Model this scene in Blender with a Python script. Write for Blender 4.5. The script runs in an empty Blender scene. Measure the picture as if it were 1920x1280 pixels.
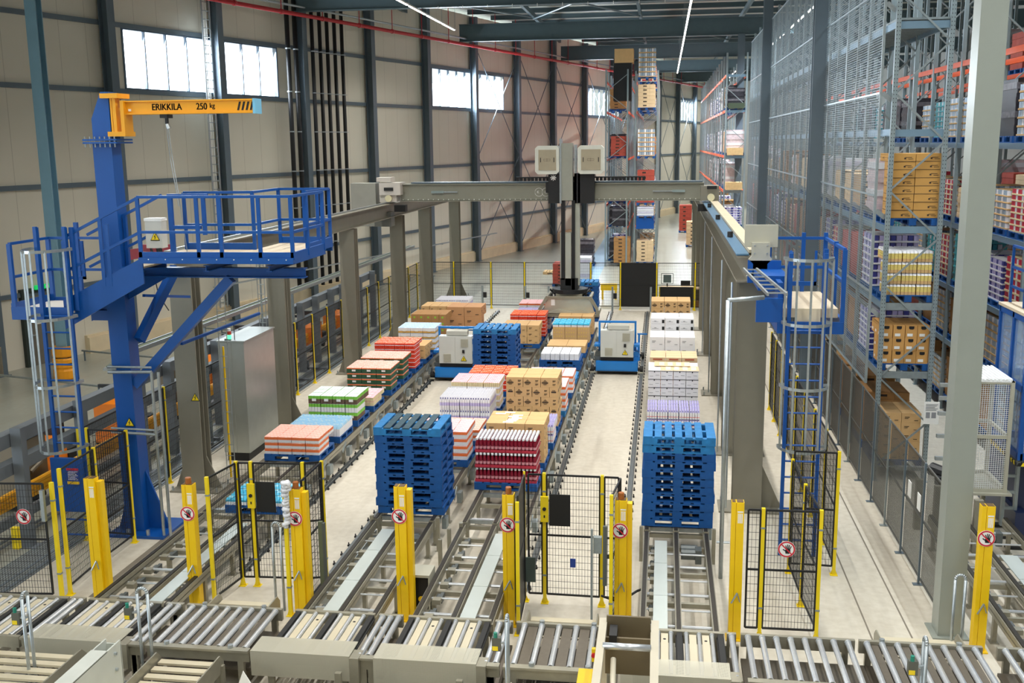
import bpy, bmesh, math, random
from mathutils import Vector, Matrix
random.seed(7)
SC = bpy.context.scene
COL = SC.collection
# ---------------------------------------------------------------- camera
YAW, PIT, ROL, CAMZ = 0.14448, 0.18738, 0.011375, 7.0
_f = Vector((-math.sin(YAW)*math.cos(PIT), math.cos(YAW)*math.cos(PIT), -math.sin(PIT)))
_r = Vector((math.cos(YAW), math.sin(YAW), 0)); _d = _f.cross(_r)
_c, _s = math.cos(ROL), math.sin(ROL)
_r2 = _c*_r + _s*_d; _d2 = -_s*_r + _c*_d
cam_d = bpy.data.cameras.new('camera'); cam = bpy.data.objects.new('camera', cam_d); COL.objects.link(cam)
cam_d.sensor_fit = 'HORIZONTAL'; cam_d.sensor_width = 36.0; cam_d.lens = 1954.2/1920*36.0
cam_d.clip_start = 0.1; cam_d.clip_end = 500
_m = Matrix((_r2, -_d2, -_f)).transposed().to_4x4(); _m.translation = Vector((0, 0, CAMZ))
cam.matrix_world = _m
SC.camera = cam
# ---------------------------------------------------------------- view and world
vs = SC.view_settings
vs.view_transform = 'Standard'; vs.look = 'None'; vs.gamma = 1; vs.use_curve_mapping = False
vs.exposure = 0.0
W = bpy.data.worlds.new('sky'); SC.world = W; W.use_nodes = True
bg = W.node_tree.nodes['Background']; bg.inputs[0].default_value = (0.80, 0.90, 1.0, 1); bg.inputs[1].default_value = 7.0
# ---------------------------------------------------------------- hall lighting (ceiling rows, daylight)
def area(name, loc, rot, sx, sy, power, color):
    l = bpy.data.lights.new(name, 'AREA'); l.shape = 'RECTANGLE'; l.size = sx; l.size_y = sy
    l.energy = power; l.color = color
    o = bpy.data.objects.new(name, l); COL.objects.link(o); o.location = loc; o.rotation_euler = rot
    return o
WA = Vector((-20.44, 31.03, 0)); WD = Vector((0.27521, 0.96139, 0)); WN = Vector((0.96139, -0.27521, 0))
def wp(s, n=0.0, z=0.0): return WA + WD*s + WN*n + Vector((0, 0, z))
WIN = [(5.1, 13.95), (28.0, 37.4), (52.4, 60.5), (78.7, 86.2)]
for s0, s1 in WIN:
    c = wp((s0+s1)/2, -0.5, 10.1)
    o = area('daylight', c, (0, 0, 0), s1-s0, 2.0, (1300 if s0 < 20 else 4200)*(s1-s0)/9, (0.80, 0.90, 1.0))
    dr = (WN*1.0 + Vector((0, 0, -0.55))).normalized()
    o.rotation_euler = dr.to_track_quat('-Z', 'Y').to_euler()
# ---------------------------------------------------------------- colour and material helpers
def lin(c):
    out = []
    for v in c:
        v = v/255.0
        out.append(v/12.92 if v <= 0.04045 else ((v+0.055)/1.055)**2.4)
    return tuple(out) + (1.0,)
MAT = {}
def mat(name, col, rough=0.5, metal=0.0, var=0.06, scale=3.0, bump=0.0, alpha=1.0, emit=0.0, spec=None):
    if name in MAT: return MAT[name]
    m = bpy.data.materials.new(name); m.use_nodes = True; nt = m.node_tree; N = nt.nodes; L = nt.links
    b = N['Principled BSDF']; b.inputs['Roughness'].default_value = rough; b.inputs['Metallic'].default_value = metal
    if spec is not None: b.inputs['Specular IOR Level'].default_value = spec
    c = lin(col)
    tc = N.new('ShaderNodeTexCoord')
    nz = N.new('ShaderNodeTexNoise'); nz.inputs['Scale'].default_value = scale; nz.inputs['Detail'].default_value = 3
    L.new(tc.outputs['Object'], nz.inputs['Vector'])
    mx = N.new('ShaderNodeMix'); mx.data_type = 'RGBA'
    mx.inputs[6].default_value = tuple(max(0, v*(1-var*2)) for v in c[:3])+(1,)
    mx.inputs[7].default_value = tuple(min(1, v*(1+var*2)) for v in c[:3])+(1,)
    L.new(nz.outputs['Fac'], mx.inputs[0]); L.new(mx.outputs[2], b.inputs['Base Color'])
    if bump:
        bp = N.new('ShaderNodeBump'); bp.inputs['Strength'].default_value = bump; bp.inputs['Distance'].default_value = 0.01
        L.new(nz.outputs['Fac'], bp.inputs['Height']); L.new(bp.outputs['Normal'], b.inputs['Normal'])
    if emit:
        b.inputs['Emission Color'].default_value = c; b.inputs['Emission Strength'].default_value = emit
    if alpha < 1: b.inputs['Alpha'].default_value = alpha
    MAT[name] = m; return m
def sockets(m): return m.node_tree.nodes, m.node_tree.links
# ---------------------------------------------------------------- mesh builder
class MB:
    def __init__(s): s.v = []; s.f = []; s.m = []
    def quad(s, a, b, c, d, m=0):
        i = len(s.v); s.v += [tuple(a), tuple(b), tuple(c), tuple(d)]; s.f.append((i, i+1, i+2, i+3)); s.m.append(m); return s
    def tri(s, a, b, c, m=0):
        i = len(s.v); s.v += [tuple(a), tuple(b), tuple(c)]; s.f.append((i, i+1, i+2)); s.m.append(m); return s
    def box(s, x0, x1, y0, y1, z0, z1, m=0):
        i = len(s.v)
        s.v += [(x0,y0,z0),(x1,y0,z0),(x1,y1,z0),(x0,y1,z0),(x0,y0,z1),(x1,y0,z1),(x1,y1,z1),(x0,y1,z1)]
        for q in ((0,3,2,1),(4,5,6,7),(0,1,5,4),(1,2,6,5),(2,3,7,6),(3,0,4,7)):
            s.f.append(tuple(i+k for k in q)); s.m.append(m)
        return s
    def bar(s, p0, p1, w, h, m=0, up=(0,0,1), cap=True):
        p0 = Vector(p0); p1 = Vector(p1); d = (p1-p0).normalized(); u = Vector(up)
        if abs(d.dot(u)) > 0.98: u = Vector((0,1,0)) if abs(d.y) < 0.9 else Vector((1,0,0))
        sd = d.cross(u).normalized(); uu = sd.cross(d).normalized()
        i = len(s.v)
        for p in (p0, p1):
            for a, b in ((-1,-1),(1,-1),(1,1),(-1,1)): s.v.append(tuple(p + sd*(a*w/2) + uu*(b*h/2)))
        qs = [(0,1,5,4),(1,2,6,5),(2,3,7,6),(3,0,4,7)] + ([(0,3,2,1),(4,5,6,7)] if cap else [])
        for q in qs: s.f.append(tuple(i+k for k in q)); s.m.append(m)
        return s
    def tube(s, p0, p1, r, n=8, m=0, r1=None, cap=True):
        p0 = Vector(p0); p1 = Vector(p1); d = (p1-p0).normalized(); u = Vector((0,0,1))
        if abs(d.dot(u)) > 0.95: u = Vector((1,0,0))
        a = d.cross(u).normalized(); b = d.cross(a).normalized(); i = len(s.v); r1 = r if r1 is None else r1
        for p, rr in ((p0, r), (p1, r1)):
            for k in range(n):
                t = 2*math.pi*k/n; s.v.append(tuple(p + a*(rr*math.cos(t)) + b*(rr*math.sin(t))))
        for k in range(n):
            j = (k+1) % n; s.f.append((i+k, i+j, i+n+j, i+n+k)); s.m.append(m)
        if cap:
            s.f.append(tuple(i+k for k in reversed(range(n)))); s.m.append(m)
            s.f.append(tuple(i+n+k for k in range(n))); s.m.append(m)
        return s
    def path(s, pts, r, n=6, m=0):
        for a, b in zip(pts[:-1], pts[1:]): s.tube(a, b, r, n, m)
        return s
    def ibeam(s, p0, p1, w, h, t=0.02, m=0, up=(0,0,1)):
        p0 = Vector(p0); p1 = Vector(p1); d = (p1-p0).normalized(); u = Vector(up)
        sd = d.cross(u).normalized(); uu = sd.cross(d).normalized()
        s.bar(p0, p1, t, h-2*t, m, up); o = uu*(h/2-t/2)
        s.bar(p0+o, p1+o, w, t, m, up); s.bar(p0-o, p1-o, w, t, m, up); return s
    def hcol(s, x, y, z0, z1, w, dp, t=0.02, m=0, flange='x'):
        # H section column, flanges face +-x (web along x) or +-y
        if flange == 'x':
            s.box(x-w/2, x-w/2+t, y-dp/2, y+dp/2, z0, z1, m); s.box(x+w/2-t, x+w/2, y-dp/2, y+dp/2, z0, z1, m)
            s.box(x-w/2+t, x+w/2-t, y-t/2, y+t/2, z0, z1, m)
        else:
            s.box(x-w/2, x+w/2, y-dp/2, y-dp/2+t, z0, z1, m); s.box(x-w/2, x+w/2, y+dp/2-t, y+dp/2, z0, z1, m)
            s.box(x-t/2, x+t/2, y-dp/2+t, y+dp/2-t, z0, z1, m)
        return s
    def prism(s, poly, a, b, axis='x', m=0):
        # poly: list of 2D points; axis x: (y,z); axis y: (x,z); axis z: (x,y)
        n = len(poly); i = len(s.v)
        for t in (a, b):
            for p in poly:
                s.v.append((t, p[0], p[1]) if axis == 'x' else (p[0], t, p[1]) if axis == 'y' else (p[0], p[1], t))
        for k in range(n):
            j = (k+1) % n; s.f.append((i+k, i+j, i+n+j, i+n+k)); s.m.append(m)
        s.f.append(tuple(i+k for k in reversed(range(n)))); s.m.append(m)
        s.f.append(tuple(i+n+k for k in range(n))); s.m.append(m)
        return s
    def lathe(s, prof, c=(0,0), n=10, m=0, cap=True):
        i = len(s.v)
        for r, z in prof:
            for k in range(n):
                t = 2*math.pi*k/n; s.v.append((c[0]+r*math.cos(t), c[1]+r*math.sin(t), z))
        for q in range(len(prof)-1):
            for k in range(n):
                j = (k+1) % n; s.f.append((i+q*n+k, i+q*n+j, i+(q+1)*n+j, i+(q+1)*n+k)); s.m.append(m)
        if cap:
            s.f.append(tuple(i+k for k in reversed(range(n)))); s.m.append(m)
            q = (len(prof)-1)*n; s.f.append(tuple(i+q+k for k in range(n))); s.m.append(m)
        return s
    def obj(s, name, mats, parent=None, loc=None, smooth=False):
        """vertices are in world space; loc (or the parent's place) becomes the object's origin"""
        base = Vector(loc) if loc is not None else Vector((0,0,0))
        pw = Vector(parent['_w']) if parent is not None else Vector((0,0,0))
        if loc is None: base = pw
        me = bpy.data.meshes.new(name)
        me.from_pydata([(x-base.x, y-base.y, z-base.z) for x, y, z in s.v], [], s.f)
        if not isinstance(mats, (list, tuple)): mats = [mats]
        for q in mats: me.materials.append(q)
        if len(mats) > 1: me.polygons.foreach_set('material_index', s.m)
        if smooth: me.polygons.foreach_set('use_smooth', [True]*len(me.polygons))
        me.update()
        bm = bmesh.new(); bm.from_mesh(me); bmesh.ops.recalc_face_normals(bm, faces=bm.faces); bm.to_mesh(me); bm.free()
        o = bpy.data.objects.new(name, me); COL.objects.link(o); o.location = base - pw
        if parent is not None: o.parent = parent
        o['_w'] = tuple(base)
        return o
ORD = ['bottom', 'second', 'third', 'fourth', 'fifth', 'sixth', 'seventh', 'eighth', 'ninth', 'tenth', 'eleventh', 'twelfth', 'thirteenth', 'fourteenth', 'fifteenth', 'sixteenth']
CNT = ['first'] + ORD[1:]
def nth(i): return CNT[i] if i < len(CNT) else str(i+1)+'th'
def tag(o, label=None, cat=None, group=None, kind=None):
    if label: o['label'] = label
    if cat: o['category'] = cat
    if group: o['group'] = group
    if kind: o['kind'] = kind
    return o
def thing(name, label, cat, loc=(0,0,0), group=None):
    o = bpy.data.objects.new(name, None); COL.objects.link(o); o.location = loc; o['_w'] = tuple(loc)
    o.empty_display_size = 0.2
    return tag(o, label, cat, group)
def one(name, mb, mats, label, cat, loc, group=None, smooth=False):
    return tag(mb.obj(name, mats, None, loc, smooth), label, cat, group)
def struct(name, mb, mats, loc=(0,0,0), parent=None):
    o = mb.obj(name, mats, parent, None if parent is not None else loc)
    if parent is None: o['kind'] = 'structure'
    return o
def dup(o, loc, label=None, group=None):
    r = o.copy(); COL.objects.link(r); r.location = loc; r['_w'] = tuple(loc)
    if label: r['label'] = label
    if group: r['group'] = group
    for ch in list(o.children):
        c = ch.copy(); COL.objects.link(c); c.parent = r
        for g in list(ch.children):
            d = g.copy(); COL.objects.link(d); d.parent = c
    return r
def wires(mb, a, b, z0, z1, sv, sh, r=0.0022, m=0, mid=None):
    """welded wire mesh standing between ground points a and b"""
    a = Vector((a[0], a[1], 0)); b = Vector((b[0], b[1], 0)); n = max(1, int((b-a).length/sv)); k = max(1, int((z1-z0)/sh))
    for i in range(1, n):
        p = a.lerp(b, i/n); mb.bar((p.x,p.y,z0), (p.x,p.y,z1), 2*r, 2*r, m, cap=False)
    for j in range(1, k):
        z = z0+(z1-z0)*j/k; mb.bar((a.x,a.y,z), (b.x,b.y,z), 2*r, 2*r, m, cap=False)
    return mb
# ---------------------------------------------------------------- materials
steel_dark = mat('painted_steel_slate', (96, 110, 120), 0.45, 0.1, 0.05)
steel_frame = mat('window_frame_slate', (70, 90, 108), 0.4, 0.1, 0.04)
crane_grey = mat('painted_steel_stone_grey', (136, 132, 118), 0.42, 0.15, 0.05)
stone_light = mat('painted_steel_pebble', (178, 176, 160), 0.4, 0.1, 0.05)
galv = mat('galvanised_steel', (176, 184, 188), 0.35, 0.75, 0.10, 14)
galv_dull = mat('galvanised_steel_dull', (150, 160, 162), 0.45, 0.5, 0.10, 10)
chrome = mat('bright_zinc_roller', (206, 210, 214), 0.3, 0.6, 0.06, 20)
inox = mat('brushed_conveyor_steel', (158, 154, 138), 0.38, 0.45, 0.07, 9)
blue = mat('painted_steel_blue', (8, 78, 156), 0.38, 0.05, 0.05)
blue_shuttle = mat('painted_steel_sky_blue', (26, 124, 204), 0.4, 0.05, 0.05)
blue_pal = mat('pallet_blue_paint', (4, 76, 142), 0.62, 0.0, 0.16, 6, 0.3)
blue_pal_worn = mat('pallet_blue_paint_worn', (30, 116, 176), 0.65, 0.0, 0.22, 7, 0.3)
yellow = mat('safety_yellow_paint', (240, 212, 24), 0.42, 0.0, 0.03)
amber = mat('signal_yellow_paint', (244, 200, 8), 0.42, 0.0, 0.04)
orange = mat('machine_orange_paint', (240, 130, 20), 0.45, 0.0, 0.05)
jib_yellow = mat('crane_arm_yellow_paint', (240, 170, 30), 0.42, 0.0, 0.03)
black = mat('black_powder_coat', (24, 25, 27), 0.5, 0.0, 0.1)
rubber = mat('black_rubber', (38, 38, 38), 0.75, 0.0, 0.1)
chainmat = mat('oiled_drive_chain', (58, 54, 48), 0.5, 0.5, 0.25, 40)
white = mat('white_paint', (236, 238, 238), 0.5, 0.0, 0.02)
cab_grey = mat('cabinet_light_grey', (206, 208, 202), 0.45, 0.0, 0.03)
carton = mat('brown_cardboard', (214, 174, 120), 0.8, 0.0, 0.06, 5)
carton_dk = mat('brown_cardboard_dark', (176, 130, 78), 0.8, 0.0, 0.07, 5)
carton_pale = mat('pale_cardboard', (224, 196, 156), 0.8, 0.0, 0.05, 5)
ink = mat('black_print', (58, 46, 38), 0.8, 0.0, 0.05)
blackprint = mat('solid_black_print', (22, 22, 24), 0.7, 0.0, 0.05)
wood = mat('raw_pine_wood', (206, 172, 122), 0.75, 0.0, 0.12, 8, 0.2)
ply = mat('grey_brown_chipboard_deck', (196, 182, 158), 0.7, 0.0, 0.06, 9)
red = mat('red_paint', (196, 40, 50), 0.45, 0.0, 0.05)
redpipe = mat('sprinkler_red_paint', (186, 44, 50), 0.4, 0.0, 0.05)
rackorange = mat('rack_beam_orange', (226, 92, 48), 0.45, 0.0, 0.06)
paper = mat('white_paper', (240, 240, 236), 0.7, 0.0, 0.02)
film = mat('white_shrink_film', (228, 230, 236), 0.25, 0.0, 0.05, 12)
signred = mat('sign_red', (206, 30, 52), 0.45, 0.0, 0.02)
signblue = mat('sign_blue', (36, 70, 160), 0.5, 0.0, 0.04)
concrete_pl = mat('cast_concrete_plinth', (222, 205, 172), 0.85, 0.0, 0.06, 2.5, 0.2)
# ---------------------------------------------------------------- floor
def floor_mat():
    m = bpy.data.materials.new('polished_concrete_floor'); m.use_nodes = True; N, L = sockets(m)
    b = N['Principled BSDF']; g = N.new('ShaderNodeNewGeometry'); sp = N.new('ShaderNodeSeparateXYZ'); L.new(g.outputs['Position'], sp.inputs[0])
    def mth(op, a, bb=None):
        n = N.new('ShaderNodeMath'); n.operation = op
        for i, v in enumerate((a, bb)):
            if v is None: continue
            if isinstance(v, (int, float)): n.inputs[i].default_value = v
            else: L.new(v, n.inputs[i])
        return n.outputs[0]
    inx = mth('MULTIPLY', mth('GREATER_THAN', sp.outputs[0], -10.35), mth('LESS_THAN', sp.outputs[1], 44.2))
    n1 = N.new('ShaderNodeTexNoise'); n1.inputs['Scale'].default_value = 0.45; n1.inputs['Detail'].default_value = 7; n1.inputs['Roughness'].default_value = 0.6
    n2 = N.new('ShaderNodeTexNoise'); n2.inputs['Scale'].default_value = 7; n2.inputs['Detail'].default_value = 5
    mp = N.new('ShaderNodeMapping'); mp.inputs['Scale'].default_value = (1, 0.12, 1); L.new(g.outputs['Position'], mp.inputs[0])
    n3 = N.new('ShaderNodeTexNoise'); n3.inputs['Scale'].default_value = 3; n3.inputs['Detail'].default_value = 4; L.new(mp.outputs[0], n3.inputs[0])
    L.new(g.outputs['Position'], n1.inputs[0]); L.new(g.outputs['Position'], n2.inputs[0])
    def mix(f, a, bb, t='MIX'):
        n = N.new('ShaderNodeMix'); n.data_type = 'RGBA'; n.blend_type = t
        for i, v in ((0, f), (6, a), (7, bb)):
            if isinstance(v, (int, float)): n.inputs[i].default_value = v
            elif isinstance(v, tuple): n.inputs[i].default_value = v
            else: L.new(v, n.inputs[i])
        return n.outputs[2]
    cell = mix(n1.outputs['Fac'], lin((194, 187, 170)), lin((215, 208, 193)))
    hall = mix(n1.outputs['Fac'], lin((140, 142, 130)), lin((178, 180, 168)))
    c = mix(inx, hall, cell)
    r = N.new('ShaderNodeMapRange'); r.inputs[1].default_value = 0.35; r.inputs[2].default_value = 0.75; r.inputs[3].default_value = 0.0; r.inputs[4].default_value = 0.28
    L.new(n2.outputs['Fac'], r.inputs[0]); c = mix(r.outputs[0], c, lin((150, 136, 112)))
    r3 = N.new('ShaderNodeMapRange'); r3.inputs[1].default_value = 0.52; r3.inputs[2].default_value = 0.72; r3.inputs[3].default_value = 0.0; r3.inputs[4].default_value = 0.3
    L.new(n3.outputs['Fac'], r3.inputs[0]); c = mix(r3.outputs[0], c, lin((140, 128, 110)))
    L.new(c, b.inputs['Base Color'])
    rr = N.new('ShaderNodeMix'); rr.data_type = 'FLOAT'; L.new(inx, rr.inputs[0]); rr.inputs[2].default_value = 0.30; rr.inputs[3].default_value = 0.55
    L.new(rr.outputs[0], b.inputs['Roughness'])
    return m
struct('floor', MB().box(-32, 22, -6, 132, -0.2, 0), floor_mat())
# painted/finished walkway strips and joints are real thin strips
joint = mat('floor_joint_sealant', (120, 112, 98), 0.8)
g_ = MB()
for x in (3.05, 3.62): g_.box(x-0.012, x+0.012, 12.9, 44, 0.0, 0.002)
for x in (-8.9,): g_.box(x-0.05, x+0.05, 14.4, 44, 0.0, 0.002)
struct('trim_1', g_, joint)
grate = mat('grey_floor_rail_steel', (120, 130, 138), 0.4, 0.4, 0.06)
g_ = MB()
for k in range(13):
    x = -11.02 + k*0.055 if k < 12 else -10.35
    g_.box(x-0.011, x+0.011, 13.2, 44, 0.0, 0.012)
for x in (-10.42, -10.60, -11.6, -11.75, -12.3): g_.box(x-0.03, x+0.03, 13.2, 44, 0.0, 0.02)
one('floor_rail', g_, grate, 'grey slotted steel floor rails running beside the fence on the left', 'floor rail', (-11, 28, 0))
# ---------------------------------------------------------------- left wall (runs at 16 degrees to the lanes)
def wbox(mb, s0, s1, n0, n1, z0, z1, m=0):
    i = len(mb.v)
    for z in (z0, z1):
        for s, n in ((s0, n0), (s1, n0), (s1, n1), (s0, n1)): mb.v.append(tuple(wp(s, n, z)))
    for q in ((0,3,2,1),(4,5,6,7),(0,1,5,4),(1,2,6,5),(2,3,7,6),(3,0,4,7)): mb.f.append(tuple(i+k for k in q)); mb.m.append(m)
    return mb
def wall_mat():
    m = bpy.data.materials.new('cream_sandwich_panel'); m.use_nodes = True; N, L = sockets(m)
    b = N['Principled BSDF']; b.inputs['Roughness'].default_value = 0.5
    g = N.new('ShaderNodeNewGeometry'); dt = N.new('ShaderNodeVectorMath'); dt.operation = 'DOT_PRODUCT'
    L.new(g.outputs['Position'], dt.inputs[0]); dt.inputs[1].default_value = tuple(WD)
    md = N.new('ShaderNodeMath'); md.operation = 'MODULO'; L.new(dt.outputs['Value'], md.inputs[0]); md.inputs[1].default_value = 1.15
    lt = N.new('ShaderNodeMath'); lt.operation = 'LESS_THAN'; L.new(md.outputs[0], lt.inputs[0]); lt.inputs[1].default_value = 0.02
    nz = N.new('ShaderNodeTexNoise'); nz.inputs['Scale'].default_value = 0.6; L.new(g.outputs['Position'], nz.inputs[0])
    a = N.new('ShaderNodeMix'); a.data_type = 'RGBA'; a.inputs[6].default_value = lin((212, 207, 190)); a.inputs[7].default_value = lin((224, 219, 204)); L.new(nz.outputs['Fac'], a.inputs[0])
    c = N.new('ShaderNodeMix'); c.data_type = 'RGBA'; L.new(lt.outputs[0], c.inputs[0]); L.new(a.outputs[2], c.inputs[6]); c.inputs[7].default_value = lin((186, 180, 164))
    L.new(c.outputs[2], b.inputs['Base Color']); return m
ZT = 14.4
w_ = MB(); S0, S1 = -24.0, 112.0
wbox(w_, S0, S1, -0.15, 0, 0, 9.1); wbox(w_, S0, S1, -0.15, 0, 11.15, ZT)
prev = S0
for s0, s1 in WIN: wbox(w_, prev, s0, -0.15, 0, 9.1, 11.15); prev = s1
wbox(w_, prev, S1, -0.15, 0, 9.1, 11.15)
struct('wall_left', w_, wall_mat())
p_ = MB()
wbox(p_, 2.2, S1, 0.0, 0.22, 0.0, 0.55); wbox(p_, S0, -1.6, 0.0, 0.5, 0.0, 0.95)
wbox(p_, 2.2, S1, 0.0, 0.14, 0.55, 0.62)
struct('trim_2', p_, concrete_pl)
glassm = mat('frosted_window_glass', (240, 248, 255), 0.15, 0, 0.0, alpha=0.05)
for i, (s0, s1) in enumerate(WIN):
    f = MB(); wbox(f, s0-0.08, s1+0.08, -0.16, 0.03, 9.02, 9.12); wbox(f, s0-0.08, s1+0.08, -0.16, 0.03, 11.13, 11.23)
    wbox(f, s0-0.08, s0, -0.16, 0.03, 9.1, 11.15); wbox(f, s1, s1+0.08, -0.16, 0.03, 9.1, 11.15)
    n = int(round((s1-s0)/1.09))
    for k in range(1, n): s = s0+(s1-s0)*k/n; wbox(f, s-0.025, s+0.025, -0.14, -0.03, 9.1, 11.15)
    w = struct('window_%d' % (i+1), f, steel_frame, loc=tuple(wp((s0+s1)/2, 0, 9.02)))
    for k in range(n):
        a, b = s0+(s1-s0)*k/n+0.025, s0+(s1-s0)*(k+1)/n-0.025
        g = MB(); wbox(g, a, b, -0.09, -0.08, 9.12, 11.13); g.obj('pane', glassm, w)
# horizontal wall rails (girts)
for j, z in enumerate((2.4, 5.8, 9.0, 11.27)):
    g = MB(); wbox(g, S0, S1, 0.0, 0.10, z-0.09, z+0.07 if z != 2.4 else z+0.05); struct('trim_%d' % (3+j), g, steel_dark)
# columns against the wall
cols = [-7.4, -1.6, 4.1, 9.8, 15.45, 21.15, 26.85, 32.7, 39.0, 45.2, 51.6, 58.2, 64.8, 71.4, 78.0, 84.6, 91.2]
for i, s in enumerate(cols):
    m = MB(); wbox(m, s-0.17, s+0.17, 0.10, 0.125, 0, ZT-0.1); wbox(m, s-0.17, s+0.17, 0.475, 0.50, 0, ZT-0.1); wbox(m, s-0.01, s+0.01, 0.125, 0.475, 0, ZT-0.1)
    wbox(m, s-0.24, s+0.24, 0.06, 0.56, 0, 0.02)
    lab = {2: 'slate steel wall column behind the blue crane post', 3: 'slate steel wall column splitting the nearest window', 4: 'slate steel wall column beside the two lone black pipes',
           5: 'slate steel wall column right of the five black pipes', 6: 'slate steel wall column left of the second window', 7: 'slate steel wall column splitting the second window',
           8: 'slate steel wall column right of the second window', 9: 'slate steel wall column between the two crossed braces', 10: 'slate steel wall column left of the third window'}.get(i, 'slate steel wall column, %s along the left wall counted from the camera' % nth(i))
    one('steel_column', m, steel_dark, lab, 'column', tuple(wp(s, 0.3, 0)), 'wall columns on the left')
# cross bracing between far wall columns
for k, i in enumerate((7, 8, 9, 10, 11, 13, 14)):
    a, b = cols[i]+0.2, cols[i+1]-0.2
    m = MB()
    for z0, z1 in ((0.6, 6.2), (6.4, 12.4)):
        m.tube(wp(a, 0.45, z0), wp(b, 0.45, z1), 0.025, 5); m.tube(wp(b, 0.42, z0), wp(a, 0.42, z1), 0.025, 5)
    one('cross_bracing', m, steel_dark, 'thin crossed steel rods between wall columns, %s pair from the second window' % nth(k), 'bracing', tuple(wp((a+b)/2, 0.45, 0.6)), 'cross braces on the left wall')
# door
dm = mat('door_grey_brown', (112, 108, 98), 0.5)
df = mat('door_frame_green_black', (44, 56, 52), 0.5)
m = MB(); wbox(m, -0.2, 1.15, 0.0, 0.14, 2.40, 2.55); wbox(m, -0.35, -0.15, 0, 0.14, 0, 2.55); wbox(m, 1.05, 1.2, 0, 0.14, 0, 2.55)
d = struct('door_1', m, df, loc=tuple(wp(0.4, 0.1, 0)))
m = MB(); wbox(m, -0.15, 1.05, 0.02, 0.09, 0.0, 2.4); leaf = m.obj('door_leaf', dm, d)
m = MB(); wbox(m, 0.15, 0.4, 0.09, 0.094, 1.35, 1.75); m.obj('notice', paper, leaf)
m = MB(); wbox(m, 0.20, 0.35, 0.094, 0.097, 1.52, 1.70); m.obj('no_entry_symbol', blackprint, leaf)
m = MB(); wbox(m, -0.1, -0.04, 0.09, 0.15, 1.0, 1.06); wbox(m, -0.1, 0.05, 0.13, 0.15, 1.0, 1.04); m.obj('door_handle', galv, leaf)
exitm = mat('exit_sign_green_glow', (20, 190, 90), 0.4, 0, 0.0, emit=0.8)
m = MB(); wbox(m, 0.15, 0.75, 0.16, 0.23, 2.50, 2.64)
es = one('exit_sign', m, exitm, 'glowing green emergency exit sign above the door on the left', 'exit sign', tuple(wp(0.4, 0.1, 2.5)))
m = MB(); wbox(m, 0.55, 0.68, 0.23, 0.235, 2.53, 2.61); wbox(m, 0.25, 0.45, 0.23, 0.235, 2.56, 2.58); m.obj('running_figure_and_arrow', paper, es)
# freestanding lit column with barrel protector
m = MB(); m.hcol(-18.26, 29.35, 0, ZT-0.1, 0.34, 0.34, 0.03, flange='y')
one('steel_column', m, mat('column_teal_steel', (128, 168, 188), 0.35, 0.2, 0.04), 'freestanding teal steel column left of the blue crane post', 'column', (-18.26, 29.35, 0))
t = thing('column_protector', 'orange plastic column guard drum standing at the foot of the teal column', 'column guard', (-18.26, 29.3, 0))
dr = mat('drum_orange_plastic', (240, 160, 24), 0.5)
m = MB()
for z in (0, 0.35, 0.7): m.lathe([(0.33, z+0.01), (0.36, z+0.05), (0.36, z+0.28), (0.33, z+0.33)], (-18.26, 29.3), 16, cap=False)
m.lathe([(0.33, 0.33), (0.33, 0.36)], (-18.26, 29.3), 16, cap=False); m.lathe([(0.36, 0.98), (0.33, 1.03), (0.22, 1.03)], (-18.26, 29.3), 16, cap=False)
m.obj('drum_shell', dr, t)
MB().lathe([(0.365, 0.50), (0.365, 0.53)], (-18.26, 29.3), 16, cap=False).obj('strap', black, t)
# ---------------------------------------------------------------- ceiling
def deck_mat():
    m = bpy.data.materials.new('trapezoidal_roof_sheet'); m.use_nodes = True; N, L = sockets(m); b = N['Principled BSDF']
    b.inputs['Roughness'].default_value = 0.5; b.inputs['Base Color'].default_value = lin((176, 178, 168)); b.inputs['Metallic'].default_value = 0.2; return m
m = MB(); y = -6.0; Z = 14.6
while y < 132:
    for (a, za), (b, zb) in (((0, 0), (0.28, 0)), ((0.28, 0), (0.36, 0.12)), ((0.36, 0.12), (0.64, 0.12)), ((0.64, 0.12), (0.72, 0))):
        m.quad((-32, y+a, Z+za), (22, y+a, Z+za), (22, y+b, Z+zb), (-32, y+b, Z+zb))
    y += 0.72
struct('ceiling', m, deck_mat())
beam_m = mat('roof_beam_slate', (84, 102, 108), 0.45, 0.15, 0.04)
def wall_x(y, n=0.5):  # x of wall at given y
    s = (y-WA.y - WN.y*n)/WD.y; return WA.x + WD.x*s + WN.x*n
RB = [15, 30, 45, 60, 75, 90, 105]
for i, y in enumerate(RB):
    m = MB(); m.ibeam((wall_x(y)+0.1, y, 13.15), (20, y, 13.15), 0.34, 0.95, 0.03)
    t = thing('roof_beam', 'deep slate steel roof girder crossing the hall, %s from the camera' % nth(i), 'roof beam', (0, y, 12.68), 'main roof girders')
    m.obj('girder', beam_m, t)
    for k in range(14):
        x = -9.5+k*1.05
        MB().box(x-0.012, x+0.012, y-0.19, y-0.17, 12.60, 12.72).obj('clip', paper, t) if i in (2,) else None
for i, (x) in enumerate((-13.5, -7.2, -1.4, 4.2, 9.8)):
    m = MB(); y0 = max(6, 31+(x+20.4)*0-20)
    m.bar((x, 12, 13.9), (x, 112 if x > -7 else 74, 13.9), 0.16, 0.24)
    one('roof_tie', m, beam_m, 'long slate roof tie under the sheeting, %s from the left wall' % nth(i), 'roof beam', (x, 12, 13.8), 'lengthways roof ties')
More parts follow.
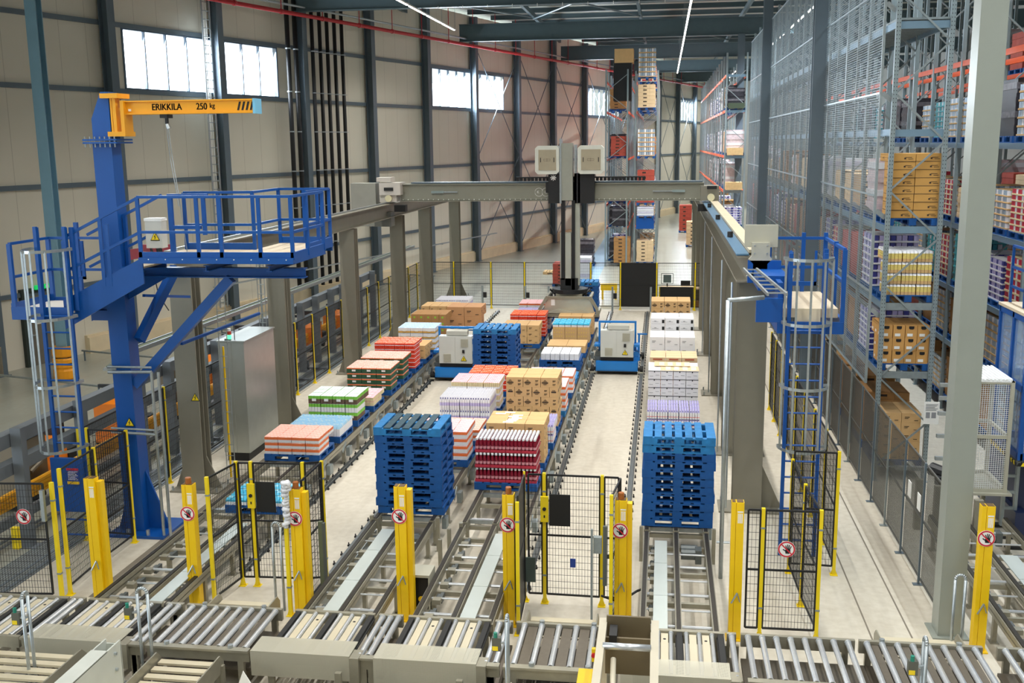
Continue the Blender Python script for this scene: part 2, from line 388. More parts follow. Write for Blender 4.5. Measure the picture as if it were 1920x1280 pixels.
for k in range(26):
    y = 16 + k*3.0
    if min(abs(y-b) for b in RB) < 0.6: continue
    m = MB(); m.ibeam((wall_x(y)+0.1, y, 14.4), (20, y, 14.4), 0.12, 0.26, 0.012)
    one('roof_purlin', m, beam_m, 'slim roof purlin under the sheeting, %s from the camera' % ('number %d' % (k+1)), 'purlin', (0, y, 14.3), 'roof purlins')
m = MB()
for (xa, ya, xb, yb) in ((-7.2, 46, -1.4, 59), (-1.4, 46, -7.2, 59), (-1.4, 61, 4.2, 74), (-13.5, 46, -7.2, 58), (-7.2, 61, -1.4, 74)):
    m.tube((xa, ya, 13.7), (xb, yb, 13.7), 0.045, 6)
one('roof_bracing', m, beam_m, 'diagonal bracing tubes under the roof sheeting', 'bracing', (-2, 60, 13.7))
# LED line lamps
ledm = mat('led_tube_glow', (255, 250, 238), 0.4, 0, 0.0, emit=9.0)
def led_row(x, y0, y1, z, lab, power, brk=6, sp=134, col=(1.0, 0.97, 0.92)):
    t = thing('line_light', lab, 'ceiling light', (x, y0, z), 'led line lights under the roof')
    MB().box(x-0.04, x+0.04, y0, y1, z+0.03, z+0.09).obj('housing', white, t)
    n = int((y1-y0)/3.0); m = MB()
    for k in range(n):
        a = y0 + (y1-y0)*k/n
        if k % brk == 1 and x < -5: continue
        m.box(x-0.035, x+0.035, a+0.1, a+(y1-y0)/n-0.25, z, z+0.03)
    m.obj('led_strip', ledm, t)
    m = MB()
    for k in range(n+1):
        a = y0+(y1-y0)*k/n; m.bar((x, min(a+0.05, y1-0.05), z+0.09), (x, min(a+0.05, y1-0.05), 14.55), 0.015, 0.015)
    m.obj('hanger', galv_dull, t)
    segs = [(y0, y1, power)]
    if y1 - y0 > 60: yc = 50.0; segs = [(y0, yc, power*0.55), (yc, y1, power*0.95)]
    for a, b, pw in segs:
        o = area('line_light_glow', (x, (a+b)/2, z-0.03), (0, 0, 0), 0.12, b-a, pw, col); o.data.spread = math.radians(sp)
led_row(0.95, 14.0, 86.0, 12.3, 'long white led line light right of the cartons at the roof', 2900)
led_row(-10.3, 14.0, 52.5, 12.5, 'white led line light above the left crane rail', 1250)
led_row(-4.7, -4.0, 13.0, 12.5, 'added led line light out of view, filling the lane fronts from the camera side', 900, sp=172)  # added row behind the camera, brightens faces turned towards it
led_row(3.0, -4.0, 12.0, 12.5, 'added led line light out of view, filling fronts from above the near walkway', 600, sp=172)  # second added row out of view, frontal fill on the right
led_row(-4.7, 13.6, 30.0, 12.5, 'unseen led line light added as fill above the near pallet lanes', 600, sp=150)  # unseen row above the frame, there as fill for the near lanes
led_row(6.6, 4.0, 70.0, 12.9, 'white led line light above the racking aisle', 3600, col=(0.86, 0.94, 1.0))
led_row(6.0, 88.0, 114.0, 12.9, 'short white led line light at the far end of the hall', 1500)
# ---------------------------------------------------------------- services on the wall
t = thing('sprinkler_pipe', 'long red sprinkler pipe hung under the roof along the left wall', 'pipe', tuple(wp(-10, 1.1, 12.5)))
m = MB(); m.tube(wp(-10, 1.1, 12.5), wp(100, 1.1, 12.5), 0.085, 10); m.obj('pipe_run', redpipe, t, smooth=True)
for k in range(36):
    s = -8+k*3.0
    m = MB(); m.tube(wp(s, 1.1, 12.42), wp(s, 1.1, 14.6), 0.022, 5); m.tube(wp(s-0.06, 1.1, 12.5), wp(s+0.06, 1.1, 12.5), 0.11, 10); m.obj('drop_rod', redpipe, t)
m = MB(); m.tube(wp(-10, 1.0, 12.85), wp(100, 1.0, 12.85), 0.05, 8)
one('conduit', m, galv, 'pale metal conduit just above the red sprinkler pipe', 'pipe', tuple(wp(-10, 1.0, 12.85)), smooth=True)
pos = ['leftmost', 'second', 'middle', 'fourth', 'rightmost']
for i, s in enumerate((15.47+0.35, 16.42, 17.0, 17.6, 18.2)):
    t = thing('drain_pipe', 'black vertical pipe on the wall, %s of the five beside each other' % pos[i], 'pipe', tuple(wp(s, 0.62, 0.7)), 'five black wall pipes')
    m = MB(); m.tube(wp(s, 0.62, 0.7), wp(s, 0.62, 13.6), 0.085, 10); m.obj('pipe_run', black, t, smooth=True)
    for z in (2.6, 4.3, 5.9, 7.6, 9.3, 11.1):
        m = MB(); m.tube(wp(s, 0.62, z), wp(s, 0.62, z+0.05), 0.105, 8); m.bar(wp(s-0.06, 0.72, z+0.02), wp(s+0.3 if i < 4 else s+0.12, 0.72, z+0.02), 0.02, 0.03); m.obj('clamp', galv, t)
for i, s in enumerate((14.1, 14.65)):
    t = thing('drain_pipe', ['black wall pipe right beside the nearest window', 'black wall pipe between the nearest window and the column'][i], 'pipe', tuple(wp(s, 0.55, 0.7)), 'pair of black wall pipes')
    m = MB(); m.tube(wp(s, 0.55, 0.7), wp(s, 0.55, 13.6), 0.10, 10); m.obj('pipe_run', black, t, smooth=True)
    for z in (4.3, 5.9, 7.6, 9.3, 11.1): MB().tube(wp(s, 0.55, z), wp(s, 0.55, z+0.05), 0.125, 8).obj('clamp', galv, t)
t = thing('cable_ladder', 'tall galvanised cable ladder climbing the wall beside the nearest window', 'cable ladder', tuple(wp(8.75, 0.7, 0.7)))
m = MB()
for a in (-0.22, 0.22): m.bar(wp(8.75+a, 0.7, 0.7), wp(8.75+a, 0.7, 14.2), 0.035, 0.08)
m.obj('side_rail', galv, t)
z = 0.9
while z < 14.2: MB().bar(wp(8.53, 0.7, z), wp(8.97, 0.7, z), 0.03, 0.03).obj('rung', galv, t); z += 0.32
m = MB()
for a in (-0.1, -0.03, 0.06): m.tube(wp(8.75+a, 0.66, 0.7), wp(8.75+a, 0.66, 14.2), 0.018, 5)
m.obj('cable', paper, t)
# hall side columns (on the right, beside the mesh wall)
for y, lab in ((14.75, 'massive pale grey steel column in the right foreground'), (29.45, 'slate steel column standing in the mesh wall, nearer of the two'), (44.45, 'slate steel column standing in the mesh wall, farther of the two'), (59.4, 'slate steel column beside the far open racks'), (74.4, 'slate steel column deep behind the open racks'), (89.4, 'slate steel column farthest back on the right')):
    cm = stone_light if y < 20 else steel_dark
    m = MB()
    if y < 20:
        m.box(3.98, 4.32, 14.58, 14.92, 0.0, 12.66)
        m.box(3.9, 4.4, 14.5, 15.0, 0.0, 0.02)
    else: m.hcol(4.05, y, 0, 12.66, 0.36, 0.32, 0.03, flange='y'); m.box(3.8, 4.3, y-0.25, y+0.25, 0, 0.02)
    if y < 20: cm = mat('column_grey_green_paint', (150, 156, 148), 0.35, 0.1, 0.03)
    one('steel_column', m, cm, lab, 'column', (4.1, y, 0), 'free columns on the right')
# ---------------------------------------------------------------- lettering and signs
def text_bm(s, size, extr=0.002):
    cu = bpy.data.curves.new('lettering', 'FONT'); cu.body = s; cu.size = size; cu.extrude = extr; cu.align_x = 'CENTER'; cu.align_y = 'CENTER'
    ob = bpy.data.objects.new('lettering', cu); COL.objects.link(ob)
    bpy.context.view_layer.update()
    me = bpy.data.meshes.new_from_object(ob); bpy.data.objects.remove(ob); return me
def lettering(name, s, size, center, m, parent, xdir=(1,0,0), ydir=(0,0,1), sx=1.0, bold=0.0):
    me = text_bm(s, size); X = Vector(xdir); Y = Vector(ydir); c = Vector(center); Nn = X.cross(Y)
    mb = MB(); vs_ = [c + X*(v.co.x*sx) + Y*v.co.y + Nn*v.co.z for v in me.vertices]
    mb.v = [tuple(v) for v in vs_]; mb.f = [tuple(p.vertices) for p in me.polygons]; mb.m = [0]*len(mb.f)
    if bold:
        n = len(vs_)
        for k, d in enumerate((X*bold, -X*bold, Y*bold*0.6)):
            mb.v += [tuple(v+d) for v in vs_]; mb.f += [tuple(i+n*(k+1) for i in p.vertices) for p in me.polygons]; mb.m += [0]*len(me.polygons)
    return mb.obj(name, m, parent)
def disc(mb, c, r0, r1, y, m, n=28):
    for k in range(n):
        a, b = 2*math.pi*k/n, 2*math.pi*(k+1)/n
        P = lambda r, t: (c[0]+r*math.cos(t), y, c[1]+r*math.sin(t))
        if r0 == 0: mb.tri((c[0], y, c[1]), P(r1, a), P(r1, b), m)
        else: mb.quad(P(r0, a), P(r1, a), P(r1, b), P(r0, b), m)
def hand_sign(parent, x, y, z, r=0.115, name='no_touching_sign'):
    """round white sign, red ring and bar, black open hand"""
    s = MB().tube((x, y+0.004, z), (x, y, z), r, 28).obj(name, paper, parent)
    m = MB(); disc(m, (x, z), r*0.80, r*0.97, y-0.002, 0)
    a = math.radians(135); dx, dz = math.cos(a)*r*0.82, math.sin(a)*r*0.82
    m.bar((x-dx, y-0.0045, z-dz), (x+dx, y-0.0045, z+dz), 0.001, r*0.14, 0, up=(math.sin(a), 0, -math.cos(a)))
    m.obj('red_ring', signred, s)
    m = MB(); c = (x+r*0.14, z-r*0.12)
    pts = [(-0.26,-0.40),(0.16,-0.42),(0.30,-0.10),(0.26,0.18),(-0.18,0.24),(-0.30,0.0)]
    m.prism([(c[0]+p[0]*r, c[1]+p[1]*r) for p in pts], y-0.003, y-0.001, 'y')
    for (ax, az, bx, bz, w) in ((-0.14,0.18,-0.26,0.60,0.11),(-0.01,0.2,-0.04,0.72,0.11),(0.11,0.2,0.16,0.68,0.11),(0.22,0.14,0.38,0.52,0.10),(-0.22,-0.12,-0.56,0.12,0.12)):
        m.bar((c[0]+ax*r, y-0.002, c[1]+az*r), (c[0]+bx*r, y-0.002, c[1]+bz*r), 0.002, w*r, 0, up=(1, 0, 0.01))
    m.obj('hand_symbol', blackprint, s)
    return s
def warn_tri(parent, x, y, z, h=0.16, name='warning_triangle', xd=(1,0,0)):
    X = Vector(xd); Nn = X.cross(Vector((0,0,1)))*-1
    def tri(k, off, mm, nm, par):
        c = Vector((x, y, z)) - Nn*off
        m = MB(); q = [c + X*(-h*0.56*k) + Vector((0,0,-h*0.42*k)), c + X*(h*0.56*k) + Vector((0,0,-h*0.42*k)), c + Vector((0,0,h*0.56*k))]
        q2 = [p - Nn*0.002 for p in q]
        m.v = [tuple(p) for p in q+q2]; m.f = [(0,1,2),(5,4,3),(0,3,4,1),(1,4,5,2),(2,5,3,0)]; m.m = [0]*5
        return m.obj(nm, mm, par)
    s = tri(1.0, 0.0, blackprint, name, parent); tri(0.80, 0.003, yellow, 'yellow_field', s)
    c = Vector((x, y, z)) - Nn*0.007
    m = MB(); m.bar(c+X*0.1*h+Vector((0,0,0.26*h)), c-X*0.08*h+Vector((0,0,0.0)), 0.003, 0.06*h, up=tuple(X)); m.bar(c-X*0.08*h, c+X*0.08*h+Vector((0,0,0.02*h)), 0.003, 0.06*h); m.bar(c+X*0.08*h+Vector((0,0,0.02*h)), c-X*0.04*h+Vector((0,0,-0.26*h)), 0.003, 0.06*h, up=tuple(X))
    m.obj('lightning_bolt', blackprint, s)
    return s
# ---------------------------------------------------------------- light curtains (muting posts) before the lanes
def curtain(x, y, h, lab, sign=True, cap=False, double=False, sticker=True):
    t = thing('light_curtain_post', lab, 'light curtain', (x, y, 0), 'yellow light curtain posts')
    w, d = 0.085, 0.07
    m = MB(); m.box(x-w, x-0.028, y-d, y+d, 0.02, h); m.box(x-0.022, x+w, y-d, y+d, 0.02, h); m.box(x-0.03, x-0.02, y-d+0.015, y+d, 0.02, h)
    m.obj('housing', amber, t)
    MB().box(x-0.12, x+0.12, y-0.11, y+0.11, 0, 0.02).obj('foot_plate', amber, t)
    m = MB(); m.box(x-w+0.006, x-0.034, y-d+0.01, y+d-0.01, h, h+0.006); m.box(x-0.014, x+w-0.01, y-d+0.01, y+d-0.01, h, h+0.006); m.obj('end_cap', mat('cap_brown', (96, 72, 40), 0.6), t)
    if cap: MB().lathe([(0.045, h), (0.045, h+0.09), (0.04, h+0.1)], (x, y), 14).obj('muting_lamp', mat('lamp_amber_brown', (160, 92, 34), 0.35), t)
    if double: MB().box(x+w+0.003, x+w+0.075, y-0.02, y+d+0.03, 0.02, h-0.06).obj('side_channel', amber, t)
    if sign: hand_sign(t, x-0.01, y-d-0.012, h-0.45 if h > 1.7 else 1.6)
    if sticker:
        m = MB()
        for k in range(4): m.box(x+0.0+k*0.018, x+0.012+k*0.018, y-d-0.002, y-d, h-0.30, h-0.16)
        m.box(x-0.005, x+0.072, y-d-0.002, y-d, h-0.145, h-0.125); m.obj('pictogram_sticker', paper, t)
    m = MB(); m.tube((x-0.06, y-d-0.035, 0.58), (x+0.02, y-d-0.02, 0.73), 0.012, 6); m.tube((x+0.02, y-d-0.02, 0.73), (x+0.06, y-d-0.03, 0.6), 0.009, 6); m.obj('clamp_lever', galv, t)
    return t
curtain(-8.62, 14.23, 2.05, 'yellow light curtain post beside the black gate at the far left', sign=False, double=True)
curtain(-7.05, 14.25, 2.0, 'yellow light curtain post with round hand sign left of the leftmost conveyor lane', cap=True)
curtain(-5.35, 14.23, 2.0, 'yellow light curtain post with white plastic film tied around its top', cap=True, double=True)
curtain(-3.75, 14.23, 2.1, 'yellow light curtain post with hand sign in front of the nearest pallet stack', double=True)
curtain(-2.15, 14.25, 2.03, 'yellow light curtain post left of the solid black screen', cap=True)
curtain(-0.53, 14.36, 1.97, 'yellow light curtain post right of the middle gate with a loose cable', cap=True, double=True)
curtain(1.10, 14.2, 2.06, 'yellow light curtain post without round sign right of the right pallet stack', sign=False)
curtain(4.42, 14.24, 2.12, 'yellow light curtain post right of the massive pale column')
t = thing('plastic_film', 'crumpled white plastic film draped over a yellow post top', 'plastic film', (-5.44, 14.12, 1.6))
m = MB(); random.seed(3)
for k in range(16):
    z = 1.42+k*0.045; r = 0.035+0.03*math.sin(k*1.3)**2 + (0.03 if k > 12 else 0)
    m.tube((-5.47+random.uniform(-.02,.02), 14.1+random.uniform(-.01,.01), z), (-5.47+random.uniform(-.02,.02), 14.1, z+0.05), r, 7, r1=r*random.uniform(.6,1.1))
m.obj('film_strip', film, t, smooth=True)
m = MB(); m.tube((-5.47, 14.1, 2.08), (-5.40, 14.1, 2.13), 0.07, 8, r1=0.05); m.obj('film_bundle', film, t, smooth=True)
# ---------------------------------------------------------------- safety fences
def post(par, x, y, h=2.1, w=0.05, m=None):
    mb = MB(); mb.box(x-w/2, x+w/2, y-w/2, y+w/2, 0.008, h); mb.box(x-0.06, x+0.06, y-0.06, y+0.06, 0, 0.008)
    mb.prism([(x-0.055, 0.008), (x-w/2, 0.1), (x-w/2, 0.008)], y-0.004, y+0.004, 'y'); mb.prism([(x+0.055, 0.008), (x+w/2, 0.1), (x+w/2, 0.008)], y-0.004, y+0.004, 'y')
    p = mb.obj('post', m or yellow, par)
    c = MB()
    for z in (0.45, h-0.3): c.box(x-w/2-0.006, x+w/2+0.006, y-w/2-0.006, y+w/2+0.006, z, z+0.025)
    c.obj('clamp_band', galv_dull, p)
    return p
def panel(par, a, b, z0=0.15, z1=2.08, sv=0.045, sh=0.105, name='mesh_panel', r=0.0022, fr=0.028, mid=True, solid=False, m=None):
    a = Vector((a[0], a[1], 0)); b = Vector((b[0], b[1], 0)); d = (b-a).normalized(); a2 = a+d*0.035; b2 = b-d*0.035
    mb = MB()
    for z in (z0, z1) + (((z0+z1)/2,) if mid else ()): mb.bar((a2.x, a2.y, z), (b2.x, b2.y, z), fr*0.7, fr)
    for p in (a2, b2): mb.bar((p.x, p.y, z0), (p.x, p.y, z1), fr, fr)
    if solid:
        nrm = Vector((-d.y, d.x, 0))*0.004
        mb.quad((a2.x,a2.y,z0), (b2.x,b2.y,z0), (b2.x,b2.y,z1), (a2.x,a2.y,z1)); q = [Vector((p[0],p[1],p[2]))+nrm for p in ((a2.x,a2.y,z0),(b2.x,b2.y,z0),(b2.x,b2.y,z1),(a2.x,a2.y,z1))]; mb.quad(*q)
    else: wires(mb, (a2.x, a2.y), (b2.x, b2.y), z0, z1, sv, sh, r)
    return mb.obj(name, m or black, par)
def run(lab, pts, h=2.1, grp='safety fences', posts=None, sv=0.045, sh=0.105, solid=(), skip=(), w=0.05):
    t = thing('safety_fence', lab, 'fence', (pts[0][0], pts[0][1], 0), grp)
    for i, p in enumerate(pts):
        if posts is None or i in posts: post(t, p[0], p[1], h, w)
    for i, (a, b) in enumerate(zip(pts[:-1], pts[1:])):
        if i in skip: continue
        panel(t, a, b, 0.15, h-0.03, sv, sh, solid=(i in solid))
    return t
X1 = -10.28
run('long black mesh fence with yellow posts along the left columns', [(X1, y) for y in (16.7, 18.3, 19.96, 21.5, 23.0, 24.6, 26.2, 27.9, 29.4, 30.8, 32.3, 33.8, 35.3, 36.8, 38.3, 39.8, 41.4, 42.9, 44.0)], sv=0.05, sh=0.12)
run('black mesh fence across the back of the pallet lanes', [(x, 44.1) for x in (-10.28, -8.93, -7.3, -5.84, -4.26, -3.0, -1.74, -0.22, 1.38, 2.7)], sv=0.05, sh=0.12, solid=(6,), h=2.03)
t = run('low black board screen behind the open back corner on the right', [(-0.1, 44.35), (1.35, 44.35)], h=0.98, solid=(0,))
run('black mesh fence corner before the blue ladder at far left', [(-9.28, 14.45), (-9.36, 15.6), (-9.36, 16.68), (-10.15, 16.75)])
t = thing('mesh_gate', 'black framed mesh gate with hand sign at the far left edge', 'gate', (-12.3, 14.1, 0))
panel(t, (-13.6, 14.02), (-10.6, 14.1), 0.12, 1.93); panel(t, (-10.56, 14.1), (-9.38, 14.2), 0.12, 1.93)
s = hand_sign(t, -9.72, 14.10, 1.42, 0.125)
MB().box(-9.42, -9.36, 14.1, 14.16, 1.35, 1.85).obj('lock_plate', galv, t)
m = MB(); m.box(-10.0, -9.9, 14.16, 14.24, 0.85, 1.2); m.obj('switch_box', yellow, t)
post(t, -9.28, 14.22, 1.95, 0.055)
t = run('black mesh fence box between the two left conveyor lanes', [(-6.78, 14.3), (-6.66, 15.12), (-6.42, 15.14), (-5.58, 15.18)], posts=(0, 1, 2, 3))
post(t, -5.30, 15.28); post(t, -5.50, 14.15, 1.95, 0.055)
panel(t, (-5.58, 15.18), (-5.30, 15.28)); panel(t, (-5.30, 15.28), (-5.30, 14.3))
def lock(par, x, y):
    MB().box(x-0.03, x+0.09, y-0.075, y-0.03, 1.35, 1.75).obj('lock_housing', yellow, par)
    MB().box(x+0.1, x+0.42, y-0.035, y-0.02, 1.28, 1.78).obj('black_plate', black, par)
    m = MB(); m.tube((x+0.03, y-0.095, 1.56), (x+0.03, y-0.07, 1.56), 0.028, 12); m.box(x+0.02, x+0.04, y-0.08, y-0.073, 1.42, 1.46); m.obj('knob', blackprint, par)
lock(t, -6.44, 15.12)
t = run('black mesh fence with gate in the middle between the lanes', [(-2.0, 15.05), (-1.72, 15.05), (-0.84, 15.03), (-0.56, 15.02), (-0.66, 14.15)], posts=(1, 2, 4))
lock(t, -1.74, 15.03)
post(t, -2.03, 15.08, 2.1, 0.03)
m = MB(); m.box(-1.32, -1.24, 15.0, 15.01, 0.62, 0.76); m.obj('notice', signblue, t)
m = MB(); m.box(-2.02, -1.86, 15.0, 15.02, 0.35, 0.75); m.obj('grey_plate', mat('grey_green_plate', (78, 92, 88), 0.5), t)
t = thing('black_screen', 'solid black fence panel with yellow posts left of the middle gate', 'fence', (-2.02, 14.4, 0))
panel(t, (-1.98, 13.95), (-2.02, 15.0), 0.1, 2.08, solid=True); post(t, -1.98, 13.93, 2.02, 0.05)
t = run('black mesh fence with hand sign right of the right conveyor lane', [(1.22, 14.26), (1.46, 14.26), (2.25, 14.27), (2.18, 15.4), (2.14, 16.66)], posts=(1, 2, 3, 4), h=1.95)
hand_sign(t, 1.79, 14.22, 1.37, 0.12)
run('black mesh fence with yellow posts running back beside the mesh wall', [(2.14, 16.7), (2.86, 16.66), (2.86, 18.0), (2.86, 19.4), (2.86, 20.8), (2.87, 22.2), (2.87, 23.6), (2.87, 25.0), (2.87, 26.3), (2.87, 27.5)], posts=range(1, 10), sv=0.05)
# dark mesh wall, low and high, beside the racks
galvmesh = mat('mesh_wire_zinc', (150, 165, 172), 0.35, 0.5)
darkmesh = mat('fine_mesh_dark', (92, 92, 88), 0.5, 0.3)
t = thing('mesh_wall', 'low fine dark mesh wall in steel frames beside the racking', 'mesh wall', (4.15, 15.2, 0))
ys = [15.1+1.32*k for k in range(0, 27)]
for i, y in enumerate(ys):
    m = MB(); m.box(4.12, 4.15, y-0.02, y+0.02, 0, 2.02); m.box(4.05, 4.2, y-0.05, y+0.05, 0, 0.012); m.obj('post', steel_dark if i % 3 else galv_dull, t)
for i, (a, b) in enumerate(zip(ys[:-1], ys[1:])):
    m = MB()
    for z in (0.09, 1.05, 1.98): m.bar((4.16, a, z), (4.16, b, z), 0.02, 0.025)
    if b < 34: wires(m, (4.16, a+0.02), (4.16, b-0.02), 0.09, 1.98, 0.025, 0.038, 0.0017)
    else: wires(m, (4.16, a+0.02), (4.16, b-0.02), 0.09, 1.98, 0.05, 0.06, 0.0026)
    m.obj('mesh_panel', darkmesh, t)
for y in (17.25, 16.6):
    MB().box(4.13, 4.142, y, y+0.2, 1.15, 1.42).obj('paper_notice', paper, t)
t = thing('mesh_wall', 'tall galvanised wire mesh wall above the low dark mesh, beside the racking', 'mesh wall', (4.2, 21.9, 2.05))
ys = [21.9+1.35*k for k in range(0, 25)]
for i, y in enumerate(ys):
    m = MB(); m.box(4.19, 4.24, y-0.02, y+0.02, 2.05, 11.8); m.obj('post', galv_dull, t)
    m = MB()
    for z in (3.6, 5.6, 7.9, 9.6): m.bar((4.24, y, z), (4.42, y, z-0.15), 0.02, 0.09)
    m.obj('bracket', galv, t)
for i, (a, b) in enumerate(zip(ys[:-1], ys[1:])):
    m = MB()
    for z in (2.08, 3.95, 5.9, 7.9, 9.9, 11.78): m.bar((4.2, a, z), (4.2, b, z), 0.03, 0.04)
    wires(m, (4.2, a), (4.2, b), 2.08, 11.78, 0.10, 0.05, 0.0026); m.obj('mesh_panel', galvmesh, t)
# ---------------------------------------------------------------- crane rails and columns
rail_l = thing('crane_rail', 'left grey crane rail girder carried on the left columns', 'crane rail', (-9.6, 19.4, 4.5), 'crane rails')
m = MB(); m.ibeam((-9.55, 19.4, 4.76), (-9.55, 54, 4.76), 0.42, 0.48, 0.03); m.obj('girder', crane_grey, rail_l)
m = MB(); m.box(-9.58, -9.52, 19.5, 54, 5.0, 5.05); m.obj('rail_bar', galv, rail_l)
rail_r = thing('crane_rail', 'right crane rail girder with a beige strip, carried on the right columns', 'crane rail', (1.55, 19.4, 4.5), 'crane rails')
rail_sky_reflection = mat('rail_flange_sky_reflection', (92, 130, 160), 0.3, 0.3, 0.04)  # blue-grey colour stands in for the sky reflected in the flange
m = MB(); m.box(1.32, 1.55, 19.2, 54, 4.97, 5.0); m.obj('flange', rail_sky_reflection, rail_r)
m = MB(); m.ibeam((1.55, 19.2, 4.72), (1.55, 54, 4.72), 0.42, 0.48, 0.03); m.obj('girder', crane_grey, rail_r)
m = MB(); m.box(1.56, 1.8, 19.35, 54, 5.0, 5.06); m.obj('beige_strip', mat('beige_rail_top', (186, 174, 148), 0.6, 0, 0.06), rail_r)
m = MB(); m.box(1.36, 1.38, 19.2, 54, 4.5, 4.97)
for y in (22.6, 27.8, 33.0):
    k = MB(); k.tube((1.42, y, 5.0), (1.42, y, 5.12), 0.06, 8); k.tube((1.42, y-0.12, 5.03), (1.42, y+0.12, 5.03), 0.03, 6); k.obj('cable_clamp', black, rail_r)
m = MB(); m.box(1.46, 2.04, 19.1, 19.16, 5.13, 5.53); m.obj('end_stop_plate', stone_light, rail_r)
m = MB(); m.prism([(1.5, 4.62), (1.94, 4.62), (1.86, 4.70), (1.86, 4.84), (1.94, 4.92), (1.90, 4.98), (1.90, 5.22), (1.58, 5.22), (1.58, 4.98), (1.53, 4.92), (1.61, 4.84), (1.61, 4.70)], 19.0, 19.1, 'y'); m.obj('end_stop_bracket', stone_light, rail_r)
m = MB()
for x, z in ((1.63, 5.03), (1.63, 5.17), (1.85, 5.03), (1.85, 5.17)): m.tube((x, 18.98, z), (x, 19.0, z), 0.015, 6)
m.obj('bolt', galv, rail_r)
LCY = [19.7, 24.85, 30.9, 36.9, 41.4, 47.5]
RCY = [19.75, 23.5, 29.2, 34.8, 39.6, 45.5, 51]
for i, y in enumerate(LCY):
    m = MB(); m.hcol(-9.52, y, 0.03, 4.5, 0.46, 0.42, 0.03, flange='y'); m.box(-9.75, -9.3, y-0.01, y+0.01, 0.03, 4.5)
    m.prism([(-9.3, 0.03), (-9.0, 0.03), (-9.3, 0.7)], y-0.015, y+0.015, 'y'); m.prism([(-9.74, 0.03), (-10.0, 0.03), (-9.74, 0.7)], y-0.015, y+0.015, 'y')
    t = thing('crane_column', 'grey brown crane column under the left rail, %s from the camera' % nth(i), 'crane column', (-9.52, y, 0), 'left crane columns')
    m.obj('shaft', crane_grey, t)
    m = MB(); m.box(-10.0, -8.95, y-0.34, y+0.34, 0, 0.03); m.obj('base_plate', crane_grey, t)
    m = MB()
    for x in (-9.95, -9.0):
        for yy in (y-0.29, y+0.29): m.tube((x, yy, 0.03), (x, yy, 0.12), 0.022, 6)
    m.obj('anchor_bolt', galv, t)
    if i == 0: warn_tri(t, -9.36, y-0.215, 2.0, 0.17)
for i, y in enumerate(RCY):
    m = MB(); m.hcol(1.68, y, 0.03, 4.48, 0.54, 0.42, 0.03, flange='y'); m.box(1.41, 1.95, y-0.01, y+0.01, 0.03, 4.48)
    m.prism([(1.95, 0.03), (2.35, 0.03), (1.95, 0.9)], y-0.015, y+0.015, 'y')
    t = thing('crane_column', 'grey brown crane column under the right rail, %s from the camera' % nth(i), 'crane column', (1.68, y, 0), 'right crane columns')
    m.obj('shaft', crane_grey, t)
    m = MB(); m.box(1.15, 2.35, y-0.34, y+0.34, 0, 0.03); m.obj('base_plate', crane_grey, t)
    m = MB()
    for x in (1.22, 2.28):
        for yy in (y-0.29, y+0.29): m.tube((x, yy, 0.03), (x, yy, 0.12), 0.022, 6)
    m.obj('anchor_bolt', galv, t)
# ---------------------------------------------------------------- gantry robot
G = thing('gantry_crane', 'grey overhead gantry bridge with white cabinets and mast carrying a pallet gripper', 'gantry crane', (-3.2, 36, 1.0))
gb = mat('gantry_beam_grey', (146, 146, 132), 0.4, 0.2, 0.04)
m = MB(); m.ibeam((-9.1, 36, 5.36), (1.35, 36, 5.36), 0.5, 0.6, 0.03); m.box(-9.1, 1.35, 35.83, 35.86, 5.10, 5.62)
b = m.obj('bridge_beam', gb, G)
m = MB(); m.box(-8.7, 1.3, 35.8, 36.2, 5.67, 5.72); m.obj('cable_tray', steel_dark, G)
m = MB()
for k in range(58):
    x = -9.0+k*0.18; m.tube((x, 35.80, 5.12), (x, 35.83, 5.12), 0.018, 6)
m.obj('bolt_row', paper, G)
m = MB()
for k in range(34): m.box(-5.0+k*0.13, -4.9+k*0.13, 35.75, 35.85, 5.74, 5.84)
m.obj('energy_chain', black, G); k = MB(); k.box(-5.0, -0.6, 35.72, 35.9, 5.84, 5.88); k.obj('chain_cover', black, G)
for x0, x1, c0, c1 in ((-7.98, -7.55, -7.55, -7.05), (0.3, 0.72, -0.35, 0.3)):
    MB().box(x0, x1, 35.76, 35.83, 5.34, 5.42).obj('cylinder', mat('pale_blue_grey', (150, 166, 166), 0.35, 0.2), G); MB().box(c0, c1, 35.78, 35.83, 5.36, 5.40).obj('rod', galv, G)
for x, sgn in ((-9.45, -1), (1.55, 1)):
    e = MB(); e.box(x-0.32, x+0.28, 35.55, 36.45, 5.06, 5.55)
    if sgn < 0: e.box(x-0.30, x+0.45, 35.45, 36.2, 5.3, 5.72); e.box(x-0.4, x+0.1, 35.5, 36.1, 5.75, 5.9)
    e = e.obj('end_truck', mat('end_truck_light', (214, 208, 200), 0.45) if sgn < 0 else crane_grey, G)
    MB().tube((x+0.02, 35.42, 5.18), (x+0.02, 35.56, 5.18), 0.12, 18).obj('wheel_cap', mat('cream_cap', (226, 218, 180), 0.4), e)
    MB().box(x-0.12, x+0.2, 35.40, 35.46, 5.45, 5.56).obj('motor', black, e)
    MB().box(x-0.1 - 0.3*sgn, x+0.3-0.3*sgn, 35.5, 35.8, 4.72, 4.95).obj('guide_unit', black, e)
MB().box(-10.85, -9.95, 35.7, 36.3, 4.2, 5.7).obj('control_cabinet', mat('cabinet_mid_grey', (166, 166, 156), 0.45), G)
MB().box(-10.0, -9.4, 35.6, 36.1, 4.2, 4.7).obj('junction_box', mat('jbox_grey', (110, 112, 106), 0.5), G)
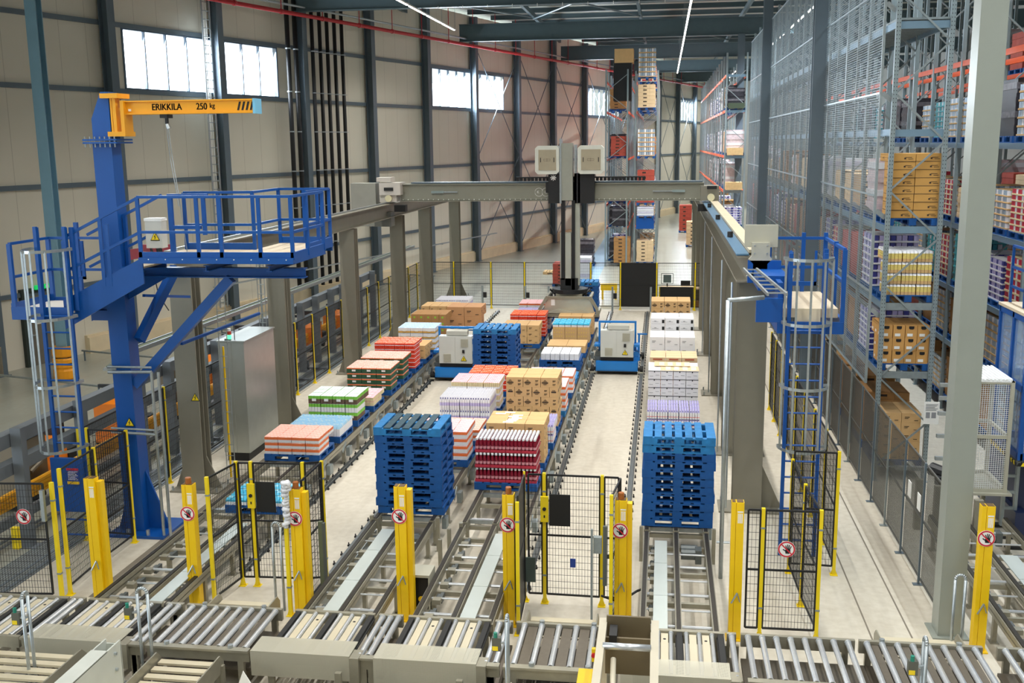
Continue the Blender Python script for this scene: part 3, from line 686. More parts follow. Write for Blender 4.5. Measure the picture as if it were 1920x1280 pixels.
# trolley
m = MB(); m.box(-3.42, -3.02, 35.35, 35.75, 5.1, 7.0); m.obj('mast_cover', mat('mast_grey_green', (158, 160, 148), 0.4, 0.1), G)
m = MB(); m.box(-3.46, -3.40, 35.3, 35.8, 5.0, 7.15); m.box(-2.98, -2.90, 35.45, 35.8, 5.0, 6.95); m.box(-2.85, -2.78, 35.45, 35.8, 5.0, 6.85); m.obj('mast_edge', galv, G)
m = MB(); m.box(-3.85, -3.45, 35.4, 35.83, 5.0, 6.0); m.box(-2.98, -2.30, 35.45, 35.83, 5.0, 6.0); m.obj('trolley_plate', black, G)
for x0, x1 in ((-4.28, -3.47), (-2.85, -1.98)):
    c = 0.09; z0, z1 = 5.98, 6.92
    m = MB(); m.prism([(x0+c, z0), (x1-c, z0), (x1, z0+c), (x1, z1-c), (x1-c, z1), (x0+c, z1), (x0, z1-c), (x0, z0+c)], 35.25, 35.9, 'y')
    k = m.obj('drive_cabinet', mat('cabinet_off_white', (216, 218, 206), 0.45), G)
    MB().box(x0+0.12, x1-0.1, 35.235, 35.25, z0+0.13, z1-0.13).obj('cabinet_door', mat('taupe_door', (170, 160, 136), 0.5), k)
    for xx in (x0+0.19, x1-0.17): MB().box(xx-0.012, xx+0.012, 35.225, 35.235, z0+0.40, z0+0.55).obj('door_handle', black, k)
    q = MB(); xm = (x0+x1)/2; q.box(xm-0.11, xm+0.11, 35.232, 35.235, z0+0.44, z0+0.446); q.box(xm-0.11, xm+0.11, 35.232, 35.235, z0+0.50, z0+0.506); q.box(xm-0.003, xm+0.003, 35.232, 35.235, z0+0.42, z0+0.53)
    q.box(xm-0.11, xm-0.105, 35.232, 35.235, z0+0.44, z0+0.506); q.box(xm+0.105, xm+0.11, 35.232, 35.235, z0+0.44, z0+0.506); q.obj('printed_frame', ink, k)
m = MB()
for k in range(8):
    a = math.pi*k/4; m.bar((-3.68, 35.38, 5.86), (-3.68+0.1*math.cos(a), 35.38, 5.86+0.1*math.sin(a)), 0.02, 0.03)
m.obj('star_knob', paper, G)
m = MB(); m.box(-3.95, -3.75, 35.5, 35.8, 5.35, 5.70); m.obj('sensor_block', black, G)
for cx, tx in ((-4.22, 'K'), (-3.98, 'C')):
    m = MB()
    for k in range(20):
        a, b2 = 2*math.pi*k/20, 2*math.pi*(k+1)/20
        m.bar((cx+0.14*math.cos(a), 35.822, 5.36+0.14*math.sin(a)), (cx+0.14*math.cos(b2), 35.822, 5.36+0.14*math.sin(b2)), 0.004, 0.012)
    m.obj('round_logo_ring', paper, G); lettering('logo_letter', tx, 0.13, (cx-(0.03 if tx == 'K' else 0.0), 35.822, 5.36), paper, G)
m = MB(); m.box(-3.42, -3.30, 35.4, 35.7, 2.4, 5.1); m.box(-3.06, -2.95, 35.4, 35.7, 2.0, 5.1); m.obj('mast_profile', black, G)
m = MB(); m.box(-3.46, -3.36, 35.45, 35.75, 2.2, 4.0); m.box(-3.28, -3.08, 35.4, 35.7, 2.2, 4.0); m.box(-2.98, -2.80, 35.5, 35.8, 2.2, 5.1); m.obj('telescopic_mast', mat('mast_light_grey', (188, 192, 180), 0.3, 0.4), G)
m = MB(); m.box(-3.45, -2.85, 35.4, 36.0, 1.85, 2.25); m.tube((-3.15, 35.8, 1.72), (-3.15, 35.8, 1.86), 0.62, 20); m.obj('gripper_head', black, G)
m = MB()
for a in range(9): m.tube((-3.15+0.55*math.cos(a*0.7), 35.8+0.4*math.sin(a*0.7), 1.6), (-3.15+0.7*math.cos(a*0.7+0.6), 35.8+0.5*math.sin(a*0.7+.6), 1.83), 0.035, 6)
m.obj('hose', black, G, smooth=True)
m = MB(); m.prism([(-3.9, 1.62), (-2.4, 1.62), (-2.25, 1.02), (-4.05, 1.02)], 35.2, 35.24, 'y'); m.obj('gripper_front_plate', mat('gripper_steel', (196, 194, 178), 0.3, 0.5), G)
m = MB(); m.bar((-3.9, 35.18, 1.62), (-2.4, 35.18, 1.62), 0.06, 0.08)
for sx, ex in ((-3.9, -4.15), (-2.4, -2.15)):
    m.bar((sx, 35.18, 1.62), (ex, 35.12, 1.2), 0.08, 0.09); m.bar((ex, 35.12, 1.2), (ex, 35.12, 1.0), 0.12, 0.1); m.bar((sx, 35.2, 1.62), (sx, 36.4, 1.62), 0.08, 0.08); m.bar((ex, 35.12, 1.05), (ex, 36.5, 1.05), 0.08, 0.14)
m.box(-4.2, -2.1, 35.08, 35.16, 0.97, 1.05); m.box(-3.6, -2.7, 35.3, 36.2, 1.5, 1.72); m.obj('gripper_frame', mat('gripper_grey', (150, 146, 128), 0.4, 0.2), G)
m = MB(); m.prism([(-3.9, 1.08), (-3.5, 1.22), (-3.1, 1.14), (-2.75, 1.22), (-2.4, 1.08)], 35.13, 35.19, 'y'); m.obj('gripper_lip', stone_light, G)
m = MB(); m.box(-4.25, -2.1, 35.05, 35.1, 0.93, 0.96); m.obj('clamp_strip', black, G)
m = MB(); m.box(-3.75, -3.62, 35.19, 35.2, 1.34, 1.55); m.obj('paper_label', paper, G)

for c in list(G.children):
    if c.name.split('.')[0] in ('gripper_head', 'hose', 'gripper_front_plate', 'gripper_frame', 'gripper_lip', 'clamp_strip', 'paper_label'): c.location.z += 0.2
# ---------------------------------------------------------------- chain conveyors in the lanes
LN = {'leftmost': ((-8.12, -7.44, -7.0), (-7.33, -7.12)), 'second': ((-4.94, -4.42, -3.92), (-4.70, -4.48)), 'third': ((-3.34, -2.80, -2.27), (-2.72, -2.50)), 'right': ((-0.19, 0.30, 0.80), (-0.05, 0.15))}
motor_m = mat('motor_grey', (92, 98, 98), 0.45, 0.3)
def lane_conveyor(xs, plate, y0, y1, lab, front):
    t = thing('chain_conveyor', lab, 'conveyor', (xs[1], y0, 0), 'chain conveyors of the pallet lanes')
    zt = 0.55
    for x in xs:
        m = MB(); m.box(x-0.045, x-0.03, y0, y1, zt-0.16, zt-0.02); m.box(x+0.03, x+0.045, y0, y1, zt-0.16, zt-0.02); m.box(x-0.045, x+0.045, y0, y1, zt-0.10, zt-0.09)
        m.box(x-0.05, x+0.05, y0-0.01, y0+0.03, zt-0.19, zt-0.01)
        m.obj('side_rail', inox, t)
        m = MB(); m.box(x-0.03, x+0.03, y0, y1, zt-0.09, zt)
        m.obj('chain', chainmat, t)
    n = max(2, int((y1-y0)/1.15)); 
    for k in range(n+1):
        y = y0+0.25+(y1-y0-0.5)*k/n
        for x in (xs[0], xs[2]) if not front else xs:
            m = MB(); m.box(x-0.03, x+0.03, y-0.04, y+0.04, 0.01, zt-0.16); m.box(x-0.06, x+0.06, y-0.07, y+0.07, 0, 0.01); m.obj('leg', inox, t)
        m = MB(); m.bar((xs[0], y, zt-0.2), (xs[2], y, zt-0.2), 0.06, 0.07); m.obj('cross_beam', inox, t)
    k = 0; y = y0+0.45
    while y < y1-0.2:
        m = MB(); m.tube((xs[0], y, zt-0.12), (xs[2], y, zt-0.12), 0.014 if k % 2 else 0.022, 6); m.obj('cross_tube', chrome, t); y += 0.52 if front else 1.4; k += 1
    if plate and front:
        q = MB()
        for a, b in ((y0+0.02, y0+1.25), (y0+1.26, y0+2.45), (y0+2.46, min(y1, y0+3.4))): q.box(plate[0], plate[1], a, b, zt-0.045, zt-0.03)
        q.obj('cover_plate', mat('cover_plate_zinc', (196, 204, 200), 0.35, 0.3, 0.03), t)
        for k in range(6):
            y = y0+0.3+k*0.55; m = MB(); m.box(xs[0]+0.08, xs[0]+0.2, y, y+0.12, zt-0.17, zt-0.10)
            m.obj('sensor_box', inox, t)
            m = MB(); m.tube((xs[0]+0.10, y+0.25, zt-0.2), (xs[0]+0.10, y+0.38, zt-0.2), 0.035, 8); m.box(xs[0]+0.13, xs[0]+0.18, y+0.22, y+0.42, zt-0.25, zt-0.16); m.obj('drive_fitting', motor_m, t)
        m = MB(); ym = y1-0.45; xc = (xs[1]+xs[2])/2
        m.tube((xc-0.17, ym, zt-0.2), (xc+0.1, ym, zt-0.2), 0.09, 10); m.box(xc+0.06, xc+0.16, ym-0.1, ym+0.1, zt-0.33, zt-0.1); m.tube((xc-0.17, ym+0.2, zt-0.2), (xc+0.1, ym+0.2, zt-0.2), 0.08, 10)
        m.obj('gear_motor', motor_m, t)
    if not front:
        for k in range(int((y1-y0)/1.4)):
            y = y0+0.5+k*1.4
            m = MB(); m.box(xs[0]+0.05, xs[2]-0.05, y-0.25, y-0.19, zt-0.13, zt-0.06); m.obj('cross_slat', galv, t)
            m = MB(); m.box(xs[2]+0.045, xs[2]+0.13, y+0.1, y+0.3, 0.16, 0.36); m.prism([(y-0.2, 0.36), (y+0.1, 0.5), (y+0.1, 0.44), (y-0.16, 0.3)], xs[2]+0.046, xs[2]+0.06, 'x'); m.obj('stop_unit', galv_dull, t)
    return t
for nm, (xs, pl) in LN.items():
    lane_conveyor(xs, pl, 13.12, 16.85, 'chain conveyor with pale cover plate feeding the %s pallet lane' % nm, True)
    lane_conveyor(xs, None, 16.95, 36.6, 'long pallet line of chain rails under the %s row of loaded pallets' % nm, False)
# ramp-like stainless floor guide left of the second lane, blue in the light
m = MB(); m.prism([(-5.32, 0.0), (-5.05, 0.0), (-5.05, 0.16), (-5.10, 0.16)], 14.6, 17.4, 'y')
one('floor_guide', m, galv, 'sloped zinc floor guide along the second pallet lane', 'floor guide', (-5.15, 14.6, 0))
# shuttle floor tracks
def track(x, y0, y1, lab):
    t = thing('shuttle_track', lab, 'rail', (x, y0, 0), 'shuttle rails on the floor')
    m = MB(); m.box(x-0.055, x+0.055, y0, y1, 0, 0.012); m.box(x-0.014, x+0.014, y0, y1, 0.012, 0.045); m.box(x-0.032, x+0.032, y0, y1, 0.045, 0.062); m.obj('rail_bar', mat('rail_steel', (140, 146, 148), 0.28, 0.8, 0.06), t)
    m = MB(); y = y0+0.1; k = 0
    while y < y1:
        for s in (-1, 1):
            m.box(x+s*0.085-0.018, x+s*0.085+0.018, y-0.03, y+0.02, 0, 0.03); m.tube((x+s*0.085, y-0.01, 0.035), (x+s*0.085, y-0.01, 0.07), 0.012, 5)
        y += 0.42
    o = m.obj('rail_clips', black, t); o['kind'] = 'stuff'
    return t
track(-2.09, 15.4, 43.4, 'left floor rail of the right hand shuttle lane, blue where it catches light')
track(-0.58, 15.4, 43.4, 'right floor rail of the right hand shuttle lane, beside the right pallets')
track(-6.86, 15.6, 43.4, 'left floor rail of the left hand shuttle lane, beside the juice pallets')
track(-5.36, 15.6, 43.4, 'right floor rail of the left hand shuttle lane, beside the pallet stacks')
# white floor drip streak objects are left to the floor surface itself
# ---------------------------------------------------------------- transfer shuttles
def shuttle(xc, y, lab):
    t = thing('pallet_shuttle', lab, 'shuttle', (xc, y, 0.06), 'blue rail shuttles')
    w = 0.64
    m = MB(); m.box(xc-w, xc+w, y, y+1.0, 0.12, 0.42); m.box(xc-w+0.02, xc+w-0.02, y-0.02, y, 0.16, 0.4); m.obj('chassis', blue_shuttle, t)
    m = MB(); m.box(xc-0.6, xc+0.6, y+0.02, y+0.9, 0.08, 0.12); m.obj('underbody', black, t)
    for sx in (-1, 1):
        for yy in (y+0.15, y+2.3):
            m = MB(); m.tube((xc+sx*0.70, yy, 0.162), (xc+sx*0.80, yy, 0.162), 0.10, 14); m.tube((xc+sx*0.64, yy, 0.162), (xc+sx*0.70, yy, 0.162), 0.05, 8); m.obj('wheel', rubber, t)
        m = MB(); m.box(xc+sx*0.72-0.08, xc+sx*0.72+0.08, y-0.05, y-0.01, 0.07, 0.11); m.obj('track_wiper', stone_light, t)
        m = MB(); m.box(xc+sx*0.55-0.03, xc+sx*0.55+0.03, y+0.35, y+0.41, 0.42, 1.62); m.bar((xc+sx*0.55, y+0.38, 0.5), (xc+sx*0.66, y+0.8, 0.5), 0.05, 0.05); m.obj('upright', blue_shuttle, t)
        m = MB(); m.tube((xc+sx*0.58, y+0.2, 0.62), (xc+sx*0.58, y+0.5, 0.62), 0.09, 10); m.box(xc+sx*0.6-0.09, xc+sx*0.6+0.09, y+0.15, y+0.5, 0.42, 0.54); m.obj('drive_motor', motor_m if sx < 0 else blue_shuttle, t)
        MB().box(xc+sx*0.6-0.09, xc+sx*0.6+0.09, y+0.1, y+0.5, 0.86, 0.93).obj('side_bracket', blue_shuttle, t)
    m = MB(); m.box(xc-0.52, xc+0.52, y+0.35, y+0.41, 1.56, 1.62); m.obj('top_bar', blue_shuttle, t)
    m = MB(); m.prism([(y+0.05, 1.40), (y+0.32, 1.40), (y+0.32, 1.52), (y+0.2, 1.57), (y+0.08, 1.52)], xc-0.28, xc+0.36, 'x'); m.obj('cable_drum_cover', mat('drum_cover_grey', (178, 178, 168), 0.35, 0.2), t)
    m = MB(); m.box(xc-0.5, xc+0.5, y+0.02, y+0.32, 0.55, 1.38); c = m.obj('control_cabinet', cab_grey, t)
    for a, b in ((-0.495, -0.012), (0.0, 0.495)): MB().box(xc+a, xc+b, y+0.008, y+0.02, 0.56, 1.37).obj('cabinet_door', cab_grey, c)
    for a, z in ((-0.36, 0.60), (0.17, 1.06)):
        q = MB(); q.box(xc+a, xc+a+0.22, y-0.012, y+0.008, z, z+0.24)
        for k in range(6): q.box(xc+a+0.02, xc+a+0.2, y-0.016, y-0.012, z+0.03+k*0.03, z+0.04+k*0.03)
        q.obj('vent_filter', stone_light, c)
    MB().box(xc+0.21, xc+0.28, y-0.02, y+0.008, 0.87, 0.97).obj('main_switch', blackprint, c)
    warn_tri(c, xc+0.25, y-0.0, 0.70, 0.17)
    m = MB(); m.box(xc-0.5, xc+0.5, y+0.1, y+0.3, 0.42, 0.55); m.obj('cable_bundle', black, t)
    m = MB()
    for sx in (-1, 1): m.box(xc+sx*0.55-0.06, xc+sx*0.55+0.06, y+1.0, y+2.5, 0.25, 0.42); m.box(xc+sx*0.3-0.03, xc+sx*0.3+0.03, y+0.95, y+2.45, 0.42, 0.68)
    m.box(xc-0.6, xc+0.6, y+2.4, y+2.5, 0.2, 0.42); m.obj('load_frame', blue_shuttle, t)
    m = MB(); m.box(xc+0.6, xc+0.9, y+0.9, y+0.95, 1.1, 1.14); m.box(xc+0.62, xc+0.68, y+0.88, y+0.94, 0.42, 1.12); m.obj('scanner_arm', blue_shuttle, t)
    return t
shuttle(-1.33, 31.35, 'blue rail shuttle with light grey cabinet standing in the right shuttle lane')
shuttle(-6.08, 30.0, 'blue rail shuttle with light grey cabinet between juice pallets and the blue pallet stack')
# ---------------------------------------------------------------- cross conveyor in the foreground
YF, YB, ZC = 11.9, 13.03, 0.60
dark_plate = mat('dark_brown_deck_plate', (104, 96, 84), 0.45, 0.35, 0.08, 12)
cream_plate = mat('cream_deck_plate', (204, 194, 168), 0.45, 0.1, 0.04)
def rail_pair(t, x0, x1, m=None):
    q = MB(); q.box(x0, x1, YB, YB+0.06, ZC-0.14, ZC+0.03); q.obj('side_rail', m or inox, t)
    q = MB(); q.box(x0, x1, YF-0.06, YF, ZC-0.14, ZC+0.03); q.box(x0, x1, YF-0.10, YF-0.06, ZC+0.0, ZC+0.03); q.obj('side_rail', m or inox, t)
    for x in (x0+0.12, x1-0.12):
        for y in (YF-0.03, YB+0.03): MB().box(x-0.04, x+0.04, y-0.03, y+0.03, 0, ZC-0.14).obj('leg', inox, t)
def roller(t, x, r=0.038):
    q = MB(); q.tube((x, YF, ZC), (x, YB, ZC), r, 12); q.tube((x, YF+0.0, ZC), (x, YF+0.03, ZC), r+0.006, 12); q.tube((x, YB-0.03, ZC), (x, YB, ZC), r+0.006, 12)
    return q.obj('roller', chrome, t, smooth=False)
def roller_table(x0, x1, n, lab, plates=None):
    t = thing('roller_table', lab, 'roller conveyor', (x0, YF, 0), 'roller tables of the cross conveyor')
    rail_pair(t, x0, x1)
    for k in range(n):
        x = x0+(x1-x0)*(k+0.5)/n; roller(t, x)
        if plates and k < n-1:
            xa = x0+(x1-x0)*(k+1.0)/n; w = (x1-x0)/n/2-0.05
            MB().box(xa-w, xa+w, YF+0.01, YB-0.01, ZC-0.03, ZC-0.01).obj('deck_plate', plates, t)
    if plates is dark_plate:
        for x in (x0+(x1-x0)*1.5/n, x1-(x1-x0)*1.5/n):
            for y in (YF-0.02, YB+0.02): MB().tube((x, y, ZC+0.0), (x, y, ZC+0.07), 0.035, 8).obj('bearing_bolt', galv, t)
    q = MB(); q.box(x0, x1, YF+0.05, YB-0.05, 0.28, 0.32); q.obj('lower_tray', dark_plate, t)
    return t
def transfer(x0, x1, lab, guard=True):
    t = thing('chain_transfer', lab, 'chain transfer', (x0, YF, 0), 'chain transfers of the cross conveyor')
    q = MB(); q.box(x0, x1, YB, YB+0.06, ZC-0.14, ZC+0.03); q.obj('side_rail', inox, t)
    q = MB(); q.box(x0, x1, YF-0.06, YF, ZC-0.14, ZC+0.02); q.obj('side_rail', inox, t)
    for x in (x0+0.08, x1-0.08):
        for y in (YF-0.03, YB+0.03): MB().box(x-0.04, x+0.04, y-0.03, y+0.03, 0, ZC-0.14).obj('leg', inox, t)
    W_ = x1-x0
    for f in (0.04, 0.5, 0.96):
        x = x0+W_*f; m = MB(); m.box(x-0.05, x+0.05, YF, YB+0.02, ZC-0.05, ZC-0.03); m.box(x-0.035, x+0.035, YF, YB+0.02, ZC-0.03, ZC+0.015); m.obj('chain_track', rubber, t)
    for a, b in ((0.07, 0.47), (0.53, 0.93)):
        xa, xb = x0+W_*a, x0+W_*b; q = (xb-xa)
        for k in range(3): roller(t, xa+q*(0.12+0.36*k), 0.026)
        for k in range(2):
            c = xa+q*(0.30+0.36*k); MB().box(c-q*0.10, c+q*0.10, YF+0.01, YB-0.01, ZC-0.02, ZC+0.0).obj('deck_plate', cream_plate, t)
        MB().tube((xa+q*0.66, YB-0.18, ZC+0.0), (xa+q*0.66, YB-0.18, ZC+0.002), 0.02, 10).obj('plate_hole', blackprint, t)
    if guard:
        g = MB(); g.box(x0-0.15, x1+0.02, YF-0.12, YF+0.28, ZC+0.05, ZC+0.06); g.box(x0-0.15, x1+0.02, YF-0.13, YF-0.12, ZC-0.28, ZC+0.06)
        g = g.obj('guard_cover', perf, t)
        e = MB(); e.box(x1+0.02, x1+0.14, YF-0.14, YF+0.1, ZC-0.3, ZC+0.04); e.obj('end_plate', inox, t)
    return t
def perf_mat():
    m = bpy.data.materials.new('perforated_sheet'); m.use_nodes = True; N, L = sockets(m); b = N['Principled BSDF']
    g = N.new('ShaderNodeNewGeometry'); mp = N.new('ShaderNodeMapping'); mp.inputs['Scale'].default_value = (62, 62, 62); L.new(g.outputs['Position'], mp.inputs[0])
    fr = N.new('ShaderNodeVectorMath'); fr.operation = 'FRACTION'; L.new(mp.outputs[0], fr.inputs[0])
    sb = N.new('ShaderNodeVectorMath'); sb.operation = 'SUBTRACT'; L.new(fr.outputs[0], sb.inputs[0]); sb.inputs[1].default_value = (0.5, 0.5, 0.5)
    sp = N.new('ShaderNodeSeparateXYZ'); L.new(sb.outputs[0], sp.inputs[0])
    nsp = N.new('ShaderNodeSeparateXYZ'); L.new(g.outputs['Normal'], nsp.inputs[0])
    ab = N.new('ShaderNodeMath'); ab.operation = 'ABSOLUTE'; L.new(nsp.outputs[2], ab.inputs[0])
    gt = N.new('ShaderNodeMath'); gt.operation = 'GREATER_THAN'; L.new(ab.outputs[0], gt.inputs[0]); gt.inputs[1].default_value = 0.5
    mx = N.new('ShaderNodeMix'); mx.data_type = 'FLOAT'; L.new(gt.outputs[0], mx.inputs[0]); L.new(sp.outputs[2], mx.inputs[2]); L.new(sp.outputs[1], mx.inputs[3])
    def sq(o):
        n = N.new('ShaderNodeMath'); n.operation = 'MULTIPLY'; L.new(o, n.inputs[0]); L.new(o, n.inputs[1]); return n.outputs[0]
    ad = N.new('ShaderNodeMath'); ad.operation = 'ADD'; L.new(sq(sp.outputs[0]), ad.inputs[0]); L.new(sq(mx.outputs[0]), ad.inputs[1])
    lt = N.new('ShaderNodeMath'); lt.operation = 'GREATER_THAN'; L.new(ad.outputs[0], lt.inputs[0]); lt.inputs[1].default_value = 0.095
    L.new(lt.outputs[0], b.inputs['Alpha']); b.inputs['Base Color'].default_value = lin((204, 200, 182)); b.inputs['Roughness'].default_value = 0.4; b.inputs['Metallic'].default_value = 0.25
    return m
perf = perf_mat()
transfer(-10.95, -9.75, 'chain transfer unit of the cross conveyor at the far left edge', False)
transfer(-9.62, -8.42, 'cream plated chain transfer below the light curtain post at the far left', False)
roller_table(-8.38, -8.16, 2, 'narrow pair of rollers left of the leftmost lane transfer')
transfer(-8.10, -6.98, 'cream plated chain transfer at the foot of the leftmost lane')
roller_table(-6.92, -6.66, 2, 'narrow pair of rollers right of the leftmost lane transfer')
roller_table(-6.60, -5.20, 8, 'shiny roller table with dark plates between the two left footbridges', dark_plate)
transfer(-5.00, -3.86, 'cream plated chain transfer at the foot of the second lane')
roller_table(-3.80, -3.46, 3, 'three bare rollers between the two perforated guards')
transfer(-3.38, -2.23, 'cream plated chain transfer at the foot of the third lane')
roller_table(-2.17, -1.93, 2, 'narrow pair of rollers before the middle gate')
roller_table(-1.88, -0.48, 6, 'roller table with dark plates below the middle gate', dark_plate)
transfer(-0.28, 0.88, 'cream plated chain transfer at the foot of the right lane')
roller_table(0.92, 1.04, 1, 'single roller strip right of the right lane transfer')
roller_table(1.10, 2.55, 8, 'open roller table without plates below the hand sign fence')
roller_table(2.60, 4.12, 8, 'roller table with dark plates before the massive pale column', dark_plate)
roller_table(4.30, 5.6, 7, 'roller table at the right edge of the cross conveyor')
# footbridges
def bridge(x0, x1, ya, yb, z, lab, n=5):
    t = thing('footbridge', lab, 'step', (x0, ya, 0), 'footbridges over the conveyor')
    for k in range(n):
        y = ya+(yb-ya)*(k+0.5)/n; MB().box(x0+0.03, x1-0.03, y-(yb-ya)/n*0.28, y+(yb-ya)/n*0.28, z-0.03, z).obj('tread', cream_plate, t)
    for x, s in ((x0, 1), (x1, -1)):
        m = MB(); m.prism([(ya, z-0.12), (yb, z-0.12), (yb, z+0.02), (yb-0.1, z+0.12), (ya+0.1, z+0.12), (ya, z+0.02)], x-0.01, x+0.01, 'x'); m.obj('side_plate', inox, t)
        for y in (ya+0.08, yb-0.08): MB().box(x-0.03+0.04*s, x+0.03+0.04*s, y-0.03, y+0.03, 0, z-0.12).obj('leg', inox, t)
    return t
bridge(-6.45, -5.55, 13.15, 13.85, 0.36, 'slatted step behind the shiny roller table', 3)
bridge(-1.80, -0.82, 13.15, 13.85, 0.36, 'slatted step before the middle gate', 3)
bridge(2.95, 4.0, 13.15, 13.8, 0.36, 'slatted step before the mesh wall', 3)
bridge(-6.35, -5.5, 10.6, 11.72, 0.52, 'slatted footbridge in front of the shiny roller table', 6)
bridge(-8.5, -7.25, 10.4, 11.5, 0.62, 'slatted footbridge at the bottom left corner', 6)
bridge(-1.75, -0.9, 10.9, 11.74, 0.40, 'slatted footbridge in front of the middle roller table', 4)
bridge(2.6, 3.9, 10.9, 11.74, 0.40, 'slatted footbridge at the bottom right', 4)
# handrail hoops
def hoop(x, y, w, h, lab, box=False, z0=0.0, g='bent handrail hoops', ax='x'):
    t = thing('handrail', lab, 'handrail', (x, y, z0), g)
    pts = []
    for k in range(9):
        a = math.pi*k/8; dx = -math.cos(a)*w/2; pts.append((x+dx, y, h-w/2+math.sin(a)*w/2) if ax == 'x' else (x, y+dx, h-w/2+math.sin(a)*w/2))
    p0 = pts[0]; p1 = pts[-1]
    m = MB(); m.path([(p0[0], p0[1], z0)]+pts+[(p1[0], p1[1], z0)], 0.021, 8); m.obj('tube', galv, t, smooth=True)
    if box:
        m = MB(); m.box(p0[0]-0.17, p0[0]-0.07, y-0.05, y+0.02, h-0.42, h-0.26); b = m.obj('switch_box', mat('switch_grey', (90, 92, 84), 0.5), t)
        MB().box(p0[0]-0.165, p0[0]-0.10, y-0.055, y-0.05, h-0.41, h-0.36).obj('yellow_label', yellow, b)
        MB().tube((p0[0]-0.13, y-0.03, h-0.26), (p0[0]-0.13, y-0.03, h-0.2), 0.022, 8).obj('green_button', mat('green_cap', (20, 130, 110), 0.4), b)
        MB().bar((p0[0]-0.09, y-0.02, h-0.33), (p0[0]+0.01, y, h-0.33), 0.03, 0.02).obj('bracket', galv, b)
    return t
hoop(-6.47, 11.6, 0.14, 1.52, 'bent tube handrail with push button box left of the shiny roller table', True)
hoop(-5.72, 14.3, 0.13, 1.42, 'bent tube handrail inside the left fence box by the slatted step')
hoop(-1.68, 10.9, 0.10, 1.75, 'bent tube handrail before the middle roller table, seen edge on', True, ax='y')
hoop(2.86, 10.9, 0.12, 1.75, 'bent tube handrail before the right roller table', True, ax='y')
hoop(4.0, 13.75, 0.13, 1.30, 'bent tube handrail leaning beside the massive pale column')
hoop(-7.75, 11.1, 0.12, 1.62, 'bent tube handrail with push button box at the bottom left edge', True, ax='y')
t = thing('sensor_post', 'slim grey sensor post with small box right of the middle gate', 'sensor post', (-0.93, 14.2, 0))
m = MB(); m.box(-0.955, -0.925, 14.2, 14.24, 0, 1.55); m.obj('pole', galv_dull, t); m = MB(); m.box(-0.92, -0.80, 14.22, 14.32, 1.18, 1.42); m.obj('sensor_box', galv_dull, t)
m = MB(); m.box(-0.78, -0.72, 14.2, 14.26, 0.7, 1.6); m.box(-0.74, -0.62, 14.24, 14.27, 1.1, 1.16); m.obj('reflector_bar', motor_m, t)
m = MB(); m.path([(-0.8, 14.3, 0.5), (-0.55, 14.5, 0.32), (-0.3, 14.7, 0.42), (-0.19, 14.75, 0.45)], 0.018, 6)
one('cable', m, rubber, 'thick black cable looping to the right pallet lane', 'cable', (-0.8, 14.3, 0.3), smooth=True)
t = thing('sensor_post', 'dark green flat post standing right of the left fence box', 'sensor post', (-5.12, 14.75, 0))
MB().box(-5.2, -5.14, 14.7, 14.76, 0, 1.3).obj('pole', mat('post_olive', (96, 104, 82), 0.5), t); MB().box(-5.14, -5.10, 14.7, 14.76, 0, 1.28).obj('side_strip', motor_m, t)
t = thing('drive_box', 'open grey drive cabinet with yellow dial between second and third lane', 'drive unit', (-3.6, 14.5, 0))
m = MB(); m.box(-3.72, -3.38, 14.35, 14.75, 0.62, 0.66); m.box(-3.72, -3.70, 14.35, 14.75, 0.08, 0.62); m.box(-3.40, -3.38, 14.35, 14.75, 0.08, 0.62); m.obj('housing', stone_light, t)
m = MB(); m.box(-3.68, -3.42, 14.42, 14.72, 0.12, 0.58); m.obj('controller', black, t); MB().tube((-3.53, 14.41, 0.25), (-3.53, 14.42, 0.25), 0.045, 14).obj('yellow_dial', amber, t)
m = MB(); m.box(-3.78, -3.36, 14.2, 14.8, 0.02, 0.08); m.obj('base_plate', stone_light, t)
# short posts by the lanes
for i, (x, y) in enumerate(((-3.55, 15.9), (-3.50, 16.4), (-4.98, 16.88), (-3.80, 16.9), (-0.28, 16.88), (0.93, 16.88), (-3.35, 16.7))):
    m = MB(); m.box(x-0.03, x+0.03, y-0.03, y+0.03, 0, 0.62)
    one('guide_post', m, inox, 'short steel guide post at a lane end, %s of the row from the left' % nth(i), 'guide post', (x, y, 0), 'short guide posts')
# foreground frame, yellow box, white trunking, warning plate
t = thing('lifting_machine', 'grey steel lifting machine with bright roller in the bottom foreground', 'machine frame', (-0.25, 9.6, 0))
fr = mat('frame_warm_grey', (196, 188, 168), 0.45, 0.1)
m = MB()
for x in (-0.56, -0.02): m.box(x-0.035, x+0.045, 8.9, 10.35, 1.95, 2.05); m.box(x-0.035, x+0.045, 8.95, 9.03, 0, 1.95); m.box(x-0.035, x+0.045, 10.2, 10.28, 0, 1.95)
m.obj('side_frame', fr, t)
brn = mat('frame_brown', (112, 100, 76), 0.45, 0.2)
m = MB(); m.box(-0.52, -0.06, 10.25, 10.28, 1.80, 2.12); m.box(-0.52, -0.06, 10.0, 10.03, 1.6, 2.0); m.box(-0.52, -0.06, 9.0, 9.9, 1.45, 1.48); m.obj('cross_plate', brn, t)
m = MB(); m.tube((-0.53, 9.72, 2.05), (-0.05, 9.72, 2.05), 0.035, 14); m.obj('top_roller', chrome, t, smooth=True)
m = MB(); m.tube((-0.42, 9.65, 1.95), (-0.40, 8.95, 1.7), 0.028, 10); m.obj('piston', fr, t, smooth=True)
m = MB(); m.box(-0.48, -0.40, 9.95, 10.2, 1.9, 2.05); m.obj('cylinder_head', black, t)
t = thing('yellow_box', 'plain yellow metal box beside the foreground machine frame', 'box', (-0.78, 9.7, 1.5)); 
m = MB(); m.box(-0.78, -0.60, 9.3, 9.85, 0.0, 1.72); m.obj('body', amber, t)
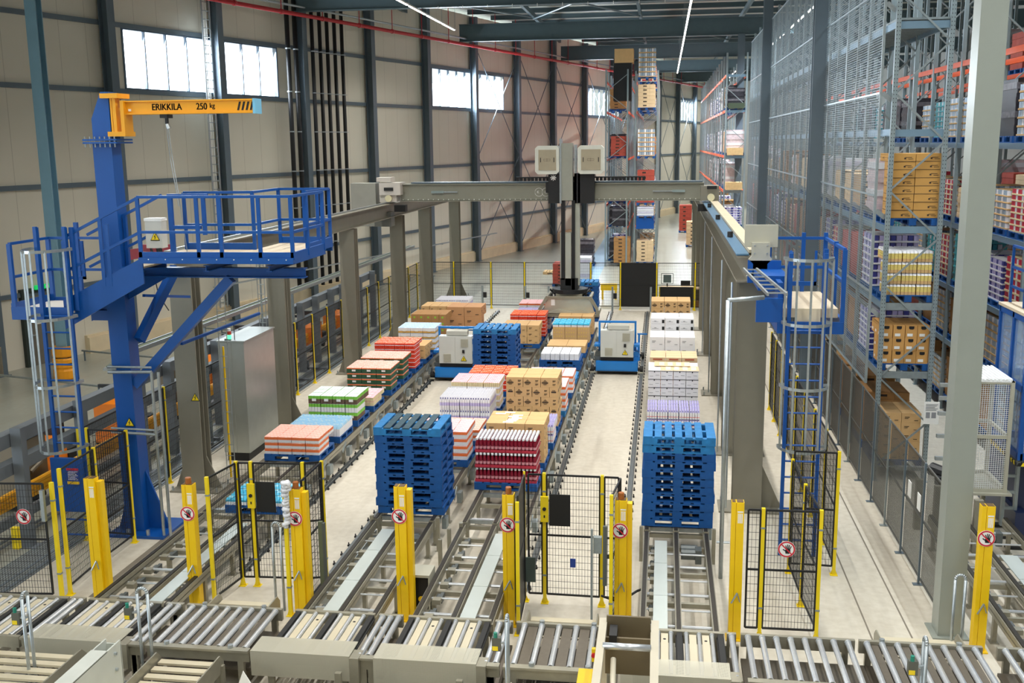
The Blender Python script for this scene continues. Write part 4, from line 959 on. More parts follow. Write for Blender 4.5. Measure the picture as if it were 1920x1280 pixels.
m = MB(); m.box(-0.66, -0.62, 10.0, 10.05, 1.72, 1.86); m.obj('emergency_stop_housing', yellow, t); m = MB(); m.tube((-0.64, 9.97, 1.80), (-0.64, 10.0, 1.80), 0.022, 12); m.obj('red_button', signred, t)
t = thing('cable_trunking', 'white steel trunking with open bolted end pointing at the lanes, bottom left', 'trunking', (-6.3, 9.5, 0.9))
wt = mat('trunking_white', (206, 210, 202), 0.4, 0.2)
m = MB(); m.box(-6.52, -6.32, 8.8, 10.45, 1.24, 1.26); m.box(-6.34, -6.32, 8.8, 10.75, 0.7, 1.25); m.box(-6.52, -6.50, 8.8, 10.75, 0.7, 1.25); m.box(-6.52, -6.32, 10.74, 10.76, 0.7, 1.2); m.obj('channel', wt, t)
for z in (0.95, 1.15): MB().tube((-6.32, 10.6, z), (-6.29, 10.6, z), 0.02, 8).obj('bolt', galv, t)
MB().box(-6.3, -6.0, 9.6, 9.65, 0.8, 0.86).obj('bracket', inox, t)
MB().box(-6.46, -6.38, 9.0, 9.08, 0, 1.24).obj('leg', galv, t)
t = thing('warning_plate', 'white pointed sign plate with red ring at the bottom edge', 'sign', (-4.72, 10.6, 0.5))
m = MB(); m.prism([(-4.9, 0.62), (-4.50, 0.62), (-4.74, 1.03)], 10.6, 10.61, 'y'); m.obj('plate', paper, t); MB().box(-4.72, -4.68, 10.61, 10.63, 0, 0.7).obj('stem', galv, t)
m = MB(); disc(m, (-4.70, 0.68), 0.06, 0.08, 10.595, 0); m.obj('red_ring', signred, t)
t = thing('conveyor_frame', 'long grey conveyor beams below the perforated guards at the bottom', 'conveyor', (-3, 11.3, 0))
m = MB(); m.box(-9.0, 4.2, 11.30, 11.36, 0.12, 0.26); m.box(-9.0, 4.2, 10.9, 10.96, 0.12, 0.26); m.obj('beam', inox, t)
m = MB(); m.box(-9.0, 4.2, 11.0, 11.25, 0.1, 0.12); m.obj('drip_tray', dark_plate, t)
for k in range(9): 
    x = -8.6+k*1.55; m = MB(); m.box(x-0.04, x+0.04, 11.3, 11.36, 0, 0.12); m.box(x-0.04, x+0.04, 11.62, 11.68, 0, 0.5); m.obj('leg', inox, t)
    m = MB(); m.tube((x+0.3, 11.45, 0.25), (x+0.55, 11.45, 0.25), 0.06, 8); m.box(x+0.55, x+0.65, 11.38, 11.52, 0.15, 0.35); m.obj('gear_motor', motor_m, t)
# ---------------------------------------------------------------- pallets
def pallet_proto(m1, name='pallet', W_=1.2, D_=1.0, H_=0.144, mid=None):
    t = thing(name, 'x', 'pallet', (0, 0, 0))
    m = MB(); n = 7; xs = [0.0, 0.135+0.03, 0.33, 0.53, 0.73, 0.93, W_-0.135]
    xs = [0.0, 0.185, 0.355, 0.525, 0.695, 0.865, W_-0.15]
    ws = [0.15, 0.12, 0.12, 0.12, 0.12, 0.12, 0.15]
    for q, (x, w) in enumerate(zip(xs, ws)): m.box(x-W_/2, x+w-W_/2, 0, D_, H_-0.022, H_, 1 if 0 < q < 6 else 0)
    m.obj('top_deck', [m1, mid or m1], t)
    m = MB()
    for y in (0, D_/2-0.05, D_-0.10): m.box(-W_/2, W_/2, y, y+0.10, H_-0.044, H_-0.022)
    m.obj('stringer_boards', m1, t)
    for y in (0, D_/2-0.05, D_-0.10):
        for x, w in ((-W_/2, 0.23), (-0.08, 0.16), (W_/2-0.23, 0.23)): MB().box(x, x+w, y, y+(0.10 if y in (0, D_-0.10) else 0.10), 0.022, H_-0.044).obj('block', m1, t)
    m = MB()
    for y in (0, D_-0.10): m.box(-W_/2, W_/2, y, y+0.10, 0, 0.022)
    for x in (-W_/2, -0.0725, W_/2-0.145): m.box(x, x+0.145, 0.10, D_-0.10, 0, 0.022)
    m.obj('bottom_frame', m1, t)
    return t
P_BLUE = pallet_proto(blue_pal); P_WORN = pallet_proto(blue_pal_worn); P_DARK = pallet_proto(blue_pal_worn, mid=mat('pallet_weathered_dark', (44, 74, 88), 0.6, 0, 0.25, 7, 0.3)); P_WOOD = pallet_proto(wood, 'wooden_pallet')
PROTOS = [P_BLUE, P_WORN, P_WOOD, P_DARK]
def pallet(x, y, z, lab, group=None, kind=0, dx=0.0):
    return dup(PROTOS[kind], (x+dx, y, z), lab, group)
def pstack(xc, y, z0, n, nm, seed=1):
    random.seed(seed)
    for k in range(n):
        top = (k == n-1)
        pallet(xc, y+random.uniform(-.012, .012), z0+0.144*k, 'blue pallet, %s in the %s' % ('topmost' if top else ('lowest' if k == 0 else ORD[k]+' from the bottom'), nm), nm, (3 if seed == 2 else 1) if top else (1 if (k > n-3 and seed == 4) else 0), random.uniform(-.018, .018))
pstack(-4.37, 17.2, 0.55, 11, 'near left stack of blue pallets', 2)
pstack(0.33, 17.1, 0.55, 11, 'stack of blue pallets in the right lane', 4)
pstack(-4.56, 27.9, 0.55, 10, 'stack of blue pallets beside the left shuttle', 3)
# ---------------------------------------------------------------- goods (one prototype of each kind, then copies)
LIB = {}
def face_marks(m, w, d, h, fn):
    """fn(u0,u1,v0,v1,mat) rectangles in face units drawn 1 mm proud on front (-y), right (+x) and left (-x)"""
    for (u0, u1, v0, v1, mm) in fn('f', w, h): m.box(-w/2+u0, -w/2+u1, -0.0015, 0.0, v0, v1, mm)
    for (u0, u1, v0, v1, mm) in fn('s', d, h):
        m.box(w/2, w/2+0.0015, u0, u1, v0, v1, mm); m.box(-w/2-0.0015, -w/2, d-u1, d-u0, v0, v1, mm)
def carton_proto(key, w, d, h, body, marks=None, mats=None, top=None, name='carton'):
    """box with a base frame at its front centre bottom: x -w/2..w/2, y 0..d, z 0..h"""
    g = 0.0055
    m = MB(); m.box(-w/2+g, w/2-g, g, d-g, 0, h-0.002, 0)
    if marks: face_marks(m, w-2*g, d-2*g, h-0.002, lambda f, a, b: [(u0, u1, v0, v1, mm) for (u0, u1, v0, v1, mm) in marks(f, a, b)])
    if top: 
        for (u0, u1, v0, v1, mm) in top(w, d): m.box(-w/2+u0, -w/2+u1, v0, v1, h-0.002, h-0.0005, mm)
    # shift marks to meet the inset faces
    o = m.obj(name, [body]+(mats or []), None, (0, 0, 0)); LIB[key] = (o, w, d, h); PROTO_OBJS.append(o); return o
PROTO_OBJS = []
tape = mat('packing_tape_tan', (190, 150, 98), 0.4, 0, 0.03)
def mk_logo(f, w, h):
    r = [(w*0.16, w*0.34, h*0.26, h*0.30, 1), (w*0.10, w*0.40, h*0.35, h*0.38, 1), (w*0.06, w*0.44, h*0.42, h*0.52, 1), (w*0.12, w*0.38, h*0.57, h*0.61, 1), (w*0.18, w*0.32, h*0.66, h*0.70, 1), (w*0.23, w*0.27, h*0.74, h*0.78, 1),
         (w*0.70, w*0.88, h*0.66, h*0.72, 1), (w*0.70, w*0.84, h*0.57, h*0.61, 1), (w*0.70, w*0.88, h*0.30, h*0.36, 1), (w*0.70, w*0.84, h*0.20, h*0.24, 1)]
    return r
def mk_small(f, w, h): return [(w*0.15, w*0.40, h*0.55, h*0.62, 1), (w*0.15, w*0.34, h*0.42, h*0.47, 1), (w*0.65, w*0.85, h*0.2, h*0.26, 1)]
def mk_label(f, w, h): return [(w*0.15, w*0.62, h*0.14, h*0.36, 2), (w*0.28, w*0.72, h*0.74, h*0.94, 1), (w*0.34, w*0.66, h*0.70, h*0.74, 1)] if f == 'f' else [(w*0.2, w*0.5, h*0.15, h*0.35, 2)]
def mk_sq(f, w, h): return [(w*0.80, w*0.97, h*0.30, h*0.80, 1), (w*0.10, w*0.55, h*0.48, h*0.52, 2), (w*0.25, w*0.40, h*0.56, h*0.64, 2), (w*0.05, w*0.7, h*0.2, h*0.22, 2)]
def mk_blackgap(f, w, h): return [(0, w, h*0.92, h*0.985, 1), (w*0.47, w*0.55, h*0.78, h*0.92, 1), (w*0.1, w*0.4, h*0.30, h*0.34, 2), (w*0.6, w*0.9, h*0.45, h*0.49, 2)]
def mk_dots(f, w, h): return [(w*(0.12+0.2*k), w*(0.18+0.2*k), h*0.45, h*0.72, 1) for k in range(4)]
def mk_swoosh(f, w, h): return [(w*0.55, w*0.62, h*0.3, h*0.5, 1), (w*0.6, w*0.85, h*0.5, h*0.56, 1), (w*0.70, w*0.9, h*0.3, h*0.36, 1), (0, w, 0.0, h*0.05, 1)]
def top_tape(w, d): return [(0, w, d*0.46, d*0.54, 0)]
grey_print = mat('grey_print', (140, 142, 146), 0.7)
green_print = mat('lime_print', (150, 200, 60), 0.7); yellow_print = mat('yellow_print', (236, 206, 84), 0.7)
white_carton = mat('white_cardboard', (238, 238, 240), 0.6, 0, 0.03)
carton_proto('logo', 0.395, 0.33, 0.225, carton, mk_logo, [ink])
carton_proto('plain', 0.395, 0.33, 0.20, carton, mk_small, [ink])
carton_proto('tall', 0.295, 0.33, 0.22, carton, mk_small, [ink])
carton_proto('flat', 0.595, 0.26, 0.11, carton, mk_small, [ink])
carton_proto('flat2', 0.395, 0.33, 0.125, carton, mk_dots, [yellow_print])
carton_proto('green', 0.235, 0.33, 0.21, carton_dk, lambda f, w, h: [(w*0.35, w*0.62, h*0.35, h*0.65, 1)], [green_print])
carton_proto('big', 0.595, 0.5, 0.33, mat('cardboard_reddish', (204, 152, 104), 0.8), mk_small, [ink])
carton_proto('blacksq', 0.395, 0.33, 0.19, white_carton, mk_sq, [blackprint, grey_print])
carton_proto('whitelay', 0.295, 0.33, 0.20, white_carton, mk_blackgap, [blackprint, grey_print])
carton_proto('white', 0.395, 0.33, 0.25, white_carton, mk_small, [grey_print])
carton_proto('label', 0.24, 0.33, 0.265, mat('cardboard_golden', (208, 156, 88), 0.8), mk_label, [blackprint, paper])
carton_proto('kc', 0.5, 0.5, 0.16, mat('cardboard_golden2', (196, 148, 78), 0.8), mk_swoosh, [ink])
def pale_of(m):
    k = m.name+'_pale'
    c = m.node_tree.nodes['Mix'].inputs[6].default_value if 'Mix' in m.node_tree.nodes else (0.8, 0.8, 0.8, 1)
    s = [255*((v*12.92) if v <= 0.0031308 else (1.055*v**(1/2.4)-0.055)) for v in c[:3]]
    return mat(k, tuple(min(255, v*0.55+255*0.45) for v in s), 0.3, 0, 0.04, 20)
# shrink packs of drink cartons, trays of bottles
def pack_proto(key, w, d, h, nx, ny, topm, sidem, bandm=None, labm=None, name='drink_pack', ridge=0.25, band=(0.55, 0.97), gap=0.05, cap=None, labels=0):
    """shrink-wrapped block of cartons: nx by ny gable/brick tops, side colour and band"""
    m = MB(); cw, cd = (w-0.012)/nx, (d-0.012)/ny
    for i in range(nx):
        for j in range(ny):
            tm = 5 if (i*3+j*5+(i//2)) % 4 == 1 else 0
            x0, y0 = -w/2+0.006+i*cw, 0.006+j*cd; gx = cw*gap; gy = cd*gap; zb = h*(1-ridge)
            m.box(x0+gx, x0+cw-gx, y0+gy, y0+cd-gy, 0, zb, 1)
            if band: m.box(x0+gx-0.0008, x0+cw-gx+0.0008, y0+gy-0.0008, y0+cd-gy+0.0008, h*band[0], min(zb, h*band[1])-0.001, 2)
            if ridge > 0.02:
                i0 = len(m.v); xm = x0+cw/2
                m.v += [(x0+gx, y0+gy, zb), (x0+cw-gx, y0+gy, zb), (x0+cw-gx, y0+cd-gy, zb), (x0+gx, y0+cd-gy, zb), (x0+gx*2, y0+cd/2, h), (x0+cw-gx*2, y0+cd/2, h)]
                for q in ((0,1,5,4),(2,3,4,5),(1,2,5),(3,0,4)): m.f.append(tuple(i0+k for k in q)); m.m.append(tm)
            else: m.box(x0+gx, x0+cw-gx, y0+gy, y0+cd-gy, zb, h-0.001, tm)
    if cap:
        for i in range(nx):
            for j in range(ny): m.tube((-w/2+0.003+(i+.5)*cw, 0.003+(j+.25)*cd, h*(1-ridge*0.5)), (-w/2+0.003+(i+.5)*cw, 0.003+(j+.25)*cd, h*(1-ridge*0.2)), cw*0.2, 6, 3)
    for k in range(labels):
        u = -w/2+w*(k+0.5)/labels; m.box(u-0.05, u+0.05, -0.004, -0.001, h*0.30, h*0.62, 4)
    o = m.obj(name, [topm, sidem, bandm or sidem, cap or topm, paper, pale_of(topm)], None, (0, 0, 0)); LIB[key] = (o, w, d, h); PROTO_OBJS.append(o); return o
c_peach = mat('juice_peach', (246, 186, 168), 0.4, 0, 0.05, 20); c_orange = mat('juice_orange', (240, 122, 66), 0.45, 0, 0.05, 20)
c_white = mat('drink_white', (238, 238, 242), 0.4, 0, 0.02); c_salmon = mat('juice_salmon', (246, 182, 164), 0.4, 0, 0.04, 20)
c_dgreen = mat('juice_dark_green', (52, 92, 66), 0.5, 0, 0.08, 20); c_green = mat('milk_lime_green', (128, 200, 70), 0.45, 0, 0.04); c_mint = mat('milk_pale_mint', (222, 240, 232), 0.35, 0, 0.03)
c_brown = mat('tray_brown', (106, 82, 66), 0.6, 0, 0.08); c_red = mat('juice_red', (228, 62, 40), 0.45, 0, 0.06, 20); c_redtop = mat('juice_red_orange', (242, 104, 60), 0.4, 0, 0.06, 20)
c_lblue = mat('drink_pale_blue', (176, 206, 240), 0.35, 0, 0.05, 20); c_gold = mat('drink_gold', (214, 170, 92), 0.5, 0, 0.08, 20); c_tan = mat('can_cream', (226, 208, 164), 0.45, 0, 0.06, 20)
c_pink = mat('drink_pink', (240, 178, 188), 0.4, 0, 0.05, 20); c_lil = mat('drink_lilac', (196, 188, 232), 0.4, 0, 0.08, 30); c_navy = mat('cap_navy', (70, 72, 150), 0.4); c_red2 = mat('bottle_crimson', (132, 28, 48), 0.22, 0, 0.12, 12)
c_tray = mat('tray_crimson', (190, 48, 70), 0.5, 0, 0.05); c_cyan = mat('pack_cyan', (60, 180, 220), 0.4, 0, 0.05); c_bluetop = mat('bottle_sky_blue', (168, 212, 238), 0.3, 0, 0.08, 18); c_teal = mat('bottle_teal', (70, 170, 180), 0.25, 0, 0.1, 12)
pack_proto('orange', 0.298, 0.333, 0.125, 10, 8, c_peach, c_white, c_orange, ridge=0.10, band=(0.45, 0.9), gap=0.07)
pack_proto('bluebot', 0.298, 0.333, 0.24, 4, 4, c_bluetop, c_white, c_white, ridge=0.3, band=(0.3, 0.4))
pack_proto('green', 0.298, 0.333, 0.193, 4, 4, c_mint, c_brown, c_green, ridge=0.05, band=(0.55, 0.94), gap=0.04, labels=1)
pack_proto('greenside', 0.298, 0.333, 0.193, 4, 4, c_mint, c_white, c_green, ridge=0.05, band=(0.55, 0.94), gap=0.06)
pack_proto('pink', 0.398, 0.26, 0.11, 4, 3, c_pink, c_tan, c_tan, ridge=0.1, band=None, gap=0.03)
pack_proto('salmon', 0.398, 0.333, 0.147, 14, 6, c_salmon, c_dgreen, c_orange, ridge=0.10, band=(0.72, 0.9), gap=0.06, labels=1)
pack_proto('red', 0.298, 0.333, 0.122, 5, 4, c_redtop, c_red, c_white, ridge=0.12, band=(0.35, 0.5), gap=0.05)
pack_proto('pblue', 0.398, 0.333, 0.175, 10, 6, c_lblue, c_white, c_gold, ridge=0.1, band=(0.0, 0.35), gap=0.06, labels=1)
pack_proto('purpleb', 0.238, 0.333, 0.30, 4, 5, c_white, c_white, c_lil, ridge=0.35, band=(0.3, 0.55), gap=0.06, cap=c_navy)
pack_proto('tan', 0.398, 0.333, 0.16, 8, 7, c_pink, c_tan, c_white, ridge=0.08, band=(0.0, 0.3), gap=0.05)
pack_proto('tanwhite', 0.298, 0.333, 0.16, 3, 3, c_white, c_tan, c_white, ridge=0.08, band=(0.0, 0.3), gap=0.05)
pack_proto('pinkbox', 0.298, 0.333, 0.15, 12, 8, mat('box_pale_pink', (246, 196, 200), 0.4, 0, 0.03), c_white, c_orange, ridge=0.08, band=(0.5, 0.9), gap=0.06)
pack_proto('cyan', 0.198, 0.333, 0.12, 2, 3, c_cyan, c_white, c_cyan, ridge=0.2, band=(0.5, 0.95), gap=0.02)
pack_proto('whitepack', 0.278, 0.333, 0.20, 2, 3, film, film, None, ridge=0.1, band=None, gap=0.02)
pack_proto('purpletray', 0.238, 0.333, 0.20, 4, 6, c_lil, c_white, c_red, ridge=0.25, band=(0.2, 0.26), gap=0.08, cap=c_navy)
pack_proto('tealbot', 0.28, 0.28, 0.30, 3, 3, c_teal, c_teal, c_white, ridge=0.35, band=(0.3, 0.5), gap=0.1)
pack_proto('yellowcan', 0.298, 0.333, 0.225, 4, 4, c_white, mat('can_yellow', (226, 204, 116), 0.4, 0, 0.14, 30), carton, ridge=0.25, band=(0.0, 0.28), gap=0.06)
pack_proto('redcan', 0.298, 0.333, 0.24, 4, 4, c_tray, c_tray, c_tan, ridge=0.15, band=(0.0, 0.4), gap=0.06)
pack_proto('silver', 0.298, 0.333, 0.22, 4, 4, c_white, mat('can_silver_blue', (176, 194, 212), 0.3, 0.3, 0.2, 30), c_tan, ridge=0.2, band=(0.0, 0.2), gap=0.06)
# tray of red bottles: every bottle is a part
def bottle_tray():
    t = thing('bottle_tray', 'x', 'tray of bottles', (0, 0, 0)); w, d, h = 0.29, 0.33, 0.285
    m = MB(); m.box(-w/2, w/2, 0, d, 0, 0.008); m.box(-w/2, w/2, 0, 0.004, 0, 0.055); m.box(-w/2, w/2, d-0.004, d, 0, 0.055); m.box(-w/2, -w/2+0.004, 0, d, 0, 0.055); m.box(w/2-0.004, w/2, 0, d, 0, 0.055); m.obj('tray', c_tray, t)
    proto = None
    for i in range(4):
        for j in range(4):
            x = -w/2+w*(i+0.5)/4; y = d*(j+0.5)/4
            if proto is None:
                m = MB(); m.lathe([(0.030, 0.01), (0.034, 0.03), (0.034, 0.16), (0.026, 0.20), (0.014, 0.235), (0.014, 0.245)], (0, 0), 8, 0)
                m.lathe([(0.0345, 0.07), (0.0345, 0.12)], (0, 0), 8, 2, cap=False); m.lathe([(0.026, 0.238), (0.026, 0.272), (0.018, 0.28)], (0, 0), 8, 1)
                proto = m.obj('bottle', [c_red2, c_white, mat('bottle_label_pink', (214, 150, 160), 0.5)], t, None); proto.location = (x, y, 0)
            else:
                b = proto.copy(); COL.objects.link(b); b.parent = t; b.location = (x, y, 0)
    m = MB(); m.box(-w/2+0.01, w/2-0.01, 0.012, d-0.01, 0.18, 0.182)
    return t
TRAY = bottle_tray()
KN = {'orange': 'juice_pack', 'bluebot': 'bottle_pack', 'green': 'milk_pack', 'greenside': 'milk_pack', 'pink': 'juice_tray', 'salmon': 'juice_pack', 'red': 'juice_pack', 'pblue': 'milk_pack', 'purpleb': 'bottle_pack', 'tan': 'can_tray', 'pinkbox': 'juice_box_pack', 'cyan': 'film_pack', 'whitepack': 'film_pack', 'purpletray': 'bottle_tray_pack', 'yellowcan': 'can_tray', 'blacksq': 'white_carton', 'whitelay': 'white_carton', 'white': 'white_carton', 'peachtray': 'fruit_tray'}
COLN = ['left', 'second', 'third', 'fourth', 'fifth', 'sixth']
def load(key, xc, y, z, nx, ny, nz, what, where, cat='carton', group=None, alt=None, stagger=False, keyf=None, jit=0.004, seed=0):
    """nx by ny by nz copies of a prototype; only the ones on the outside of the block are made"""
    random.seed(seed or hash(where) % 1000 if False else len(where)*7+nx*3+nz)
    o, w, d, h = LIB[key]; g = group or (what+' '+where)
    for k in range(nz):
        off = w/2 if (stagger and k % 2) else 0
        n = nx-1 if off else nx
        for j in range(ny):
            for i in range(n):
                if 0 < i < n-1 and 0 < j < ny-1 and k < nz-1: continue
                kk = keyf(i, j, k) if keyf else key
                src = LIB[kk][0]
                if j == ny-1 and k < nz-1: continue
                row = 'front' if j == 0 else ('back' if j == ny-1 else ('middle' if ny == 3 else nth(j)))
                lab = '%s %s%s%s, %s column' % (what, where, '' if nz == 1 else ', %s layer' % ('top' if k == nz-1 else ORD[k]), ', %s row' % row, COLN[i])
                c = src.copy(); COL.objects.link(c); c.name = KN.get(kk, 'carton')
                c.location = (xc+(i-(n-1)/2)*w+random.uniform(-jit, jit), y+0.02+j*d+random.uniform(-jit, jit), z+k*h)
                c['label'] = lab; c['category'] = cat; c['group'] = g; c['_w'] = tuple(c.location)
        if off:
            # half cartons closing the staggered layer
            for s in (-1, 1):
                for j in range(ny):
                    c = LIB['half'][0].copy(); COL.objects.link(c); c.location = (xc+s*(nx-0.5)*w/2, y+0.02+j*d, z+k*h)
                    c['label'] = 'brown half carton %s, %s layer, %s side, %s row' % (where, ORD[k], 'left' if s < 0 else 'right', 'front' if j == 0 else ('back' if j == ny-1 else 'middle')); c['category'] = cat; c['group'] = g; c['_w'] = tuple(c.location)
carton_proto('half', 0.1975, 0.33, 0.225, carton, lambda f, w, h: [(w*0.2, w*0.8, h*0.45, h*0.6, 1), (w*0.3, w*0.7, h*0.66, h*0.72, 1)], [ink])
ZP = 0.694
def slot(xc, y, lab, kind=0, z=0.55): return pallet(xc, y, z, 'blue pallet '+lab, 'pallets under goods in the lanes', kind)
# --- leftmost lane (x centre -7.6)
XL = -7.57
slot(XL, 20.0, 'under the orange juice cartons nearest the camera'); load('orange', XL, 20.0, ZP, 4, 3, 3, 'peach orange juice pack', 'nearest in leftmost lane', 'drink pack')
slot(XL, 21.4, 'under the pale blue bottles'); load('bluebot', XL, 21.4, ZP, 4, 3, 1, 'pack of pale blue capped bottles', 'behind the orange juice', 'drink pack')
slot(XL, 22.78, 'under the green milk cartons'); load('green', XL, 22.78, ZP, 4, 3, 3, 'lime green milk pack', 'behind pale blue bottles', 'drink pack', keyf=lambda i, j, k: 'greenside' if k == 1 else 'green')
slot(XL, 24.15, 'under the low pink tray packs'); load('pink', XL, 24.15, ZP, 3, 4, 2, 'low pink topped tray pack', 'right behind the green milk', 'drink pack')
slot(XL, 25.85, 'under the nearer salmon juice cartons'); load('salmon', XL, 25.85, ZP, 3, 3, 4, 'salmon topped green pack', 'on nearer matching pallet', 'drink pack')
slot(XL, 27.15, 'under the farther salmon juice cartons'); load('salmon', XL, 27.15, ZP, 3, 3, 4, 'salmon topped green pack', 'on farther matching pallet', 'drink pack')
slot(XL, 28.55, 'under the red and orange packs'); load('red', XL, 28.55, ZP, 4, 3, 6, 'bright red and orange carton pack', 'on the red pallet', 'drink pack')
slot(XL, 29.9, 'under the low brown cartons behind the red packs'); load('plain', XL, 29.9, ZP, 3, 3, 2, 'plain brown carton', 'low behind the red packs', 'carton')
slot(XL, 31.3, 'under the pale blue topped cartons'); load('pblue', XL, 31.3, ZP, 3, 3, 4, 'pale blue gold banded pack', 'far in leftmost lane', 'drink pack')
slot(XL, 33.0, 'under the lime printed cartons'); load('green', XL, 33.0, ZP, 5, 3, 5, '', '', 'carton') if False else None
LIB['limecar'] = LIB.pop('green') if False else LIB['green']
random.seed(11)
def limeload():
    w = 0.235
    m = MB(); m.box(-w/2+.003, w/2-.003, .003, .327, 0, 0.208, 0); m.box(-w*0.15, w*0.12, 0.0015, 0.003, 0.08, 0.14, 1)
    o = m.obj('carton', [carton_dk, green_print], None, (0, 0, 0)); LIB['lime'] = (o, w, 0.33, 0.21); PROTO_OBJS.append(o)
limeload()
load('lime', XL, 33.0, ZP, 5, 3, 4, 'small lime spotted carton', 'behind pale blue packs', 'carton')
slot(XL, 34.5, 'under the far plain cartons'); load('tall', XL, 34.5, ZP, 4, 3, 4, 'pale lidded brown carton', 'behind lime spotted cartons', 'carton')
slot(XL+0.2, 35.9, 'under the last white bottle packs'); load('purpleb', XL+0.2, 35.9, ZP, 5, 3, 3, 'white and blue bottle pack', 'last in the leftmost lane', 'drink pack')
# --- load riding on the left shuttle
pallet(-6.62+0.0, 34.3, 0.78, 'blue pallet lifted behind the left shuttle cabinet', 'pallets under goods in the lanes', 0)
load('big', -6.62, 34.3, 0.924, 2, 2, 2, 'large reddish carton', 'raised behind the left shuttle', 'carton')
# --- low pallet in the near gate box
pallet(-7.10, 16.9, 0.55, 'blue pallet behind the left fence box', 'pallets under goods in the lanes', 0)
load('cyan', -7.10, 16.9, ZP, 6, 3, 1, 'low cyan and white pack', 'behind the left fence box', 'drink pack')
# --- second lane (x centre -4.45)
XM = -4.45
slot(XM, 20.0, 'under the pink juice boxes'); load('pinkbox', XM, 20.0, ZP, 4, 3, 4, 'pink and orange juice pack', 'behind near blue stack', 'drink pack')
slot(XM, 21.4, 'under the low peach packs'); load('orange', XM, 21.4, ZP, 4, 3, 2, 'low peach topped pack', 'behind the pink juice boxes', 'drink pack')
slot(XM, 22.85, 'under the white and navy carton packs'); load('purpleb', XM, 22.85, ZP, 5, 3, 1, 'white gabled pack', 'in the lower layer beside the tall cartons', 'drink pack'); load('purpleb', XM, 22.87, ZP+0.3, 5, 3, 1, 'white gabled pack', 'in the upper layer beside the tall cartons', 'drink pack')
slot(XM, 24.25, 'under the pink topped cream cans'); load('tan', XM, 24.25, ZP, 3, 3, 4, 'pink topped can tray', 'before the rear blue stack', 'drink pack', keyf=lambda i, j, k: 'tan')
slot(XM, 26.0, 'under the orange packs hidden by the rear stack'); load('red', XM+0.1, 26.0, ZP, 4, 3, 4, 'orange topped pack', 'half hidden before the rear pallet stack', 'drink pack')
slot(XM, 32.55, 'under the tall brown cartons behind the rear stack'); load('plain', XM, 32.55, ZP, 3, 3, 3, 'row printed carton', 'behind the rear blue stack', 'carton')
slot(XM, 33.9, 'under the orange and white packs'); load('red', XM+0.05, 33.9, ZP, 4, 3, 6, 'orange and white pack', 'behind the row printed cartons', 'drink pack')
slot(XM+0.05, 35.3, 'under the dark topped bottle packs'); load('purpletray', XM+0.05, 35.3, ZP, 5, 3, 3, 'dark and white bottle tray', 'near the gripper', 'drink pack')
slot(XM-0.1, 37.2, 'under the farthest pink packs'); load('pinkbox', XM-0.1, 37.2, ZP, 4, 3, 4, 'salmon pink pack', 'beyond the gripper', 'drink pack')
# --- third lane (x centre -2.87)
XR = -2.87
slot(XR, 18.65, 'under the trays of red bottles')
k0 = 0
for k in range(3):
    for j in range(2):
        for i in range(4):
            x = XR+(i-1.5)*0.295; y = 18.69+j*0.335+(0.0 if k < 2 else 0.03); z = ZP+k*0.287
            lab = 'tray of red bottles with white caps, %s layer, %s row, %s from the left' % (['bottom', 'middle', 'top'][k], ['front', 'back'][j], COLN[i] if i else 'first')
            dup(TRAY, (x, y, z), lab, 'trays of red bottles'); 
slot(XR, 19.98, 'under the tall cartons behind the red bottles'); load('plain', XR, 19.98, ZP, 3, 3, 4, 'brown carton', 'right behind the red bottles', 'carton')
random.seed(5)
for k in range(8):
    x, y = XR-0.52+random.uniform(0, 0.42), 20.06+k*0.11
    m = MB(); m.box(x, x+0.21, y, y+0.09, ZP+0.8, ZP+0.802); one('paper_sheet', m, paper, 'white delivery note lying on the cartons behind the red bottles, %s from the front' % nth(k), 'paper', (x, y, ZP+0.8), 'white papers on the cartons')
slot(XR+0.02, 21.4, 'under the sagging white and purple packs'); load('purpletray', XR+0.03, 21.4, ZP, 5, 3, 2, 'white and purple shrink pack', 'between tall carton loads', 'drink pack')
slot(XR, 22.75, 'under the tall printed cartons'); load('logo', XR, 22.75, ZP, 3, 3, 5, 'brown diamond printed carton', 'in the tallest load', 'carton', stagger=True)
slot(XR+0.02, 24.15, 'under the orange cartons behind the tall cartons', 1); load('pinkbox', XR+0.04, 24.15, ZP, 4, 3, 4, 'orange sided pack', 'behind the tallest carton load', 'drink pack')
slot(XR+0.02, 26.0, 'under the low pink packs'); load('pinkbox', XR+0.06, 26.0, ZP, 4, 3, 3, 'low pink pack', 'right of the rear blue stack', 'drink pack')
slot(XR, 27.6, 'standing empty with a white strip', 1)
m = MB(); m.box(XR+0.3, XR+0.42, 27.62, 28.55, ZP, ZP+0.012); one('white_strip', m, paper, 'white board lying on the empty blue pallet', 'board', (XR+0.3, 27.6, ZP))
pallet(XR-0.02, 29.4, 0.55, 'blue pallet, lower of the two under the white film packs', 'two pallets under the white film packs', 0); pallet(XR-0.02, 29.4, 0.694, 'blue pallet, upper of the two under the white film packs', 'two pallets under the white film packs', 0)
load('whitepack', XR-0.02, 29.4, 0.838, 4, 3, 1, 'white film wrapped pack', 'on the doubled blue pallets', 'pack')
slot(XR, 31.2, 'under the low brown cartons in the third lane'); load('flat', XR, 31.2, ZP, 2, 4, 2, 'low flat brown carton', 'behind the white film packs', 'carton')
slot(XR, 32.9, 'under the blue topped cartons'); load('flat2', XR, 32.9, ZP, 3, 3, 4, 'yellow marked brown carton', 'under blue carton tops', 'carton'); load('cyan', XR, 32.9, ZP+0.5, 6, 3, 1, 'blue and white open carton top', 'on the yellow marked cartons', 'pack')
slot(XR, 34.4, 'under the pale topped cartons before the gripper'); load('plain', XR+0.03, 34.4, ZP, 3, 3, 3, 'pale topped brown carton', 'just before the gripper', 'carton')
